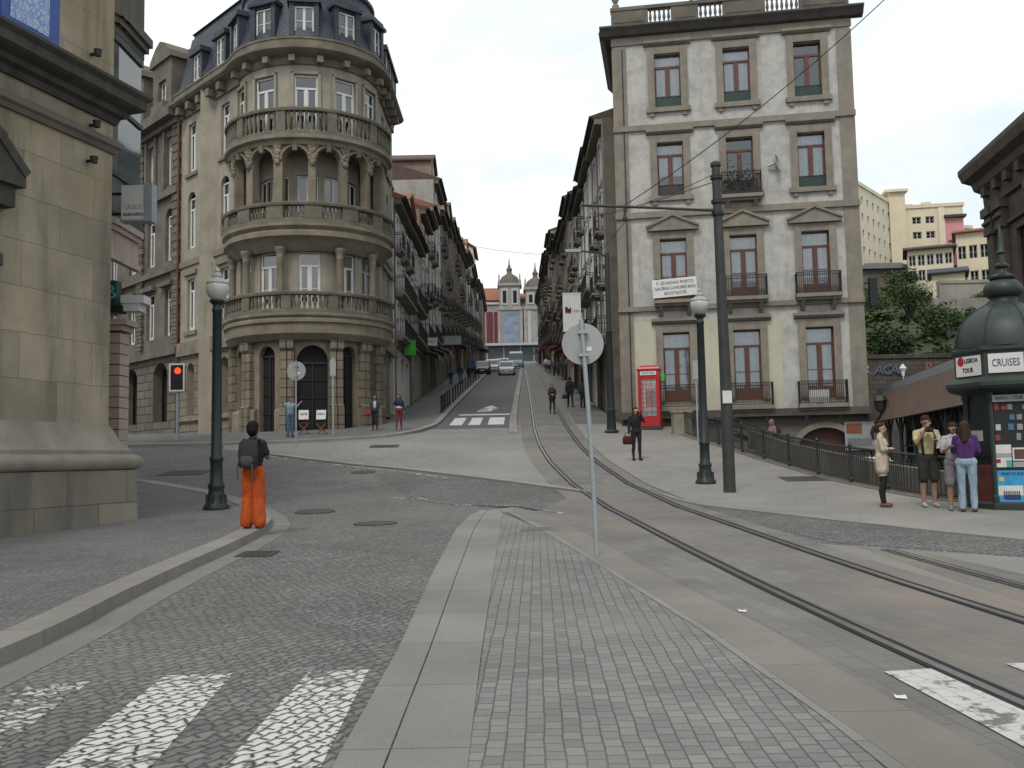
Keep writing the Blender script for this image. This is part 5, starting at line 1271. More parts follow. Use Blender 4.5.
for k in range(3): m_.box(5.6,7.0,-.16,-.121,5+k*3,5.25+k*3)
m_.build('panel_vents', M['soot'], ap2)
m_ = MB(); m_.box(4,5,4,5,15.6,17); m_.box(1.5,2.6,3,4,15.6,16.6); m_.build('chimney', FCR, ap2)
block('apartment_block', 'narrow cream block standing behind the pink stair panel', 'building', (53.3,113), (56.3,114), 15, 28.6, 8, FCR, 4, 2, .7, .9)
block('veranda_house', 'low cream house with a row of big veranda windows under a tiled roof', 'house', (41.6,98), (45.6,96.4), 18.4, 22.6, 4.5, FCR, 2, 5, .7, 1.15, roof=('tiles_dark',.8))
block('hill_house', 'cream house with red tiled roof and dark windows beside the stone station', 'house', (49.6,104), (54.6,101.6), 19, 25.7, 5, FCR, 2, 5, .85, 1.5, roof=('tiles',.9))
block('garden_hut', 'small yellow hut with a hipped dark roof on the hillside wall', 'hut', (41.3,92), (44.0,90.8), 15.8, 18.9, 3, FCR, 1, 3, .7, .9, roof=('slate',.8), skip=lambda f,c: c != 1)
b = MB(); b.box(40.5,58,88.6,89.3,10,17.4); b.box(40.5,58,88.5,89.4,17.4,17.7); tag(b.build('terrace_wall', mbasic('pale_terrace_wall',(.33,.31,.26),(.25,.235,.2),.6,.9,.2,12,stain=.5)), 'pale terrace wall on the hillside below the yellow hut', 'wall')
b = MB(); b.box(36,47,80,80.5,8,14.6); b.box(39,42,79.9,79.999,9,13,1); tag(b.build('terrace_wall', [mbasic('grey_terrace_wall',(.26,.245,.21),(.19,.18,.155),.6,.9,.2,12,stain=.6), M['soot']]), 'grey lower terrace wall with a dark doorway among the bushes', 'wall')
b = MB(); b.box(22,43,101,107,17.5,21.3); b.profx([(100.5,21.3),(104,22.6),(107.5,21.3)], 21.5, 43.4, 1); tag(b.build('long_shed', [M['granite_dark'], mbasic('grey_sheet_roof',(.09,.105,.11),(.07,.08,.085),1,.6,.1,10)]), 'long low shed with blue-grey roof below the cream apartment block', 'shed')

# plants: trunk with limbs, crown of many small leaf clumps
def bush(name, lab, x, y, z, w, h, n=700, leaf='leaf', trunk=True, seed=0, cat='bush', ls=.22):
    r = random.Random(seed); t = thing(name, lab, cat, (x,y,z))
    tr = MB(); cl = []
    for k in range(r.randint(6,10)):
        a = r.uniform(0,2*PI); e = r.uniform(.25,.95); q = Vector((math.cos(a)*w*.38*r.uniform(.3,1), math.sin(a)*w*.38*r.uniform(.3,1), h*(.25+.6*e)))
        tr.tube([(0,0,-.3),(q.x*.3,q.y*.3,q.z*.45),tuple(q)], [.05*h**.5,.035*h**.5,.012], 5); cl.append((q, r.uniform(.22,.42)*min(w,h)))
    tr.build('trunk', M['soot'], t)
    b = MB()
    for i in range(n):
        c, rad = r.choice(cl); d = Vector((r.gauss(0,1),r.gauss(0,1),r.gauss(0,.8))).normalized()*rad*(r.random()**.4)
        p = c+d; s_ = ls*r.uniform(.6,1.4); ax = Vector((r.gauss(0,1),r.gauss(0,1),r.gauss(0,.6))).normalized(); ay = ax.cross(Vector((r.gauss(0,1),r.gauss(0,1),r.gauss(0,1)))).normalized()
        b.add([p-ax*s_, p+ay*s_*.45, p+ax*s_, p-ay*s_*.45], [(0,1,2,3)], 0 if r.random()<.6 else 1)
    b.build('crown', [M[leaf], M['leaf2' if leaf == 'leaf' else 'leaf']], t, fix=False); return t
M['leaf_y'] = mbasic('yellowish_leaves', (.11,.13,.03), (.06,.08,.02), 3, .7, 0, 30)
bl_ = [('big rounded bush left on the hillside beside the plastered building',27,68,6.,4.6,'leaf'),('dark bush low on the hillside behind the rubble wall',31,65,5.5,3.4,'leaf'),('pale green bush in the middle of the hillside slope',33.5,72,6.5,4.8,'leaf2'),
       ('tall loose tree at the top of the slope under the long shed',36.5,86,6,6.5,'leaf2'),('dark tree beside the garden hut',50,91,6,6.5,'leaf'),('yellowish bush just above the graffiti',29.5,63.5,4.2,2.6,'leaf_y'),
       ('wide bush halfway up the hill under the shed wall',29,80,7.5,5.2,'leaf'),('scrubby bush left of the terrace wall doorway',37,77,5,3.6,'leaf'),('small bush right behind the graffiti wall',34.5,64,4,2.8,'leaf2'),
       ('bush in front of the pale terrace wall',43,84,6,4.0,'leaf'),('round bush on the slope right of the doorway',42,74,6,4.2,'leaf'),('low reddish-green bush by the kiosk dome',38,68,5,3.2,'leaf'),('small tree growing before the veranda house',40.5,97,3.2,4.2,'leaf'),
       ('bush high on the left of the slope near the banner',30.5,90,6.5,4.5,'leaf2'),('bushy clump at the wall foot of the shed',34,95,7,3.8,'leaf'),('dark clump on the right end of the slope',47,78,6,4.,'leaf')]
for i, (lab, x, y, w, h, lf) in enumerate(bl_): bush('tree' if 'tree' in lab else 'bush', lab, x, y, hz_(x,y)-.2, w*.85, h*.6, 2600, lf, seed=i+3, cat='tree' if 'tree' in lab else 'bush', ls=.13)
gc = MB(); r_ = random.Random(5)
for i in range(6000):
    x, y = r_.uniform(18,58), r_.uniform(62.3,100); z = hz_(x,y); s_ = r_.uniform(.15,.4); a = r_.uniform(0,PI)
    p = Vector((x,y,z+r_.uniform(0,.35))); ax = Vector((math.cos(a),math.sin(a),r_.uniform(-.5,.5)))*s_; ay = Vector((-math.sin(a)*.5,math.cos(a)*.5,r_.uniform(.2,.9)))*s_*.6
    gc.add([p-ax,p+ay,p+ax,p-ay], [(0,1,2,3)], r_.randint(0,2))
g_ = gc.build('ground_cover', [M['leaf'], M['leaf2'], M['leaf_y']], fix=False); tag(g_, 'low weeds and ivy covering the hillside', kind='stuff')

# ------------------------------------------------------------------ dark stone station on the far right
st_ = thing('stone_station', 'dark carved stone station corner with deep cornice at the right edge', 'building', (28.3,55,-.5), R(-97.9)); b = MB(); LS = 24
ops = [dict(u0=u-.75,u1=u+.75,z0=z0,z1=z1,d=.35) for u in (4.5,9.5,14.5,19.5) for z0,z1 in ((11.,14.2),(5.,9.0),(.9,3.8))]
M['station'] = mbasic('brown_sooty_stone', (.135,.11,.09), (.075,.062,.055), 1.2, .9, .35, 25, stain=.8)
wall(b, 0, LS, -1, 18.6, ops, m=0); b.quad((0,0,-1),(0,14,-1),(0,14,18.6),(0,0,18.6),0); b.quad((0,0,18.6),(LS,0,18.6),(LS,14,18.6),(0,14,18.6),0)
b.build('wall', [M['station'], M['dark']], st_, fix=False)
for o in ops: window(st_, (o['u0']+o['u1'])/2, o['z0'], 1.48, o['z1']-o['z0'], 'green_wood', 'trans', .22)
b = MB(); P = [(-.0,16.2),(-.2,16.3),(-.25,17.2),(-.6,17.5),(-.7,17.9),(-1.1,18.2),(-1.25,18.7),(-1.25,18.95),(-1.1,19.1),(-.9,19.15),(.4,19.3)]
n = len(P); b.add([(e_-.0 if False else e_*1.0,e_,z) for e_,z in P]+[(LS,e_,z) for e_,z in P], [tuple(range(n)),tuple(reversed(range(n,2*n)))]+[(i,n+i,n+(i+1)%n,(i+1)%n) for i in range(n)]); b.add([(e_,e_,z) for e_,z in P]+[(e_,14,z) for e_,z in P], [tuple(range(n)),tuple(reversed(range(n,2*n)))]+[(i,n+i,n+(i+1)%n,(i+1)%n) for i in range(n)])
for k in range(14): b.box(.3+k*1.7,.9+k*1.7,-.55,-.003,16.9,17.6)
b.build('cornice', M['station'], st_)
for u in (.6, 2.3, 6.9, 11.9, 16.9):
    b = MB(); b.box(u-.42,u+.42,-.3,-.003,-1,14.6); b.box(u-.55,u+.55,-.42,-.003,14.6,14.9); b.box(u-.5,u+.5,-.38,-.003,14.9,15.7); b.box(u-.65,u+.65,-.52,-.003,15.7,16.2); b.box(u-.55,u+.55,-.42,-.003,4.2,4.6)
    for k in range(5): b.ball((u-.4+.2*k,-.42,15.3),.14,seg=7,rings=5)
    b.build('pilaster', M['station'], st_)
b = MB(); b.box(0,LS,-.2,-.003,4.3,4.6); b.box(0,LS,-.25,-.003,9.9,10.3); b.box(0,LS,-.16,-.003,14.7,14.9); b.build('string_course', M['station'], st_)
b = MB(); b.tube([(1.6,-.1,0),(1.6,-.1,14.5)], .1, 8); b.build('drain_pipe', M['galv'], st_)

# ------------------------------------------------------------------ station canopy behind the kiosk
cp = thing('platform_canopy', 'sloping canopy with brown underside and dark iron trusses behind the kiosk', 'canopy', (14.3,30,0), math.atan2(15,3.0))
Lc = 15.3; M['soffit'] = mbasic('brown_boarded_soffit', (.145,.095,.072), (.10,.068,.052), 1, .8, .2, 12)
b = MB(); b.profx([(0,4.32),(0,4.62),(-3.4,4.95),(-3.4,4.8)], -5, Lc); b.build('roof', M['galv'], cp)
b = MB(); b.profx([(-.1,4.31),(.02,4.31),(.75,2.95),(.68,2.92)], -5, Lc); b.build('awning', M['soffit'], cp)
b = MB(); b.box(-5,Lc,-1.3,-1.2,-.8,4.3); b.build('back_wall', mbasic('dark_station_wall',(.035,.036,.036),(.022,.023,.024),1.2,.8,.2,8), cp)
for k in range(9):
    u = -4.5+k*2.4; b = MB(); b.tube([(u,.5,-.8),(u,.5,3.2)], .07, 8); b.bar((u,.5,2.2),(u+.9,.5,3.0),.06); b.bar((u,.5,2.2),(u-.9,.5,3.0),.06); b.build('column', M['pole'], cp)
b = MB()
for k in range(26): u = -4.5+k*.75; b.bar((u,-1.15,1.9),(u+.75,-1.15,3.0),.06); b.bar((u+.75,-1.15,1.9),(u,-1.15,3.0),.06)
b.bar((-5,-1.15,1.9),(Lc,-1.15,1.9),.08); b.build('lattice', M['galv'], cp)
b = MB()
for k in range(24): u = -4.6+k*.8; b.box(u-.06,u+.06,-1.19,-1.13,-.7,1.85)
b.build('wall_bars', M['pole'], cp)
fl_ = MB(); fl_.lathe([(.05,0),(.08,.2),(.16,.32),(.03,.5),(0,.52)], 10); fl_.tube([(0,0,0),(0,0,-.4)], .02, 6)
tag(fl_.build('canopy_lamp', M['white_wood'], loc=(16.2,39.2,4.75)), 'small white lamp standing on the canopy edge', 'lamp')

# ------------------------------------------------------------------ railing, wall below it, stairs
rp = [(6.9,38.4),(7.15,36.4),(7.77,32.7),(8.3,27.7),(8.7,23.4),(8.85,21.5),(9.3,19.9),(10.6,19.6),(13.5,19.3)]
RP = catmull([(x,y,0) for x,y in rp], .13)
tag((lambda m_: (strip_mesh(m_, RP[::4], -.12, .22, -3.2, .03), m_.build('railing_base_wall', M['granite_dark']))[1])(MB()), 'low dark stone base wall carrying the green railing', 'wall')
rl_ = thing('iron_railing', 'long dark green iron railing along the edge of the pale pavement', 'railing', (RP[0].x,RP[0].y,0)); o0 = Vector((RP[0].x,RP[0].y,0))
top = [Vector((p.x,p.y,Z(p.x,p.y)+.92))-o0 for p in RP]; low = [Vector((p.x,p.y,Z(p.x,p.y)+.12))-o0 for p in RP]; mid = [Vector((p.x,p.y,Z(p.x,p.y)+.70))-o0 for p in RP]
b = MB(); b.tube(top[::3], .032, 6); b.tube(low[::3], .02, 5); b.tube(mid[::3], .016, 5); b.build('rail', M['iron'], rl_)
b = MB()
for i, (t_, l_) in enumerate(zip(top, low)):
    b.bar(l_, Vector((l_.x,l_.y,t_.z-.22)), .016)
    if i+1 < len(top): b.bar(Vector((l_.x,l_.y,t_.z-.22)), (t_+top[i+1])/2-Vector((0,0,.02)), .014); b.bar(Vector((top[i+1].x,top[i+1].y,top[i+1].z-.22)), (t_+top[i+1])/2-Vector((0,0,.02)), .014)
b.build('bars', M['iron'], rl_)
for i in range(0, len(RP), 15):
    b = MB(); p = low[i]; b.lathe([(.05,p.z-.14),(.05,p.z),(.034,p.z+.05),(.034,top[i].z+.03),(.055,top[i].z+.06),(.03,top[i].z+.12),(0,top[i].z+.13)], 8, c=(p.x,p.y)); b.build('post', M['iron'], rl_)
sw = thing('stone_stairs', 'stone stairs dropping behind the railing to the lower lane', 'stairs', (8.15,36.8,2.0)); b = MB(); n = 15
for k in range(n): b.box(k*.36,(k+1)*.36+.002,-2.2,1.6,-3.2,-.005-k*.165)
b.box(-1.0,.0,-2.2,1.6,-3.2,.0); b.build('steps', M['granite_dark'], sw)
for yy, nm in ((-2.15,'handrail'),(1.55,'handrail')):
    b = MB(); b.tube([(-.9,yy,.95),(0,yy,.95),(5.4,yy,-1.5)], .03, 6); b.tube([(0,yy,.12),(5.4,yy,-2.33)], .018, 6)
    for k in range(40): x = k*.135; b.box(x-.009,x+.009,yy-.009,yy+.009,.12-x*.455,.95-x*.455)
    b.build(nm, M['iron'], sw)
sp = MB(); sp.box(-.36,.36,-.3,.3,-.1,.86); sp.box(-.4,.4,-.34,.34,.86,.96); sp.box(-.4,.4,-.34,.34,-.15,.08)
tag(sp.build('stone_pedestal', M['granite'], loc=(6.85,38.6,Z(6.85,38.6))), 'square stone pedestal at the top end of the green railing', 'pedestal')

# ------------------------------------------------------------------ kiosk
KX, KY = 9.64, 18.4; kz = Z(KX,KY-.9)+.014
ki = thing('green_kiosk', 'dark green octagonal kiosk with a bulbous dome and CRUISES sign', 'kiosk', (KX,KY,kz), R(17)); ki.scale = (.92,.92,1)
M['kgreen'] = mbasic('kiosk_green_paint', (.030,.044,.036), (.019,.030,.025), 2, .5, .1, 30, stain=.3, stainc=(.05,.055,.045))
M['kdark'] = mbasic('kiosk_dark_panel', (.012,.018,.016), (.009,.012,.011), 2, .45, .05, 30)
def octa(r, z, k=8, off=PI/8): return [(r*math.sin(off+2*PI*i/k), -r*math.cos(off+2*PI*i/k), z) for i in range(k)]
def octl(mb_, prof, m=0, off=PI/8):
    o = len(mb_.v)
    for r, z in prof: mb_.v += octa(r, z, 8, off)
    for j in range(len(prof)-1):
        for i in range(8): i2 = (i+1) % 8; mb_.f.append((o+j*8+i,o+j*8+i2,o+(j+1)*8+i2,o+(j+1)*8+i)); mb_.mi.append(m)
b = MB(); octl(b, [(.88,0),(.88,2.2)]); b.build('body', M['kdark'], ki, fix=False)
b = MB(); octl(b, [(.98,-.02),(.98,.12),(.93,.16),(.885,.16)]); b.build('plinth', M['kgreen'], ki, fix=False)
b = MB()
for i in range(8): a = PI/8+2*PI*i/8; x, y = .9*math.sin(a), -.9*math.cos(a); b.lathe([(.07,.1),(.07,.25),(.05,.3),(.05,2.05),(.075,2.12),(.075,2.22)], 8, c=(x,y))
b.build('corner_posts', M['kgreen'], ki)
b = MB(); octl(b, [(.88,2.15),(.96,2.2),(1.24,2.28),(1.28,2.33),(1.28,2.40),(1.12,2.50),(1.08,2.52),(1.08,2.95),(1.14,3.0),(1.14,3.05),(1.0,3.1)]); b.build('cornice', M['kgreen'], ki, fix=False)
dome = [(1.02,3.08),(1.02,3.14),(1.0,3.3),(.93,3.5),(.80,3.68),(.62,3.82),(.45,3.91),(.34,3.96),(.28,4.02),(.26,4.08),(.3,4.1)]
b = MB(); b.lathe(dome, 32); b.build('dome', M['kgreen'], ki, smooth=50)
b = MB()
for i in range(8):
    a = PI/8+2*PI*i/8; b.tube([((r+.012)*math.sin(a),-(r+.012)*math.cos(a),z) for r,z in dome[1:9]], .014, 5)
b.build('dome_ribs', M['kgreen'], ki)
b = MB(); b.lathe([(.26,4.08),(.36,4.14),(.39,4.24),(.36,4.34),(.26,4.42),(.20,4.44),(.26,4.46),(.27,4.5),(.2,4.53),(.10,4.58),(.08,4.66),(.14,4.70),(.14,4.74),(.07,4.78),(.055,4.95),(.10,4.98),(.06,5.03),(.05,5.2),(.02,5.5),(0,5.55)], 24); b.build('finial', M['kgreen'], ki, smooth=50)
def kface(i, e=0.): a = 2*PI*i/8; return a
def onk(name, mats, mbx, i, r):
    i -= 1; return mbx.build(name, mats, ki, (r*math.sin(2*PI*i/8), -r*math.cos(2*PI*i/8), 0), 2*PI*i/8)
ap_ = .88*math.cos(PI/8); af = 1.08*math.cos(PI/8)
b = MB(); b.box(-.34,.30,-.03,0,2.56,2.92); sg_ = onk('cruises_sign', M['white'], b, 0, af+.004); lettering('CRUISES', .2, mbasic('sign_dark_blue',(.03,.07,.14),None,3,.5,0), sg_, (-.02,-.036,2.74), width=.50)
b = MB(); b.box(-.33,.33,-.03,0,2.54,2.92) ; s2 = onk('tours_sign', M['white'], b, -1, af+.004)
b = MB(); b.lathe([(0,0),(.09,0)], 16); cme = b.mesh('red_spot', M['red'], fix=False); cme.transform(Matrix.Rotation(PI/2,4,'X')); link('red_spot', cme, s2, (-.19,-.034,2.83)); lettering('LISBOA', .12, M['ink'], s2, (.1,-.036,2.83), width=.36); lettering('TOUR', .13, M['ink'], s2, (.0,-.036,2.65), width=.3)
fr = M['galv']; blu = mbasic('poster_sea_blue', (.03,.24,.50), (.05,.33,.60), 3, .5, 0, 8)
b = MB(); b.box(-.335,.335,-.03,0,.14,.74); b.box(-.29,.15,-.034,-.031,.28,.46,1); b.box(-.18,.10,-.038,-.035,.20,.29,3); b.box(-.27,-.18,-.036,-.032,.54,.62,2); b.box(.2,.3,-.036,-.032,.2,.32,2)
b.lathe([(0,.0),(.0,.0)], 4) if False else None
for k in range(9): b.box(-.2+k*.034,-.18+k*.034,-.041,-.039,.22,.36,3)
ps_ = onk('boat_poster', [blu, M['white'], mbasic('poster_yellow',(.6,.5,.08),None,3,.5,0), mbasic('poster_navy',(.03,.05,.14),None,3,.5,0)], b, 0, ap_+.004); lettering('PORTO RIO', .07, mbasic('poster_ink',(.02,.05,.16),None,3,.5,0), ps_, (-.02,-.04,.68), width=.4)
b = MB(); b.box(-.335,-.02,-.02,0,.80,1.22); b.box(-.335,-.02,-.023,-.0205,.98,1.06,1); b.box(-.30,-.22,-.024,-.021,.88,.95,2); b.box(-.12,-.02,-.024,-.021,.80,.93,3)
onk('notice_sheets', [M['white'], M['signback'], M['red'], mbasic('poster_teal',(.12,.42,.38),None,3,.5,0)], b, 0, ap_+.004)
b = MB(); b.box(0,.335,-.025,0,.92,1.16,1); b.box(.03,.305,-.03,-.0255,.95,1.13,0); b.box(.0,.335,-.02,0,.80,.90,2); onk('framed_photo', [mbasic('dim_photo_print',(.16,.05,.045),(.06,.03,.03),9,.4,0), M['white'], M['signback']], b, 0, ap_+.004)
r_ = random.Random(3); mg = [mbasic('magazine_'+n_,c_,None,6,.5,0) for n_,c_ in (('white',(.5,.5,.5)),('orange',(.4,.13,.05)),('blue',(.06,.16,.32)),('grey',(.25,.26,.27)),('red',(.32,.04,.04)))]
for row in range(4):
    for c in range(5):
        if r_.random() < .2: continue
        b = MB(); x = -.29+c*.13+r_.uniform(-.02,.02); z = 1.30+row*.19; w_ = r_.uniform(.07,.11); hh = r_.uniform(.06,.13); b.box(x,x+w_,-.02,0,z,z+hh); onk('magazine', [r_.choice(mg)], b, 0, ap_+.004)
b = MB(); b.box(-.31,.33,-.025,0,2.02,2.15); hd = onk('name_strip', M['signback'], b, 0, ap_+.06); lettering('INFO ★ TUR'.replace('★','-'), .09, M['ink'], hd, (0,-.03,2.085), width=.5)
b = MB(); b.box(-.30,.30,-.02,0,1.0,1.7); b.box(-.26,.1,-.024,-.021,1.3,1.5,1); b.box(-.3,.3,-.02,0,.16,.85,2); onk('side_poster', [M['kdark'], M['signback'], mbasic('dim_red_panel',(.13,.03,.025),(.06,.02,.02),5,.6,0)], b, -1, ap_+.004)

# ------------------------------------------------------------------ lamps, poles, signs
def lamp(x, y, up, lab):
    z = Z(x,y)+up; t = thing('street_lamp', lab, 'street lamp', (x,y,z), 0, 'green globe street lamps'); t['scale_note'] = 0; del t['scale_note']
    b = MB(); b.lathe([(.0,0),(.27,0),(.27,.06),(.22,.12),(.2,.2),(.165,.34),(.155,.42),(.175,.46),(.175,.5),(.135,.56),(.125,1.0),(.145,1.03),(.145,1.08),(.115,1.12),(.105,2.2),(.095,4.2),(.11,4.22),(.11,4.27),(.09,4.3),(.09,4.36),(.16,4.42),(.165,4.46),(.0,4.46)], 16)
    for k in range(8):
        a = 2*PI*k/8; b.box(.2*math.cos(a)-.02,.2*math.cos(a)+.02,.2*math.sin(a)-.02,.2*math.sin(a)+.02,.02,.3)
    b.build('post', M['iron'], t, smooth=40)
    b = MB(); b.lathe([(.11,4.46),(.17,4.52),(.235,4.63),(.25,4.74),(.225,4.83),(.17,4.88)], 20); b.build('globe', M['lampglass'], t, smooth=True)
    b = MB(); b.lathe([(.235,4.80),(.245,4.83),(.2,4.89),(.13,4.93),(.1,4.95),(.11,4.99),(.07,5.04),(.05,5.07),(.06,5.1),(.03,5.15),(0,5.2)], 16); b.build('cap', M['signback'], t, smooth=40); return t
l1 = lamp(-6.31, 20.24, .12, 'green iron globe lamp on the left pavement corner behind the woman in orange')
l2 = lamp(5.02, 25.0, .014, 'green iron globe lamp beside the tall utility pole')
up_ = thing('utility_pole', 'tall tapered dark steel pole carrying a tram wire arm', 'pole', (5.12,22.7,Z(5.1,22.7)), 0)
b = MB(); b.tube([(0,0,-.05),(0,0,2.5),(-.05,0,7.95)], [.145,.135,.10], 14); b.lathe([(.1,7.9),(.13,7.92),(.13,8.0),(.06,8.05),(0,8.06)], 12, c=(-.05,0)); b.build('pole', M['pole'], up_, smooth=40)
b = MB(); b.tube([(-.03,0,6.82),(-1.7,0,6.93),(-3.35,0,7.02)], .035, 8); b.tube([(-.05,0,7.55),(-1.9,0,6.98)], .012, 5); b.tube([(-2.3,0,6.95),(-2.3,0,6.75)], .03, 6); b.lathe([(.05,6.62),(.06,6.68),(.04,6.76)], 8, c=(-2.3,0)); b.build('arm', M['pole'], up_)
b = MB(); b.box(-.12,.10,-.16,-.148,2.12,2.42); b.build('notice', M['white'], up_)
for zz_ in (7.0,7.6,6.7): b = MB(); b.lathe([(.10,zz_),(.15,zz_),(.15,zz_+.08),(.10,zz_+.08)], 10, c=(-.04,0), closed=True); b.build('clamp', M['black'], up_)
def wire(lab, pts, r=.012):
    b = MB(); b.tube(pts, r, 5); tag(b.build('overhead_wire', M['black']), lab, 'wire')
def sag(a, c, s_, n=16): a, c = Vector(a), Vector(c); return [tuple(a.lerp(c,i/n)-Vector((0,0,s_*4*(i/n)*(1-i/n)))) for i in range(n+1)]
wire('dark overhead cable slanting from the top right across the plastered facade', sag((2.82,22.7,7.72),(8.75,20.2,11.9),.25)); wire('thin stay wire from the utility pole towards the left tram arm end', sag((5.1,22.7,8.5),(1.75,22.9,7.45),.15), .009)
wire('thin wire spanning the hill street between its rooftops', sag((-5.5,88,22.2),(5.0,84,19.8),.3)+[], .02)
wire('tram contact wire over the rails up the street', sag((2.82,22.7,7.3),(2.0,70,12.9),.4), .010)
# round signs on leaning posts, seen from behind
def round_sign(lab, x, y, z, tilt, ph_, zc, rad, rz=0., up=0., r=.03):
    t = thing('round_sign', lab, 'sign', (x,y,z), rz); b = MB(); b.tube([(0,0,-.05)]+[(tilt*(q**1.5),0,q*ph_) for q in (.0,.15,.3,.5,.7,.85,1.)], r, 10); b.build('post', M['galv'], t)
    cx_ = tilt*((zc/ph_)**1.5)
    b = MB(); o = MB()
    o.lathe([(0,-.012),(rad-.012,-.012),(rad,-.018),(rad+.004,.0),(rad,.012),(0,.012)], 40); me = o.mesh('disc', [M['signback']], smooth=30); me.transform(Matrix.Rotation(PI/2,4,'X')); link('disc', me, t, (cx_,.055,zc))
    for dz in (-rad*.55, rad*.55):
        b = MB(); b.box(cx_-.06,cx_+.06,-.035,.04,zc+dz-.02,zc+dz+.02); b.build('bracket', M['galv'], t)
    b = MB(); b.box(cx_+rad*.15,cx_+rad*.42,.036,.042,zc-rad*.35,zc-rad*.15); b.build('sticker', M['white'], t)
    return t
round_sign('back of a big round traffic sign on a leaning post in the median', 1.055, 12.47, Z(1.05,12.47)+.01, -.125, 3.1, 2.78, .275)
round_sign('pale back of a round sign on a thin post before the arched doors', -8.29, 36.34, Z(-8.29,36.34)+.01, 0, 3.35, 2.95, .36)
t = thing('traffic_light', 'pedestrian traffic light with a white rim showing red', 'traffic light', (-13.77,39.0,Z(-13.77,39)+.11)); b = MB(); b.tube([(0,0,0),(0,0,2.2)], .05, 10); b.build('post', M['galv'], t)
b = MB(); b.box(-.27,.27,-.1,.14,2.05,3.1); b.build('housing', M['black'], t); b = MB()
for q in ((-.32,-.26,2.0,3.15),(.26,.32,2.0,3.15)): b.box(q[0],q[1],-.13,-.09,q[2],q[3])
b.box(-.26,.26,-.13,-.09,2.0,2.06); b.box(-.26,.26,-.13,-.09,3.09,3.15); b.build('rim', M['white'], t)
b = MB(); b.lathe([(0,0),(.13,0)], 16); me = b.mesh('red_light', memit('red_lamp', (1,.03,.01), 2.2), fix=False); me.transform(Matrix.Rotation(PI/2,4,'X')); link('red_light', me, t, (.03,-.11,2.85))
b = MB(); b.lathe([(0,0),(.13,0)], 16); me = b.mesh('unlit_light', M['groove'], fix=False); me.transform(Matrix.Rotation(PI/2,4,'X')); link('unlit_light', me, t, (.03,-.11,2.4))
t = thing('parking_pole', 'thin grey pole with a narrow plate by the right pilaster of the tower', 'sign', (-7.54,39.9,Z(-7.54,39.9)+.11)); b = MB(); b.tube([(0,0,0),(0,0,3.3)], .035, 8); b.build('post', M['galv'], t); b = MB(); b.box(-.12,.12,-.05,-.02,2.5,3.2); b.build('plate', M['signback'], t)
t = thing('railing_sign', 'thin post with a small grey plate near the globe lamp', 'sign', (7.0,36.0,Z(7,36)+.014)); b = MB(); b.tube([(0,0,0),(0,0,3.0)], .035, 8); b.build('post', M['galv'], t); b = MB(); b.box(-.13,.13,-.05,-.02,2.35,3.05); b.lathe([(.0,2.7)],3) if False else None; b.build('plate', M['signback'], t)
t = thing('dark_lamp_column', 'dark green lamp column standing at the mouth of the right row of houses', 'street lamp', (4.12,39.7,Z(4.12,39.7)+.014)); b = MB(); b.lathe([(0,0),(.3,0),(.3,.06),(.2,.14),(.17,.9),(.2,.95),(.15,1.0),(.13,4.2),(.16,4.25),(.10,4.3),(.09,7.6),(0,7.7)], 14); b.build('post', M['iron'], t, smooth=40)
b = MB(); b.tube([(0,0,7.4),(-.3,0,7.62),(-1.2,0,7.72)], .04, 8); b.build('arm', M['iron'], t); b = MB(); b.box(-1.75,-1.1,-.13,.13,7.66,7.78); b.build('lamp_head', M['signback'], t)
t = thing('wall_lantern', 'dark green lantern fixed on the right corner of the plastered building', 'lantern', (15.75,40.6,3.3)); b = MB(); b.lathe([(.02,0),(.18,.1),(.26,.5),(.32,.52),(.2,.72),(.06,.8),(.05,.95),(0,.97)], 6); b.build('lantern', M['iron'], t); b = MB(); b.tube([(0,0,0),(0,.25,-.2),(0,.6,-.25)], .03, 6); b.build('bracket', M['iron'], t)
# bollards along the left kerb
bo = MB(); bo.lathe([(.075,0),(.075,.06),(.055,.1),(.05,.82),(.065,.86),(.065,.9),(.045,.95),(0,.98)], 10); bme = bo.mesh('bollard', M['black'], smooth=40)
bys = [52.6,54.0,55.5,57.1,58.8,61.5,63.6,66,68.5,71.2,74.2,77.5,81,85,89.5,94.5]
for i, y in enumerate(bys):
    x = min(KC2, key=lambda p: abs(p.y-y)).x if y > 46 else -3.5
    p = min([q for q in KC2 if q.y > 44], key=lambda q: abs(q.y-y)); o = link('bollard', bme, None, (p.x-.42,y,Z(p.x-.42,y)+.11)); tag(o, '%s black iron bollard up the left kerb from the crossing' % ORD[i], 'bollard', 'bollards up the left kerb')
# red telephone box
tb = thing('telephone_box', 'red cast iron telephone box at the foot of the plastered building', 'telephone box', (5.95,41.0,Z(5.95,41)+.014), R(-14)); w2, H_ = .46, 2.62; b = MB()
for sx_ in (-1,1):
    for sy_ in (-1,1): b.box(sx_*w2-.08*(sx_>0),sx_*w2+.08*(sx_<0),sy_*w2-.08*(sy_>0),sy_*w2+.08*(sy_<0),.12,H_-.35)
b.box(-w2,w2,-w2,w2,H_-.35,H_-.1); b.box(-w2-.04,w2+.04,-w2-.04,w2+.04,H_-.1,H_-.04); b.build('frame', M['red'], tb)
b = MB(); b.lathe([(.68,H_-.04),(.64,H_+.03),(.45,H_+.10),(0,H_+.14)], 4, a0=PI/4, a1=2*PI+PI/4); b.build('roof', M['red'], tb)
b = MB(); b.box(-w2-.03,w2+.03,-w2-.03,w2+.03,-.1,.12); b.build('base', M['soot'], tb)
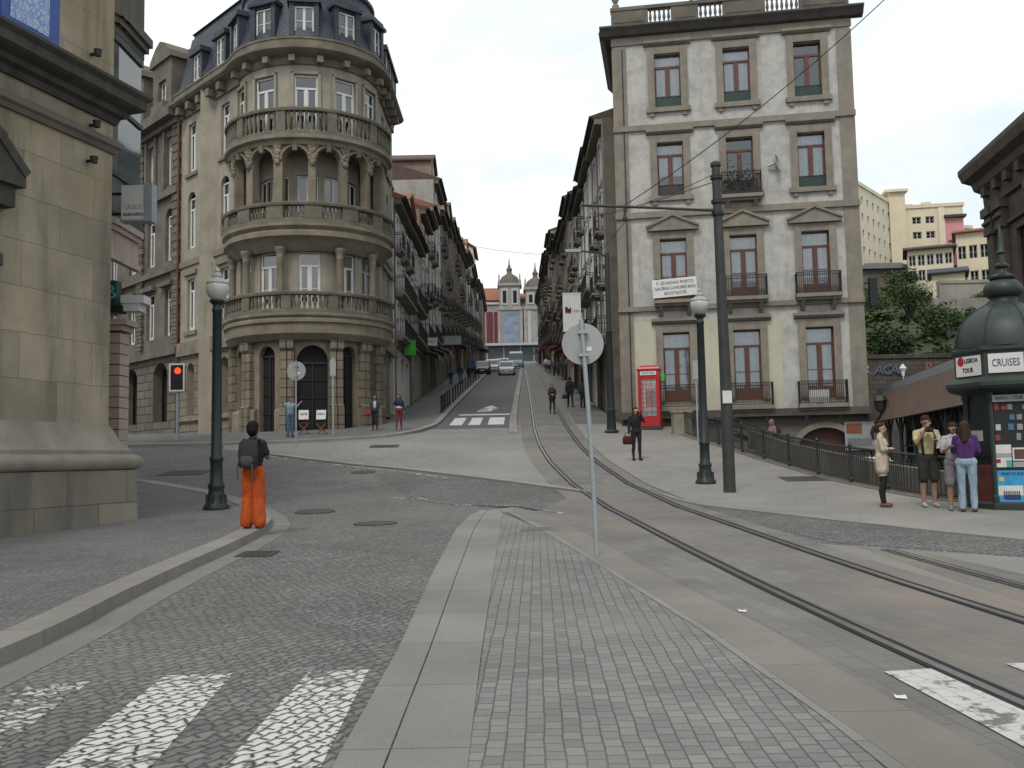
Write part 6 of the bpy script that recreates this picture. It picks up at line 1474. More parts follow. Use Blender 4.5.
for k in range(4):
    a = k*PI/2; x, y = w2*math.sin(a), -w2*math.cos(a); b = MB(); d_ = w2-.08
    b.box(-d_,d_,.015,.05,.12,.55); b.box(-d_,d_,.015,.05,2.12,2.262); b.box(-d_,-d_+.07,.015,.05,.55,2.12); b.box(d_-.07,d_,.015,.05,.55,2.12)
    for i in range(1,3): x_ = -d_+.07+(2*d_-.14)*i/3; b.box(x_-.014,x_+.014,.02,.045,.55,2.12)
    for i in range(1,8): z = .55+1.57*i/8; b.box(-d_+.07,d_-.07,.02,.045,z-.012,z+.012)
    dr = b.build('door' if k == 0 else 'side_panel', M['red'], tb, (x,y,0), a)
    link('pane', plane_mesh('pane', 2*d_-.14, 1.57, 'glass'), dr, (0,.036,.55))
    b = MB(); b.box(-.34,.34,-.012,-.002,H_-.31,H_-.15); sgn = b.build('sign_strip', M['white'], tb, (x,y,0), a); lettering('TELEFONE', .11, M['ink'], sgn, (0,-.016,H_-.23), width=.55)
b = MB(); b.box(-.2,.2,.22,.36,1.0,1.7); b.build('telephone', M['soot'], tb)
b = MB(); b.box(-.08,.08,-.03,0,0,.36); b.lathe([(.0,0)],3) if False else None
tag(b.build('wall_plate', AW['green'], loc=(6.78,42.55,5.0), rz=-AE), 'small green plate on the wall beside the telephone box', 'sign')

# ------------------------------------------------------------------ vehicles
M['car_glass'] = mbasic('car_dark_glass', (.03,.035,.04), (.02,.025,.03), 1, .08, 0, spec=.8); M['tyre'] = mbasic('tyre_rubber', (.016,.016,.016), None, 3, .85, .1)
M['headl'] = mbasic('headlight_glass', (.6,.62,.64), None, 3, .15, 0)
def car(lab, x, y, z, rz, col, slope=0., van=False, group=None, scale=1., name='parked_car'):
    t = thing(name, lab, 'van' if van else 'car', (x,y,z), rz, group); t.rotation_euler = (slope,0,rz); t.scale = (scale,)*3
    # nose towards -y; stations (y, half width, z low, z belt)
    if van: st = [(-2.5,.70,.42,.72),(-2.42,.84,.30,.95),(-1.95,.92,.26,1.12),(-1.4,.95,.26,1.18),(2.3,.95,.28,1.2),(2.45,.9,.36,1.15)]; cabn = [(-1.75,.86,1.15),(-1.05,.84,1.95),(-.6,.83,2.12),(2.2,.83,2.14),(2.42,.82,2.0),(2.45,.86,1.15)]
    else: st = [(-2.05,.62,.40,.62),(-1.98,.76,.26,.74),(-1.6,.84,.22,.84),(-.9,.87,.2,.93),(1.5,.87,.22,.96),(1.9,.82,.28,.92),(2.0,.72,.4,.8)]; cabn = [(-1.0,.76,.92),(-.3,.66,1.38),(.1,.64,1.46),(1.0,.64,1.45),(1.55,.66,1.3),(1.92,.74,.94)]
    b = MB(); n = len(st); ring_ = []
    for yy, hw, zl, zb_ in st:
        o = len(b.v); b.v += [(-hw*.94,yy,zl),(-hw,yy,zl+.18),(-hw,yy,zb_-.12),(-hw*.9,yy,zb_),(hw*.9,yy,zb_),(hw,yy,zb_-.12),(hw,yy,zl+.18),(hw*.94,yy,zl)]; ring_.append(o)
    for a, c in zip(ring_, ring_[1:]):
        for k in range(8): b.f.append((a+k,a+(k+1)%8,c+(k+1)%8,c+k)); b.mi.append(0)
    for o in (ring_[0], ring_[-1]): b.f.append(tuple(o+k for k in range(8))); b.mi.append(0)
    b.build('body', col, t, smooth=35)
    b = MB(); zb_ = cabn[0][2]; m_ = len(cabn)
    P = [(yy,hw,z_) for yy,hw,z_ in cabn]; vs = [(-hw,yy,z_) for yy,hw,z_ in P]+[(hw,yy,z_) for yy,hw,z_ in P]
    b.add(vs, [tuple(range(m_)), tuple(reversed(range(m_,2*m_)))], 0 if not van else 1); b.add(vs, [(0,1,m_+1,m_)], 0); b.add(vs, [(i,i+1,m_+i+1,m_+i) for i in range(1,m_-2)], 1); b.add(vs, [(m_-2,m_-1,2*m_-1,2*m_-2)], 0)
    b.build('cabin', [M['car_glass'], col], t, smooth=25)
    if not van:
        b = MB()
        for s_ in (-1,1):
            for (ya,ha,za),(yb,hb,zb2) in zip(P,P[1:]): b.bar((s_*(ha+.004),ya,za),(s_*(hb+.004),yb,zb2),.06,.05)
            b.bar((s_*.72,.35,.95),(s_*.645,.35,1.44),.07,.04)
        b.build('pillar_trim', col, t)
    for yy in (-1.3*(1.15 if van else 1),1.3*(1.15 if van else 1)):
        for s_ in (-1,1):
            wm = MB(); wm.tube([(-.1,0,0),(.1,0,0)], .31, 18); w_ = wm.build('wheel', M['tyre'], t, (s_*(.80 if not van else .88),yy,.31)); wm = MB(); wm.tube([(-.005,0,0),(.012,0,0)], .2, 14); wm.build('rim', M['galv'], w_, (s_*.10,0,0))
    for s_ in (-1,1):
        b = MB(); b.ball((s_*.56,(-1.98 if not van else -2.42),.62 if not van else .8), .15, .07, .09, 10, 6); b.build('headlight', M['headl'], t)
        b = MB(); b.ball((s_*.86,-.75 if not van else -1.3,1.0 if not van else 1.3), .09, .05, .07, 8, 6); b.build('mirror', col, t)
        b = MB(); b.box(s_*.62-.1,s_*.62+.1,1.97 if not van else 2.43,2.03 if not van else 2.47,.68,.84); b.build('tail_light', M['red'], t)
    b = MB(); fy = -2.07 if not van else -2.52; b.box(-.26,.26,fy,fy+.03,.42,.53); b.build('number_plate', M['white'], t)
    b = MB(); b.box(-.45,.45,fy+.02,fy+.06,.54,.62); b.build('grille', M['black'], t)
    return t
paint = lambda n_, c: (lambda m_: m_)(mbasic(n_, c, tuple(v*.9 for v in c), 1, .28, 0, spec=.6))
silver, whitep, darkp, bluep, redp = paint('silver_car_paint',(.42,.44,.46)), paint('white_car_paint',(.6,.6,.6)), paint('dark_car_paint',(.02,.024,.03)), paint('blue_car_paint',(.05,.12,.24)), paint('red_car_paint',(.25,.02,.02))
SLP = math.atan(.1245)
def onroad(x, y, up=.02): return (x,y,Z(x,y)+up)
car('silver car driving down the carriageway towards the crossing', *onroad(-.55,103), 0, silver, -(-SLP), name='driving_car')
car('white car parked at the left kerb behind the dark one', *onroad(-2.35,113), 0, whitep, SLP)
car('dark car parked nearest on the left kerb of the hill', *onroad(-3.25,106), 0, darkp, SLP)
car('grey car parked third up the left kerb of the hill', *onroad(-2.2,121), 0, silver, SLP)
car('red car parked farthest up the left kerb of the hill', *onroad(-2.05,129), 0, redp, SLP)
car('pale blue-grey van coming down behind the silver car', *onroad(.65,140), 0, paint('pale_blue_paint',(.22,.31,.36)), SLP, van=True, name='driving_van', scale=1.15)
pw = MB(); strip_mesh(pw, catmull([(8.9,35.5,0),(9.2,31,0),(9.75,27,0),(10.1,23.4,0),(10.6,21,0)], .4), -.12, .12, -3.2, .42); tag(pw.build('stair_parapet', M['granite_dark']), 'dark stone parapet of the sunken stairs just behind the railing', 'wall')
for k_, (px_, py_, c_) in enumerate(((.75,158,silver),(-1.6,146,darkp),(-1.35,160,whitep),(.95,176,darkp),(-1.0,178,silver))):
    car(('small silver car queuing behind the pale van','dark car parked fourth up the left kerb of the hill','white car parked fifth up the left kerb of the hill','small dark car queuing near the top of the hill','silver car parked nearest the top on the left kerb')[k_], *onroad(px_, py_), 0, c_, SLP)
car('bluish car parked on the lower lane seen through the railing', 14.3, 30.5, -.75, R(75), paint('pale_blue_car_paint',(.25,.33,.40)), 0)
car('white delivery van parked on the lower lane below the basement arch', 12.3, 37.2, -1.15, R(188), whitep, 0, van=True, scale=1.22)

# ------------------------------------------------------------------ people
SK = {'light':mbasic('light_skin',(.46,.29,.21),(.42,.26,.19),5,.55,.03,60), 'tan':mbasic('tanned_skin',(.32,.18,.12),(.28,.16,.105),5,.55,.03,60), 'brown':mbasic('brown_skin',(.12,.065,.042),(.10,.055,.036),5,.5,.03,60)}
_cl = {}
def cloth(n_, c):
    if n_ not in _cl: _cl[n_] = mbasic(n_+'_cloth', c, tuple(v*.72 for v in c), 9, .9, .35, 22)
    return _cl[n_]
HAIR = {'black':mbasic('black_hair',(.009,.008,.007),(.014,.012,.010),14,.85,.6,60,spec=.15), 'brown':mbasic('brown_hair',(.045,.025,.015),(.03,.017,.01),14,.75,.6,60,spec=.2), 'fair':mbasic('fair_hair',(.20,.12,.055),(.14,.08,.035),14,.5,.5,60)}
M['eye'] = mbasic('dark_eye', (.02,.015,.012), None, 3, .3, 0); M['lip'] = mbasic('lip', (.30,.12,.10), None, 3, .5, 0)
def capsule(mb_, a, ra, b_, rb_, seg=12, flat=1.):
    a, b_ = Vector(a), Vector(b_); d = b_-a; L = d.length
    if L < 1e-5: d = Vector((0,0,1)); L = 1e-5
    d = d/L if L > 1e-4 else Vector((0,0,1)); x = d.orthogonal().normalized(); y = d.cross(x); rows = []
    for k in range(4): t = -PI/2+PI/2*k/3.; rows.append((a+d*ra*math.sin(t)*.999, ra*math.cos(t)))
    for k in range(4): t = PI/2*k/3.; rows.append((b_+d*rb_*math.sin(t)*.999, rb_*math.cos(t)))
    o = len(mb_.v)
    for c, r in rows:
        for k in range(seg):
            t = 2*PI*k/seg; p = c+(x*math.cos(t)+y*math.sin(t))*max(r,1e-4); mb_.v.append((p.x,p.y,p.z))
    for j in range(len(rows)-1):
        for k in range(seg): k2 = (k+1)%seg; mb_.f.append((o+j*seg+k,o+j*seg+k2,o+(j+1)*seg+k2,o+(j+1)*seg+k)); mb_.mi.append(0)
    mb_.f.append(tuple(o+k for k in reversed(range(seg)))); mb_.mi.append(0); mb_.f.append(tuple(o+(len(rows)-1)*seg+k for k in range(seg))); mb_.mi.append(0)
def fuse(name, prims, mats, voxel, parent, scale=1., smooth_it=3):
    """prims: (a, ra, b, rb, slot, yscale, kind); one continuous skin, coloured by the nearest limb"""
    m_ = MB()
    for a, ra, b_, rb_, sl_, ys, kd in prims: capsule(m_, a, ra, b_, rb_)
    me = m_.mesh(name, mats); o = bpy.data.objects.new('tmp_body', me); COL.objects.link(o)
    md = o.modifiers.new('r', 'REMESH'); md.mode = 'VOXEL'; md.voxel_size = voxel; md.use_smooth_shade = True
    m2 = o.modifiers.new('s', 'SMOOTH'); m2.iterations = smooth_it; m2.factor = .5
    bpy.context.view_layer.update()
    out = bpy.data.meshes.new_from_object(o.evaluated_get(bpy.context.evaluated_depsgraph_get())); bpy.data.objects.remove(o); bpy.data.meshes.remove(me)
    n = len(out.polygons); c = np.empty(n*3); out.polygons.foreach_get('center', c); c = c.reshape(-1,3)
    best = np.full(n, 1e9); slot = np.zeros(n, dtype=np.int32)
    for a, ra, b_, rb_, sl_, ys, kd in prims:
        A, B = np.array(a, float), np.array(b_, float); d = B-A; L2_ = max(1e-9, d@d)
        t = np.clip(((c-A)@d)/L2_, 0, 1); q = A+t[:,None]*d; dist = np.linalg.norm(c-q, axis=1)-(ra+(rb_-ra)*t)+kd
        k = dist < best; best[k] = dist[k]; slot[k] = sl_
    if len(mats) > 2:
        nv = len(out.vertices); co_ = np.empty(nv*3); out.vertices.foreach_get('co', co_); no_ = np.empty(nv*3); out.vertices.foreach_get('normal', no_); co_ = co_.reshape(-1,3); no_ = no_.reshape(-1,3)
        w_ = np.zeros(nv); pv = [p.vertices for p in out.polygons]
        for pi_ in np.nonzero((slot == 1) | (slot == 2))[0]:
            for vi in pv[pi_]: w_[vi] = 1
        ph = sum(ord(ch_) for ch_ in str(parent['label'])) % 50
        x, y, z = co_.T
        an_ = np.arctan2(y, np.abs(x)-.09)
        fold = np.sin(an_*4+z*7+np.sin(z*9+ph)*1.6)*.55+np.sin(an_*7-z*11+ph)*.3+np.sin(z*19+an_*2+ph)*.35
        co_ += no_*(w_*fold*.0065)[:,None]; out.vertices.foreach_set('co', co_.ravel())
    out.materials.clear()
    for m in mats: out.materials.append(m)
    out.polygons.foreach_set('material_index', slot); out.polygons.foreach_set('use_smooth', [True]*n)
    out.transform(Matrix.Scale(scale, 4)); out.name = name; out.update()
    return link(name, out, parent)
def person(lab, x, y, z, H, face, skin, top, bottom, shoe, hair, pose, legs='trousers', sleeve='long', vox=.016, stride=0., female=False, hairstyle='short', fingers=False, group=None, tunic=0., lean=0., lookdown=0., headturn=0., name='person'):
    t = thing(name, lab, 'person', (x,y,z), R(face), group); s = H/1.70; P = []
    S, T, B_, SH, EY, LP = range(6)
    def add(a, ra, b_, rb_, sl_, kd=0.): P.append((a,ra,b_,rb_,sl_,1.,kd))
    shw = .165 if female else .19; hip = .10 if female else .092
    def ln(p): return (p[0], p[1]-lean*max(0,p[2]-.95), p[2])
    for sg in (-1,1):
        st = stride*sg; hp = (sg*.088,0,.90); kn = (sg*.095,-st*.45-.015,.49); an = (sg*.10,st*.12 if st>0 else -st*-.55,.085)
        an = (sg*.10, -st, .085+(.05 if st < -.05 else 0)); kn = (sg*.095, -st*.45-.02, .49)
        if legs == 'shorts':
            add(hp,.098,((hp[0]+kn[0])/2*1.05,(hp[1]+kn[1])/2,.68),.098,B_,-.012); add(((hp[0]+kn[0])/2*1.05,(hp[1]+kn[1])/2,.68),.096,(kn[0]*1.05,kn[1],.54),.092,B_,-.012); add((hp[0],0,.8),.07,kn,.05,S); add(kn,.052,(an[0],an[1]+.02,.32),.056,S); add((an[0],an[1]+.02,.32),.055,an,.036,S)
        elif legs == 'flared':
            add(hp,.108,kn,.099,B_); add(kn,.099,(an[0]*1.1,an[1],.13),.106,B_); add((an[0]*1.1,an[1],.13),.106,(an[0]*1.1,an[1]-.01,.105),.108,B_)
        elif legs == 'slim': add(hp,.092,kn,.055,B_); add(kn,.056,(an[0],an[1]+.02,.32),.055,B_); add((an[0],an[1]+.02,.32),.053,an,.038,B_)
        else: add(hp,.096,kn,.068,B_); add(kn,.068,an,.060,B_)
        add((an[0],an[1]+.03,.045),.042,(an[0]*1.15,an[1]-.13,.035),.036,SH); add((an[0],an[1],.09),.036,(an[0],an[1]+.01,.05),.042,SH if legs != 'shorts' else SH)
    add((-.075,0,.93),.112*(1.06 if female else 1),(.075,0,.93),.112*(1.06 if female else 1),B_); add((-.05,0,1.04),.105,(.05,0,1.04),.105,T)
    if tunic > 0: add((-.08,0,1.0),.118,(.08,0,1.0),.118,T,-.02); add((-.085,.0,1.0-tunic),.124,(.085,0,1.0-tunic),.124,T,-.03); add((-.08,0,1.0),.12,(-.085,0,1.0-tunic),.124,T,-.03); add((.08,0,1.0),.12,(.085,0,1.0-tunic),.124,T,-.03)
    add(ln((-.05,0,1.08)),.105,ln((-.07,-.005,1.28)),.118,T); add(ln((.05,0,1.08)),.105,ln((.07,-.005,1.28)),.118,T); add(ln((0,-.0,1.1)),.11,ln((0,-.01,1.3)),.12,T)
    if female: add(ln((-.075,-.085,1.26)),.055,ln((.075,-.085,1.26)),.055,T)
    add(ln((-shw+.05,.005,1.395)),.062,ln((shw-.05,.005,1.395)),.062,T); add(ln((-.03,.01,1.42)),.07,ln((.03,.01,1.42)),.07,T)
    hx = math.sin(R(headturn)); hc = Vector(ln((0,-.012,1.585))); fw = Vector((hx, -math.cos(R(headturn)), -lookdown)).normalized(); rt = Vector((math.cos(R(headturn)), hx, 0)); uv = rt.cross(fw)*-1.
    if uv.z < 0: uv = -uv
    def hd(a, b_, c): p = hc+rt*a+fw*b_+uv*c; return (p.x,p.y,p.z)
    add(ln((0,.012,1.42)),.052,hd(0,-.02,-.08),.050,S)
    add(hd(0,-.012,.025),.082,hd(0,.008,.022),.078,S); add(hd(0,.022,-.06),.052,hd(0,.0,-.0),.07,S); add(hd(0,.04,-.085),.026,hd(0,.03,-.07),.036,S)
    add(hd(0,.088,.012),.010,hd(0,.101,-.022),.014,S)
    for sg in (-1,1):
        add(hd(sg*.078,-.01,.01),.014,hd(sg*.078,-.012,-.025),.012,S)
        add(hd(sg*.031,.076,.012),.011,hd(sg*.034,.076,.012),.011,EY,-.004)
    add(hd(-.018,.078,-.055),.010,hd(.018,.078,-.055),.010,LP,-.002)
    wr = {}
    for sg in (-1,1):
        sh = Vector(ln((sg*shw,.005,1.385))); ps = pose['l' if sg > 0 else 'r'] if isinstance(pose, dict) else pose
        E_, W_ = {'down':((.225,.03,1.12),(.235,-.04,.88)), 'swing':((.23,.10,1.13),(.225,.06,.90)), 'swingf':((.22,-.02,1.12),(.21,-.17,.95)), 'crossed':((.215,-.06,1.15),(-.04,-.175,1.17)), 'camera':((.22,-.17,1.24),(.075,-.20,1.50)), 'hold':((.215,-.06,1.14),(.10,-.27,1.22)),
                  'phone':((.225,-.13,1.19),(.07,-.235,1.47)), 'wide':((.30,-.05,1.30),(.40,-.15,1.45)), 'hip':((.31,.06,1.15),(.16,-.06,1.02)), 'bag':((.23,.02,1.12),(.25,-.02,.86)), 'strap':((.22,-.06,1.15),(.12,-.16,1.33)), 'front':((.215,-.04,1.13),(.06,-.19,1.08))}[ps]
        el = Vector(ln((sg*E_[0],E_[1],E_[2]))); w_ = Vector(ln((sg*W_[0],W_[1],W_[2])))
        if sleeve == 'long': add(tuple(sh),.056,tuple(el),.047,T); add(tuple(el),.046,tuple(w_),.034,T)
        else:
            md_ = sh.lerp(el,.62); add(tuple(sh),.060,tuple(md_),.060,T,-.006); add(tuple(md_),.042,tuple(el),.039,S); add(tuple(el),.040,tuple(w_),.027,S)
        d = (w_-el).normalized(); side = Vector((0,0,1)).cross(d); side = side.normalized() if side.length > .1 else Vector((1,0,0)); up = d.cross(side)
        if abs(d.z) > .7: side = Vector((0,1,0)); side = (side-d*side.dot(d)).normalized(); up = d.cross(side)
        pl_ = w_+d*.05; add(tuple(w_),.027,tuple(pl_),.034,S); wr[sg] = (w_, d)
        curl = up*(-.5) if up.z > 0 else up*.5
        for k, (o_, l_) in enumerate(((-.030,.066),(-.010,.075),(.010,.07),(.030,.055))):
            b0 = pl_+side*o_+d*.012; b1 = b0+d*l_*.55; b2 = b1+(d*.7+curl).normalized()*l_*.5; r_ = .0095 if fingers else .012
            add(tuple(b0),r_,tuple(b1),r_,S); add(tuple(b1),r_,tuple(b2),r_*.85,S)
        tb0 = w_+d*.02+side*(-.024); add(tuple(tb0),.012,tuple(tb0+d*.045-side*.03),.011,S); add(tuple(tb0+d*.045-side*.03),.011,tuple(tb0+d*.075-side*.025),.009,S)
    body = fuse('body', P, [SK[skin], top, bottom, shoe, M['eye'], M['lip']], vox, t, s)
    # hair as a cap of its own
    h = []
    def ha(a, ra, b_, rb_): h.append((a,ra,b_,rb_,0,1.,0.))
    ha(hd(0,-.035,.038),.092,hd(0,-.012,.052),.086); ha(hd(0,-.05,-.02),.075,hd(0,-.045,.03),.088)
    if hairstyle == 'pony': ha(hd(0,-.13,.03),.04,hd(0,-.17,-.08),.042); ha(hd(0,-.17,-.08),.042,hd(0,-.15,-.22),.02)
    if hairstyle == 'long':
        for sg in (-1,1): ha(hd(sg*.06,-.03,-.02),.045,hd(sg*.085,-.04,-.2),.045)
        ha(hd(0,-.07,-.02),.075,hd(0,-.09,-.24),.07)
    if hairstyle == 'bun': ha(hd(0,-.06,.07),.095,hd(0,-.02,.09),.095); ha(hd(0,-.075,.02),.09,hd(0,-.05,.05),.10)
    if hairstyle == 'bob': 
        for sg in (-1,1): ha(hd(sg*.07,-.02,.0),.04,hd(sg*.078,-.015,-.10),.038)
        ha(hd(0,-.07,-.02),.07,hd(0,-.07,-.10),.06)
    fuse('hair', h, [HAIR[hair]], max(.012, vox*.8), t, s, 2)
    t['_wr'] = 0; del t['_wr']
    return t, (lambda p: (p[0]*s,p[1]*s,p[2]*s)), hd
def gpix(px, py, off=0.):
    """point of the ground under a spot of the view"""
    d = F_+Rv*((px-512)/950.)+Uv*((384-py)/950.); a, b_ = 2., 2.
    while b_ < 400 and 1.6+d.z*b_ > Z(d.x*b_, d.y*b_)+off: a = b_; b_ += .5
    for _ in range(40):
        m_ = (a+b_)/2
        if 1.6+d.z*m_ > Z(d.x*m_,d.y*m_)+off: a = m_
        else: b_ = m_
    return (d.x*a, d.y*a, Z(d.x*a,d.y*a)+off)
def prop(nm, mbx, mats, parent, loc=(0,0,0), rz=0., smooth=True): return mbx.build(nm, mats, parent, loc, rz, smooth=smooth)
def top_prop(nm, lab, cat, mbx, mats, t, loc=(0,0,0), smooth=True):
    """a thing held or carried: top level, placed where its carrier stands"""
    o = mbx.build(nm, mats, None, None, smooth=smooth); mt = Matrix.Translation(t.location) @ Matrix.Rotation(t.rotation_euler.z, 4, 'Z') @ Matrix.Translation(loc); o.matrix_world = mt; return tag(o, lab, cat)
def bag_mesh(w, d, h, strap=True):
    b = MB(); n = 10; P = [(w/2*math.cos(2*PI*k/16)*(1 if abs(math.cos(2*PI*k/16))>.5 else 1.0), d/2*math.sin(2*PI*k/16)) for k in range(16)]
    o = len(b.v); zs = [(0,.82),(.06*h,.98),(.5*h,1.05),(.88*h,.95),(h,.6)]
    for z, k in zs: b.v += [(x*k,y*k,z) for x,y in P]
    for j in range(len(zs)-1):
        for k in range(16): b.f.append((o+j*16+k,o+j*16+(k+1)%16,o+(j+1)*16+(k+1)%16,o+(j+1)*16+k)); b.mi.append(0)
    b.f.append(tuple(o+k for k in reversed(range(16)))); b.mi.append(0); b.f.append(tuple(o+64+k for k in range(16))); b.mi.append(0)
    if strap: b.tube([(-w*.35,0,h*.95),(-w*.2,0,h*1.35),(w*.2,0,h*1.35),(w*.35,0,h*.95)], .012, 6)
    return b
blk, navy, org_ = cloth('black',(.014,.014,.016)), cloth('navy',(.02,.03,.07)), cloth('orange',(.50,.085,.012))
sho_b, sho_w, sho_t = cloth('black_shoe',(.016,.015,.015)), cloth('white_shoe',(.45,.45,.44)), cloth('tan_sandal',(.16,.08,.045))
# 1 woman in orange trousers, seen from behind
gx = gpix(253, 528.5, .13)
t, sc, hd = person('person with black bun, dark top, loose orange trousers and rucksack on the kerb', *gx, 1.72, 172, 'brown', blk, org_, sho_b, 'black', {'l':'hold','r':'strap'}, 'flared', 'short', .011, 0., True, 'bun', True)
b = bag_mesh(.33, .2, .46, False); b.tube([(-.12,.0,.40),(-.12,-.09,.47),(-.12,-.26,.46),(-.13,-.30,.2),(-.12,-.12,.04)], .018, 6); b.tube([(.12,.0,.40),(.12,-.09,.47),(.12,-.26,.46),(.13,-.30,.2),(.12,-.12,.04)], .018, 6)
pkt = MB(); 
top_prop('rucksack', 'black and grey rucksack with hanging straps on the back of the orange-clad figure', 'rucksack', b, cloth('rucksack',(.03,.03,.036)), t, (0,.20,1.0))
b = MB(); b.box(-.125,-.105,.30,.312,.78,1.06); b.box(.135,.155,.28,.292,.80,1.08); b.ball((0,.27,1.12),.12,.05,.11,10,6); top_prop('rucksack_straps', 'grey hanging straps and pocket of the rucksack on the kerb', 'straps', b, cloth('grey_strap',(.07,.07,.075)), t)
# 2 man in blue taking a photo
gx = gpix(290, 437, .12); t, *_ = person('person in light blue shirt and jeans with raised arms by the tower door', *gx, 1.66, 35, 'tan', cloth('light_blue_shirt',(.22,.30,.36)), cloth('blue_jeans',(.07,.13,.20)), sho_b, 'brown', {'l':'wide','r':'wide'}, vox=.02)
# placards and stools
for k, (px, lb_) in enumerate(((304,'left folding stool with a white placard before the big arched door'),(322,'right folding stool with a white placard before the big arched door'))):
    gx = gpix(px, 434, .12); t = thing('placard_stool', lb_, 'stool', gx, R(-8 if k else 6)); b = MB()
    for sy in (-.14,.14):
        b.bar((-.2,sy,0),(.2,sy,.45),.035); b.bar((.2,sy,0),(-.2,sy,.45),.035)
    b.build('legs', mbasic('stool_wood_%d' % k,(.22,.10,.03),None,3,.7,.1), t); b = MB(); b.box(-.22,.22,-.17,.17,.45,.48); b.build('seat', cloth('navy_seat',(.03,.04,.08)) if k else cloth('red_seat',(.2,.03,.03)), t)
    b = MB(); b.obox((0,-.10,.82),(.21,0,0),(0,.012,0),(0,.03,.20)); b.build('placard', M['white'], t)
    b = MB(); b.bar((-.1,0,.48),(-.08,-.08,.7),.025); b.bar((.1,0,.48),(.08,-.08,.7),.025); b.build('prop', M['black'], t)
    l_ = lettering('ARTE' if k == 0 else 'PORTO', .13, M['ink'], t, (0,-.118,.84), width=.3)
gx = gpix(313, 435, .12)
# 3, 4 two women walking down
gx = gpix(375, 430.5, .12); t, *_ = person('person in black trousers and white top with dark cardigan and red bag', *gx, 1.58, 8, 'tan', cloth('black_and_white_top',(.05,.05,.055)), blk, cloth('red_shoe',(.2,.02,.02)), 'black', {'l':'swingf','r':'down'}, 'slim', vox=.02, stride=.1, female=True, hairstyle='long')
b = MB(); b.ball((0,-.095,1.13),.075,.05,.17,12,8); top_prop('white_top_front', 'white top front showing between the open dark cardigan', 'blouse', b, cloth('white_blouse',(.55,.55,.54)), t)
top_prop('handbag', 'red handbag hanging at the side of the black-trousered walker', 'bag', bag_mesh(.26,.12,.24), cloth('red_bag',(.26,.03,.02)), t, (-.27,0,.68))
gx = gpix(399, 430, .12); t, *_ = person('person in wine red trousers and navy jacket over white shirt, walking down', *gx, 1.58, 0, 'tan', navy, cloth('wine_trousers',(.17,.015,.04)), sho_t, 'brown', {'l':'swing','r':'phone'}, 'slim', vox=.02, stride=-.1, female=True, hairstyle='bob')
b = MB(); b.ball((0,-.02,.99),.145,.118,.075,12,8); top_prop('shirt_hem', 'white shirt hem showing under the navy jacket', 'shirt', b, cloth('white_blouse',(.55,.55,.54)), t)
# 5-8 walkers up the left pavement
for px, py, H_, lab, tp, bt, fc in ((451,384.5,1.72,'person in grey-blue shirt and dark trousers walking up the left pavement',cloth('greyblue_shirt',(.15,.17,.22)),cloth('dark_trousers',(.03,.03,.04)),175),(460.5,384,1.70,'person in navy jacket and jeans, middle of the three on the left pavement',navy,cloth('blue_jeans',(.07,.13,.20)),180),(469.5,383.5,1.66,'person all in black, nearest the bollards on the left pavement',blk,blk,10),(474,378,1.7,'person in bright blue jacket farther up the left pavement',cloth('bright_blue',(.03,.12,.32)),navy,180)):
    person(lab, *gpix(px, py, .12), H_, fc, 'tan', tp, bt, sho_b, 'brown', 'swing', vox=.028, stride=.16)
# 9 by the telephone box: dark clothes, camera at the face, bag
gx = gpix(637, 460.5, .015); t, sc, hd = person('person in black with a bag, holding a camera to the face near the telephone box', *gx, 1.72, 12, 'light', blk, blk, sho_b, 'brown', {'l':'camera','r':'bag'}, 'slim', vox=.016, stride=.03, hairstyle='bob')
top_prop('handbag', 'dark red-brown bag hanging from the hand of the figure by the telephone box', 'bag', bag_mesh(.34,.12,.28), cloth('maroon_bag',(.05,.012,.012)), t, (-.30,-.02,.52))
b = MB(); b.box(-.06,.06,-.04,.03,-.035,.035); b.lathe([(.0,.0),(.03,.0)],8) if False else None; top_prop('camera', 'small camera held up by the figure near the telephone box', 'camera', b, M['black'], t, (.05,-.21,1.57))
# 10, 11, 12 in the street
person('person in dark coat with pale scarf walking down between the rails', *gpix(552.5, 414, .02), 1.62, 5, 'light', cloth('charcoal_coat',(.03,.03,.034)), blk, sho_b, 'black', {'l':'front','r':'front'}, 'slim', vox=.022, stride=.1, female=True, hairstyle='long', tunic=.12)
t, *_ = person('person in black suit carrying a bag, walking uphill right of the rails', *gpix(570.5, 407, .02), 1.78, 185, 'tan', blk, blk, sho_b, 'black', {'l':'bag','r':'swing'}, vox=.024, stride=.2)
top_prop('briefcase', 'black bag in the hand of the walker in the dark suit', 'bag', bag_mesh(.38,.12,.30), M['black'], t, (.29,-.02,.50))
person('person in dark green jacket standing by the round sign, right pavement', *gpix(583, 408, .02), 1.72, 150, 'tan', cloth('dark_green_jacket',(.02,.035,.03)), blk, sho_b, 'black', 'down', vox=.026)
crowd = [(546,372,'person in white shirt, leftmost of the group high on the right pavement',(.5,.5,.48),(.05,.05,.06)),(550,373.5,'person in cream top among the group high on the right pavement',(.42,.38,.3),(.03,.03,.035)),(554,376,'person in purple top in the middle of the group on the right pavement',(.09,.05,.16),(.03,.03,.05)),(558.5,376.5,'person in dark jacket behind the purple one on the right pavement',(.03,.03,.035),(.02,.02,.025)),(563,377.5,'person in navy, rightmost of the group on the right pavement',(.02,.03,.06),(.02,.02,.025)),(548.5,369,'person in pale shirt farthest up the right pavement',(.4,.42,.44),(.04,.05,.08))]
for i, (px, py, lab, c1, c2) in enumerate(crowd): person(lab, *gpix(px, py, .02), 1.66+.05*(i%3), (0,180,20,170,5,180)[i], 'tan', cloth('walker_top_%d'%i,c1), cloth('walker_legs_%d'%i,c2), sho_b, ('black','brown')[i%2], 'swing', vox=.032, stride=.14 if i%2 else -.1)
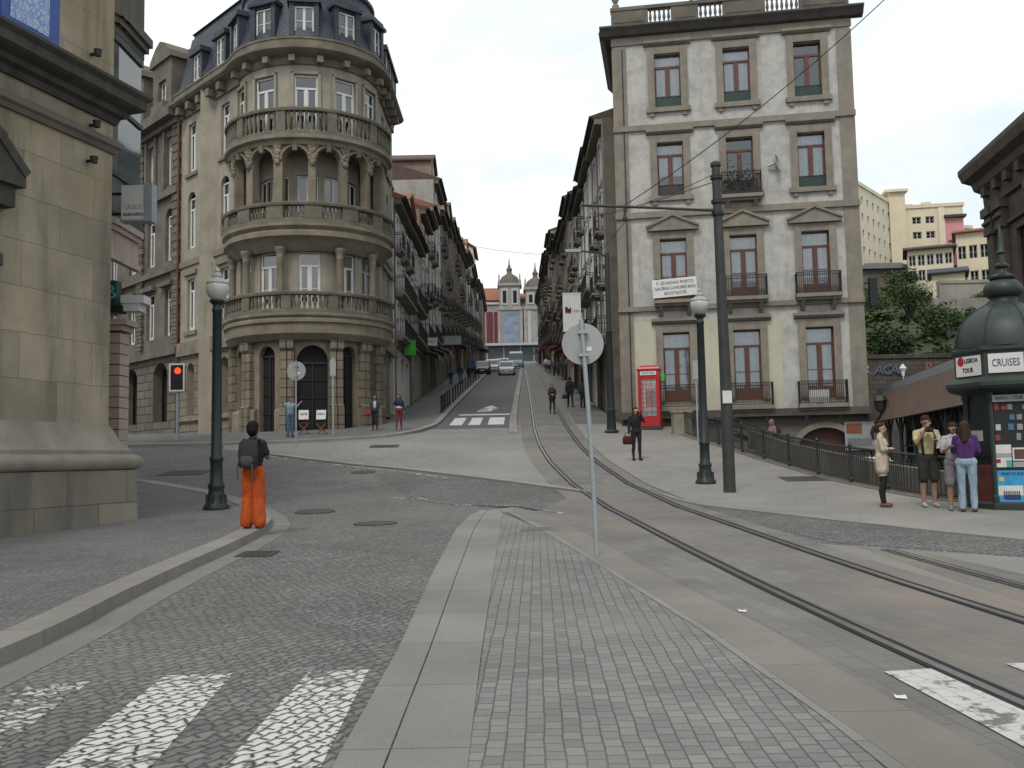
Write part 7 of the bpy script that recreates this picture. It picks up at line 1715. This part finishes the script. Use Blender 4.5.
# 13 climbing the stairs
t, *_ = person('person in pinkish jacket with dark rucksack climbing the stairs behind the railing', 9.75, 35.6, 1.27, 1.66, -72, 'tan', cloth('dusty_pink_jacket',(.26,.17,.19)), cloth('dark_jeans',(.025,.035,.06)), sho_b, 'fair', {'l':'front','r':'swingf'}, 'slim', vox=.02, stride=.1, female=True, hairstyle='bob', lean=.12)
top_prop('rucksack', 'dark rucksack on the back of the stair climber', 'rucksack', bag_mesh(.28,.16,.4,False), cloth('rucksack',(.03,.03,.036)), t, (0,.19,1.05))
# 14-17 the group by the kiosk
gx = gpix(884, 507, .015); t, *_ = person('person in cream blouse and black leggings with folded arms, left of the kiosk group', *gx, 1.66, 62, 'light', cloth('cream_blouse',(.52,.45,.34)), blk, sho_t, 'brown', 'crossed', 'slim', vox=.012, female=True, hairstyle='pony', fingers=True, tunic=.24)
gx = gpix(930, 507, .015); t, *_ = person('person in yellow T-shirt and dark shorts holding a camera by the kiosk', *gx, 1.78, -5, 'tan', cloth('pale_yellow_shirt',(.50,.43,.24)), cloth('olive_black_shorts',(.03,.029,.026)), sho_w, 'brown', {'l':'hold','r':'phone'}, 'shorts', 'short', .012, fingers=True, lookdown=.35)
b = MB(); b.box(-.07,.07,-.035,.035,-.045,.045); b.tube([(0,-.03,0),(0,-.09,0)], .035, 12); b.box(-.03,.03,-.02,.02,.045,.065); top_prop('camera', 'black camera held in front of the yellow T-shirt', 'camera', b, M['black'], t, (-.03,-.28,1.50), smooth=30)
b = MB(); b.tube([(-.11,-.03,1.46),(-.13,-.115,1.36),(-.125,-.13,1.2),(-.11,-.11,1.05)], .026, 8); b.tube([(.11,-.03,1.46),(.13,-.115,1.36),(.125,-.13,1.2),(.11,-.11,1.05)], .026, 8); bb = bag_mesh(.3,.2,.46,False); o_ = len(b.v); b.v += [(x,y+.21,z+1.0) for x,y,z in bb.v]; b.f += [tuple(i+o_ for i in f) for f in bb.f]; b.mi += [0]*len(bb.f)
top_prop('rucksack', 'black rucksack worn over the pale yellow T-shirt', 'rucksack', b, M['black'], t)
b = MB()
for k in range(8): b.quad((-.22+k*.055,-.30-.02*(k%2),1.18),(-.22+(k+1)*.055,-.30-.02*((k+1)%2),1.18),(-.22+(k+1)*.055,-.36-.02*((k+1)%2),1.42),(-.22+k*.055,-.36-.02*(k%2),1.42), k % 2)
top_prop('folded_map', 'pale unfolded street map held between the two tourists', 'map', b, [M['white'], M['signback']], t, (.30,0,-.04), smooth=False)
gx = gpix(957, 510.5, .015); t, *_ = person('person in pale top and grey shorts reading a map beside the kiosk', *gx, 1.64, -18, 'tan', cloth('pale_grey_top',(.40,.42,.45)), cloth('grey_check_shorts',(.20,.19,.20)), cloth('grey_blue_shoe',(.20,.23,.28)), 'brown', 'hold', 'shorts', 'short', .012, female=True, hairstyle='bob', fingers=True, lookdown=.4, headturn=-20)
gx = gpix(969, 512, .015); t, *_ = person('person in purple cardigan and pale blue jeans, back turned, next to the kiosk', *gx, 1.66, 150, 'tan', cloth('purple_cardigan',(.075,.025,.13)), cloth('pale_jeans',(.27,.37,.44)), sho_t, 'brown', {'l':'hold','r':'front'}, vox=.012, female=True, hairstyle='long', fingers=True)
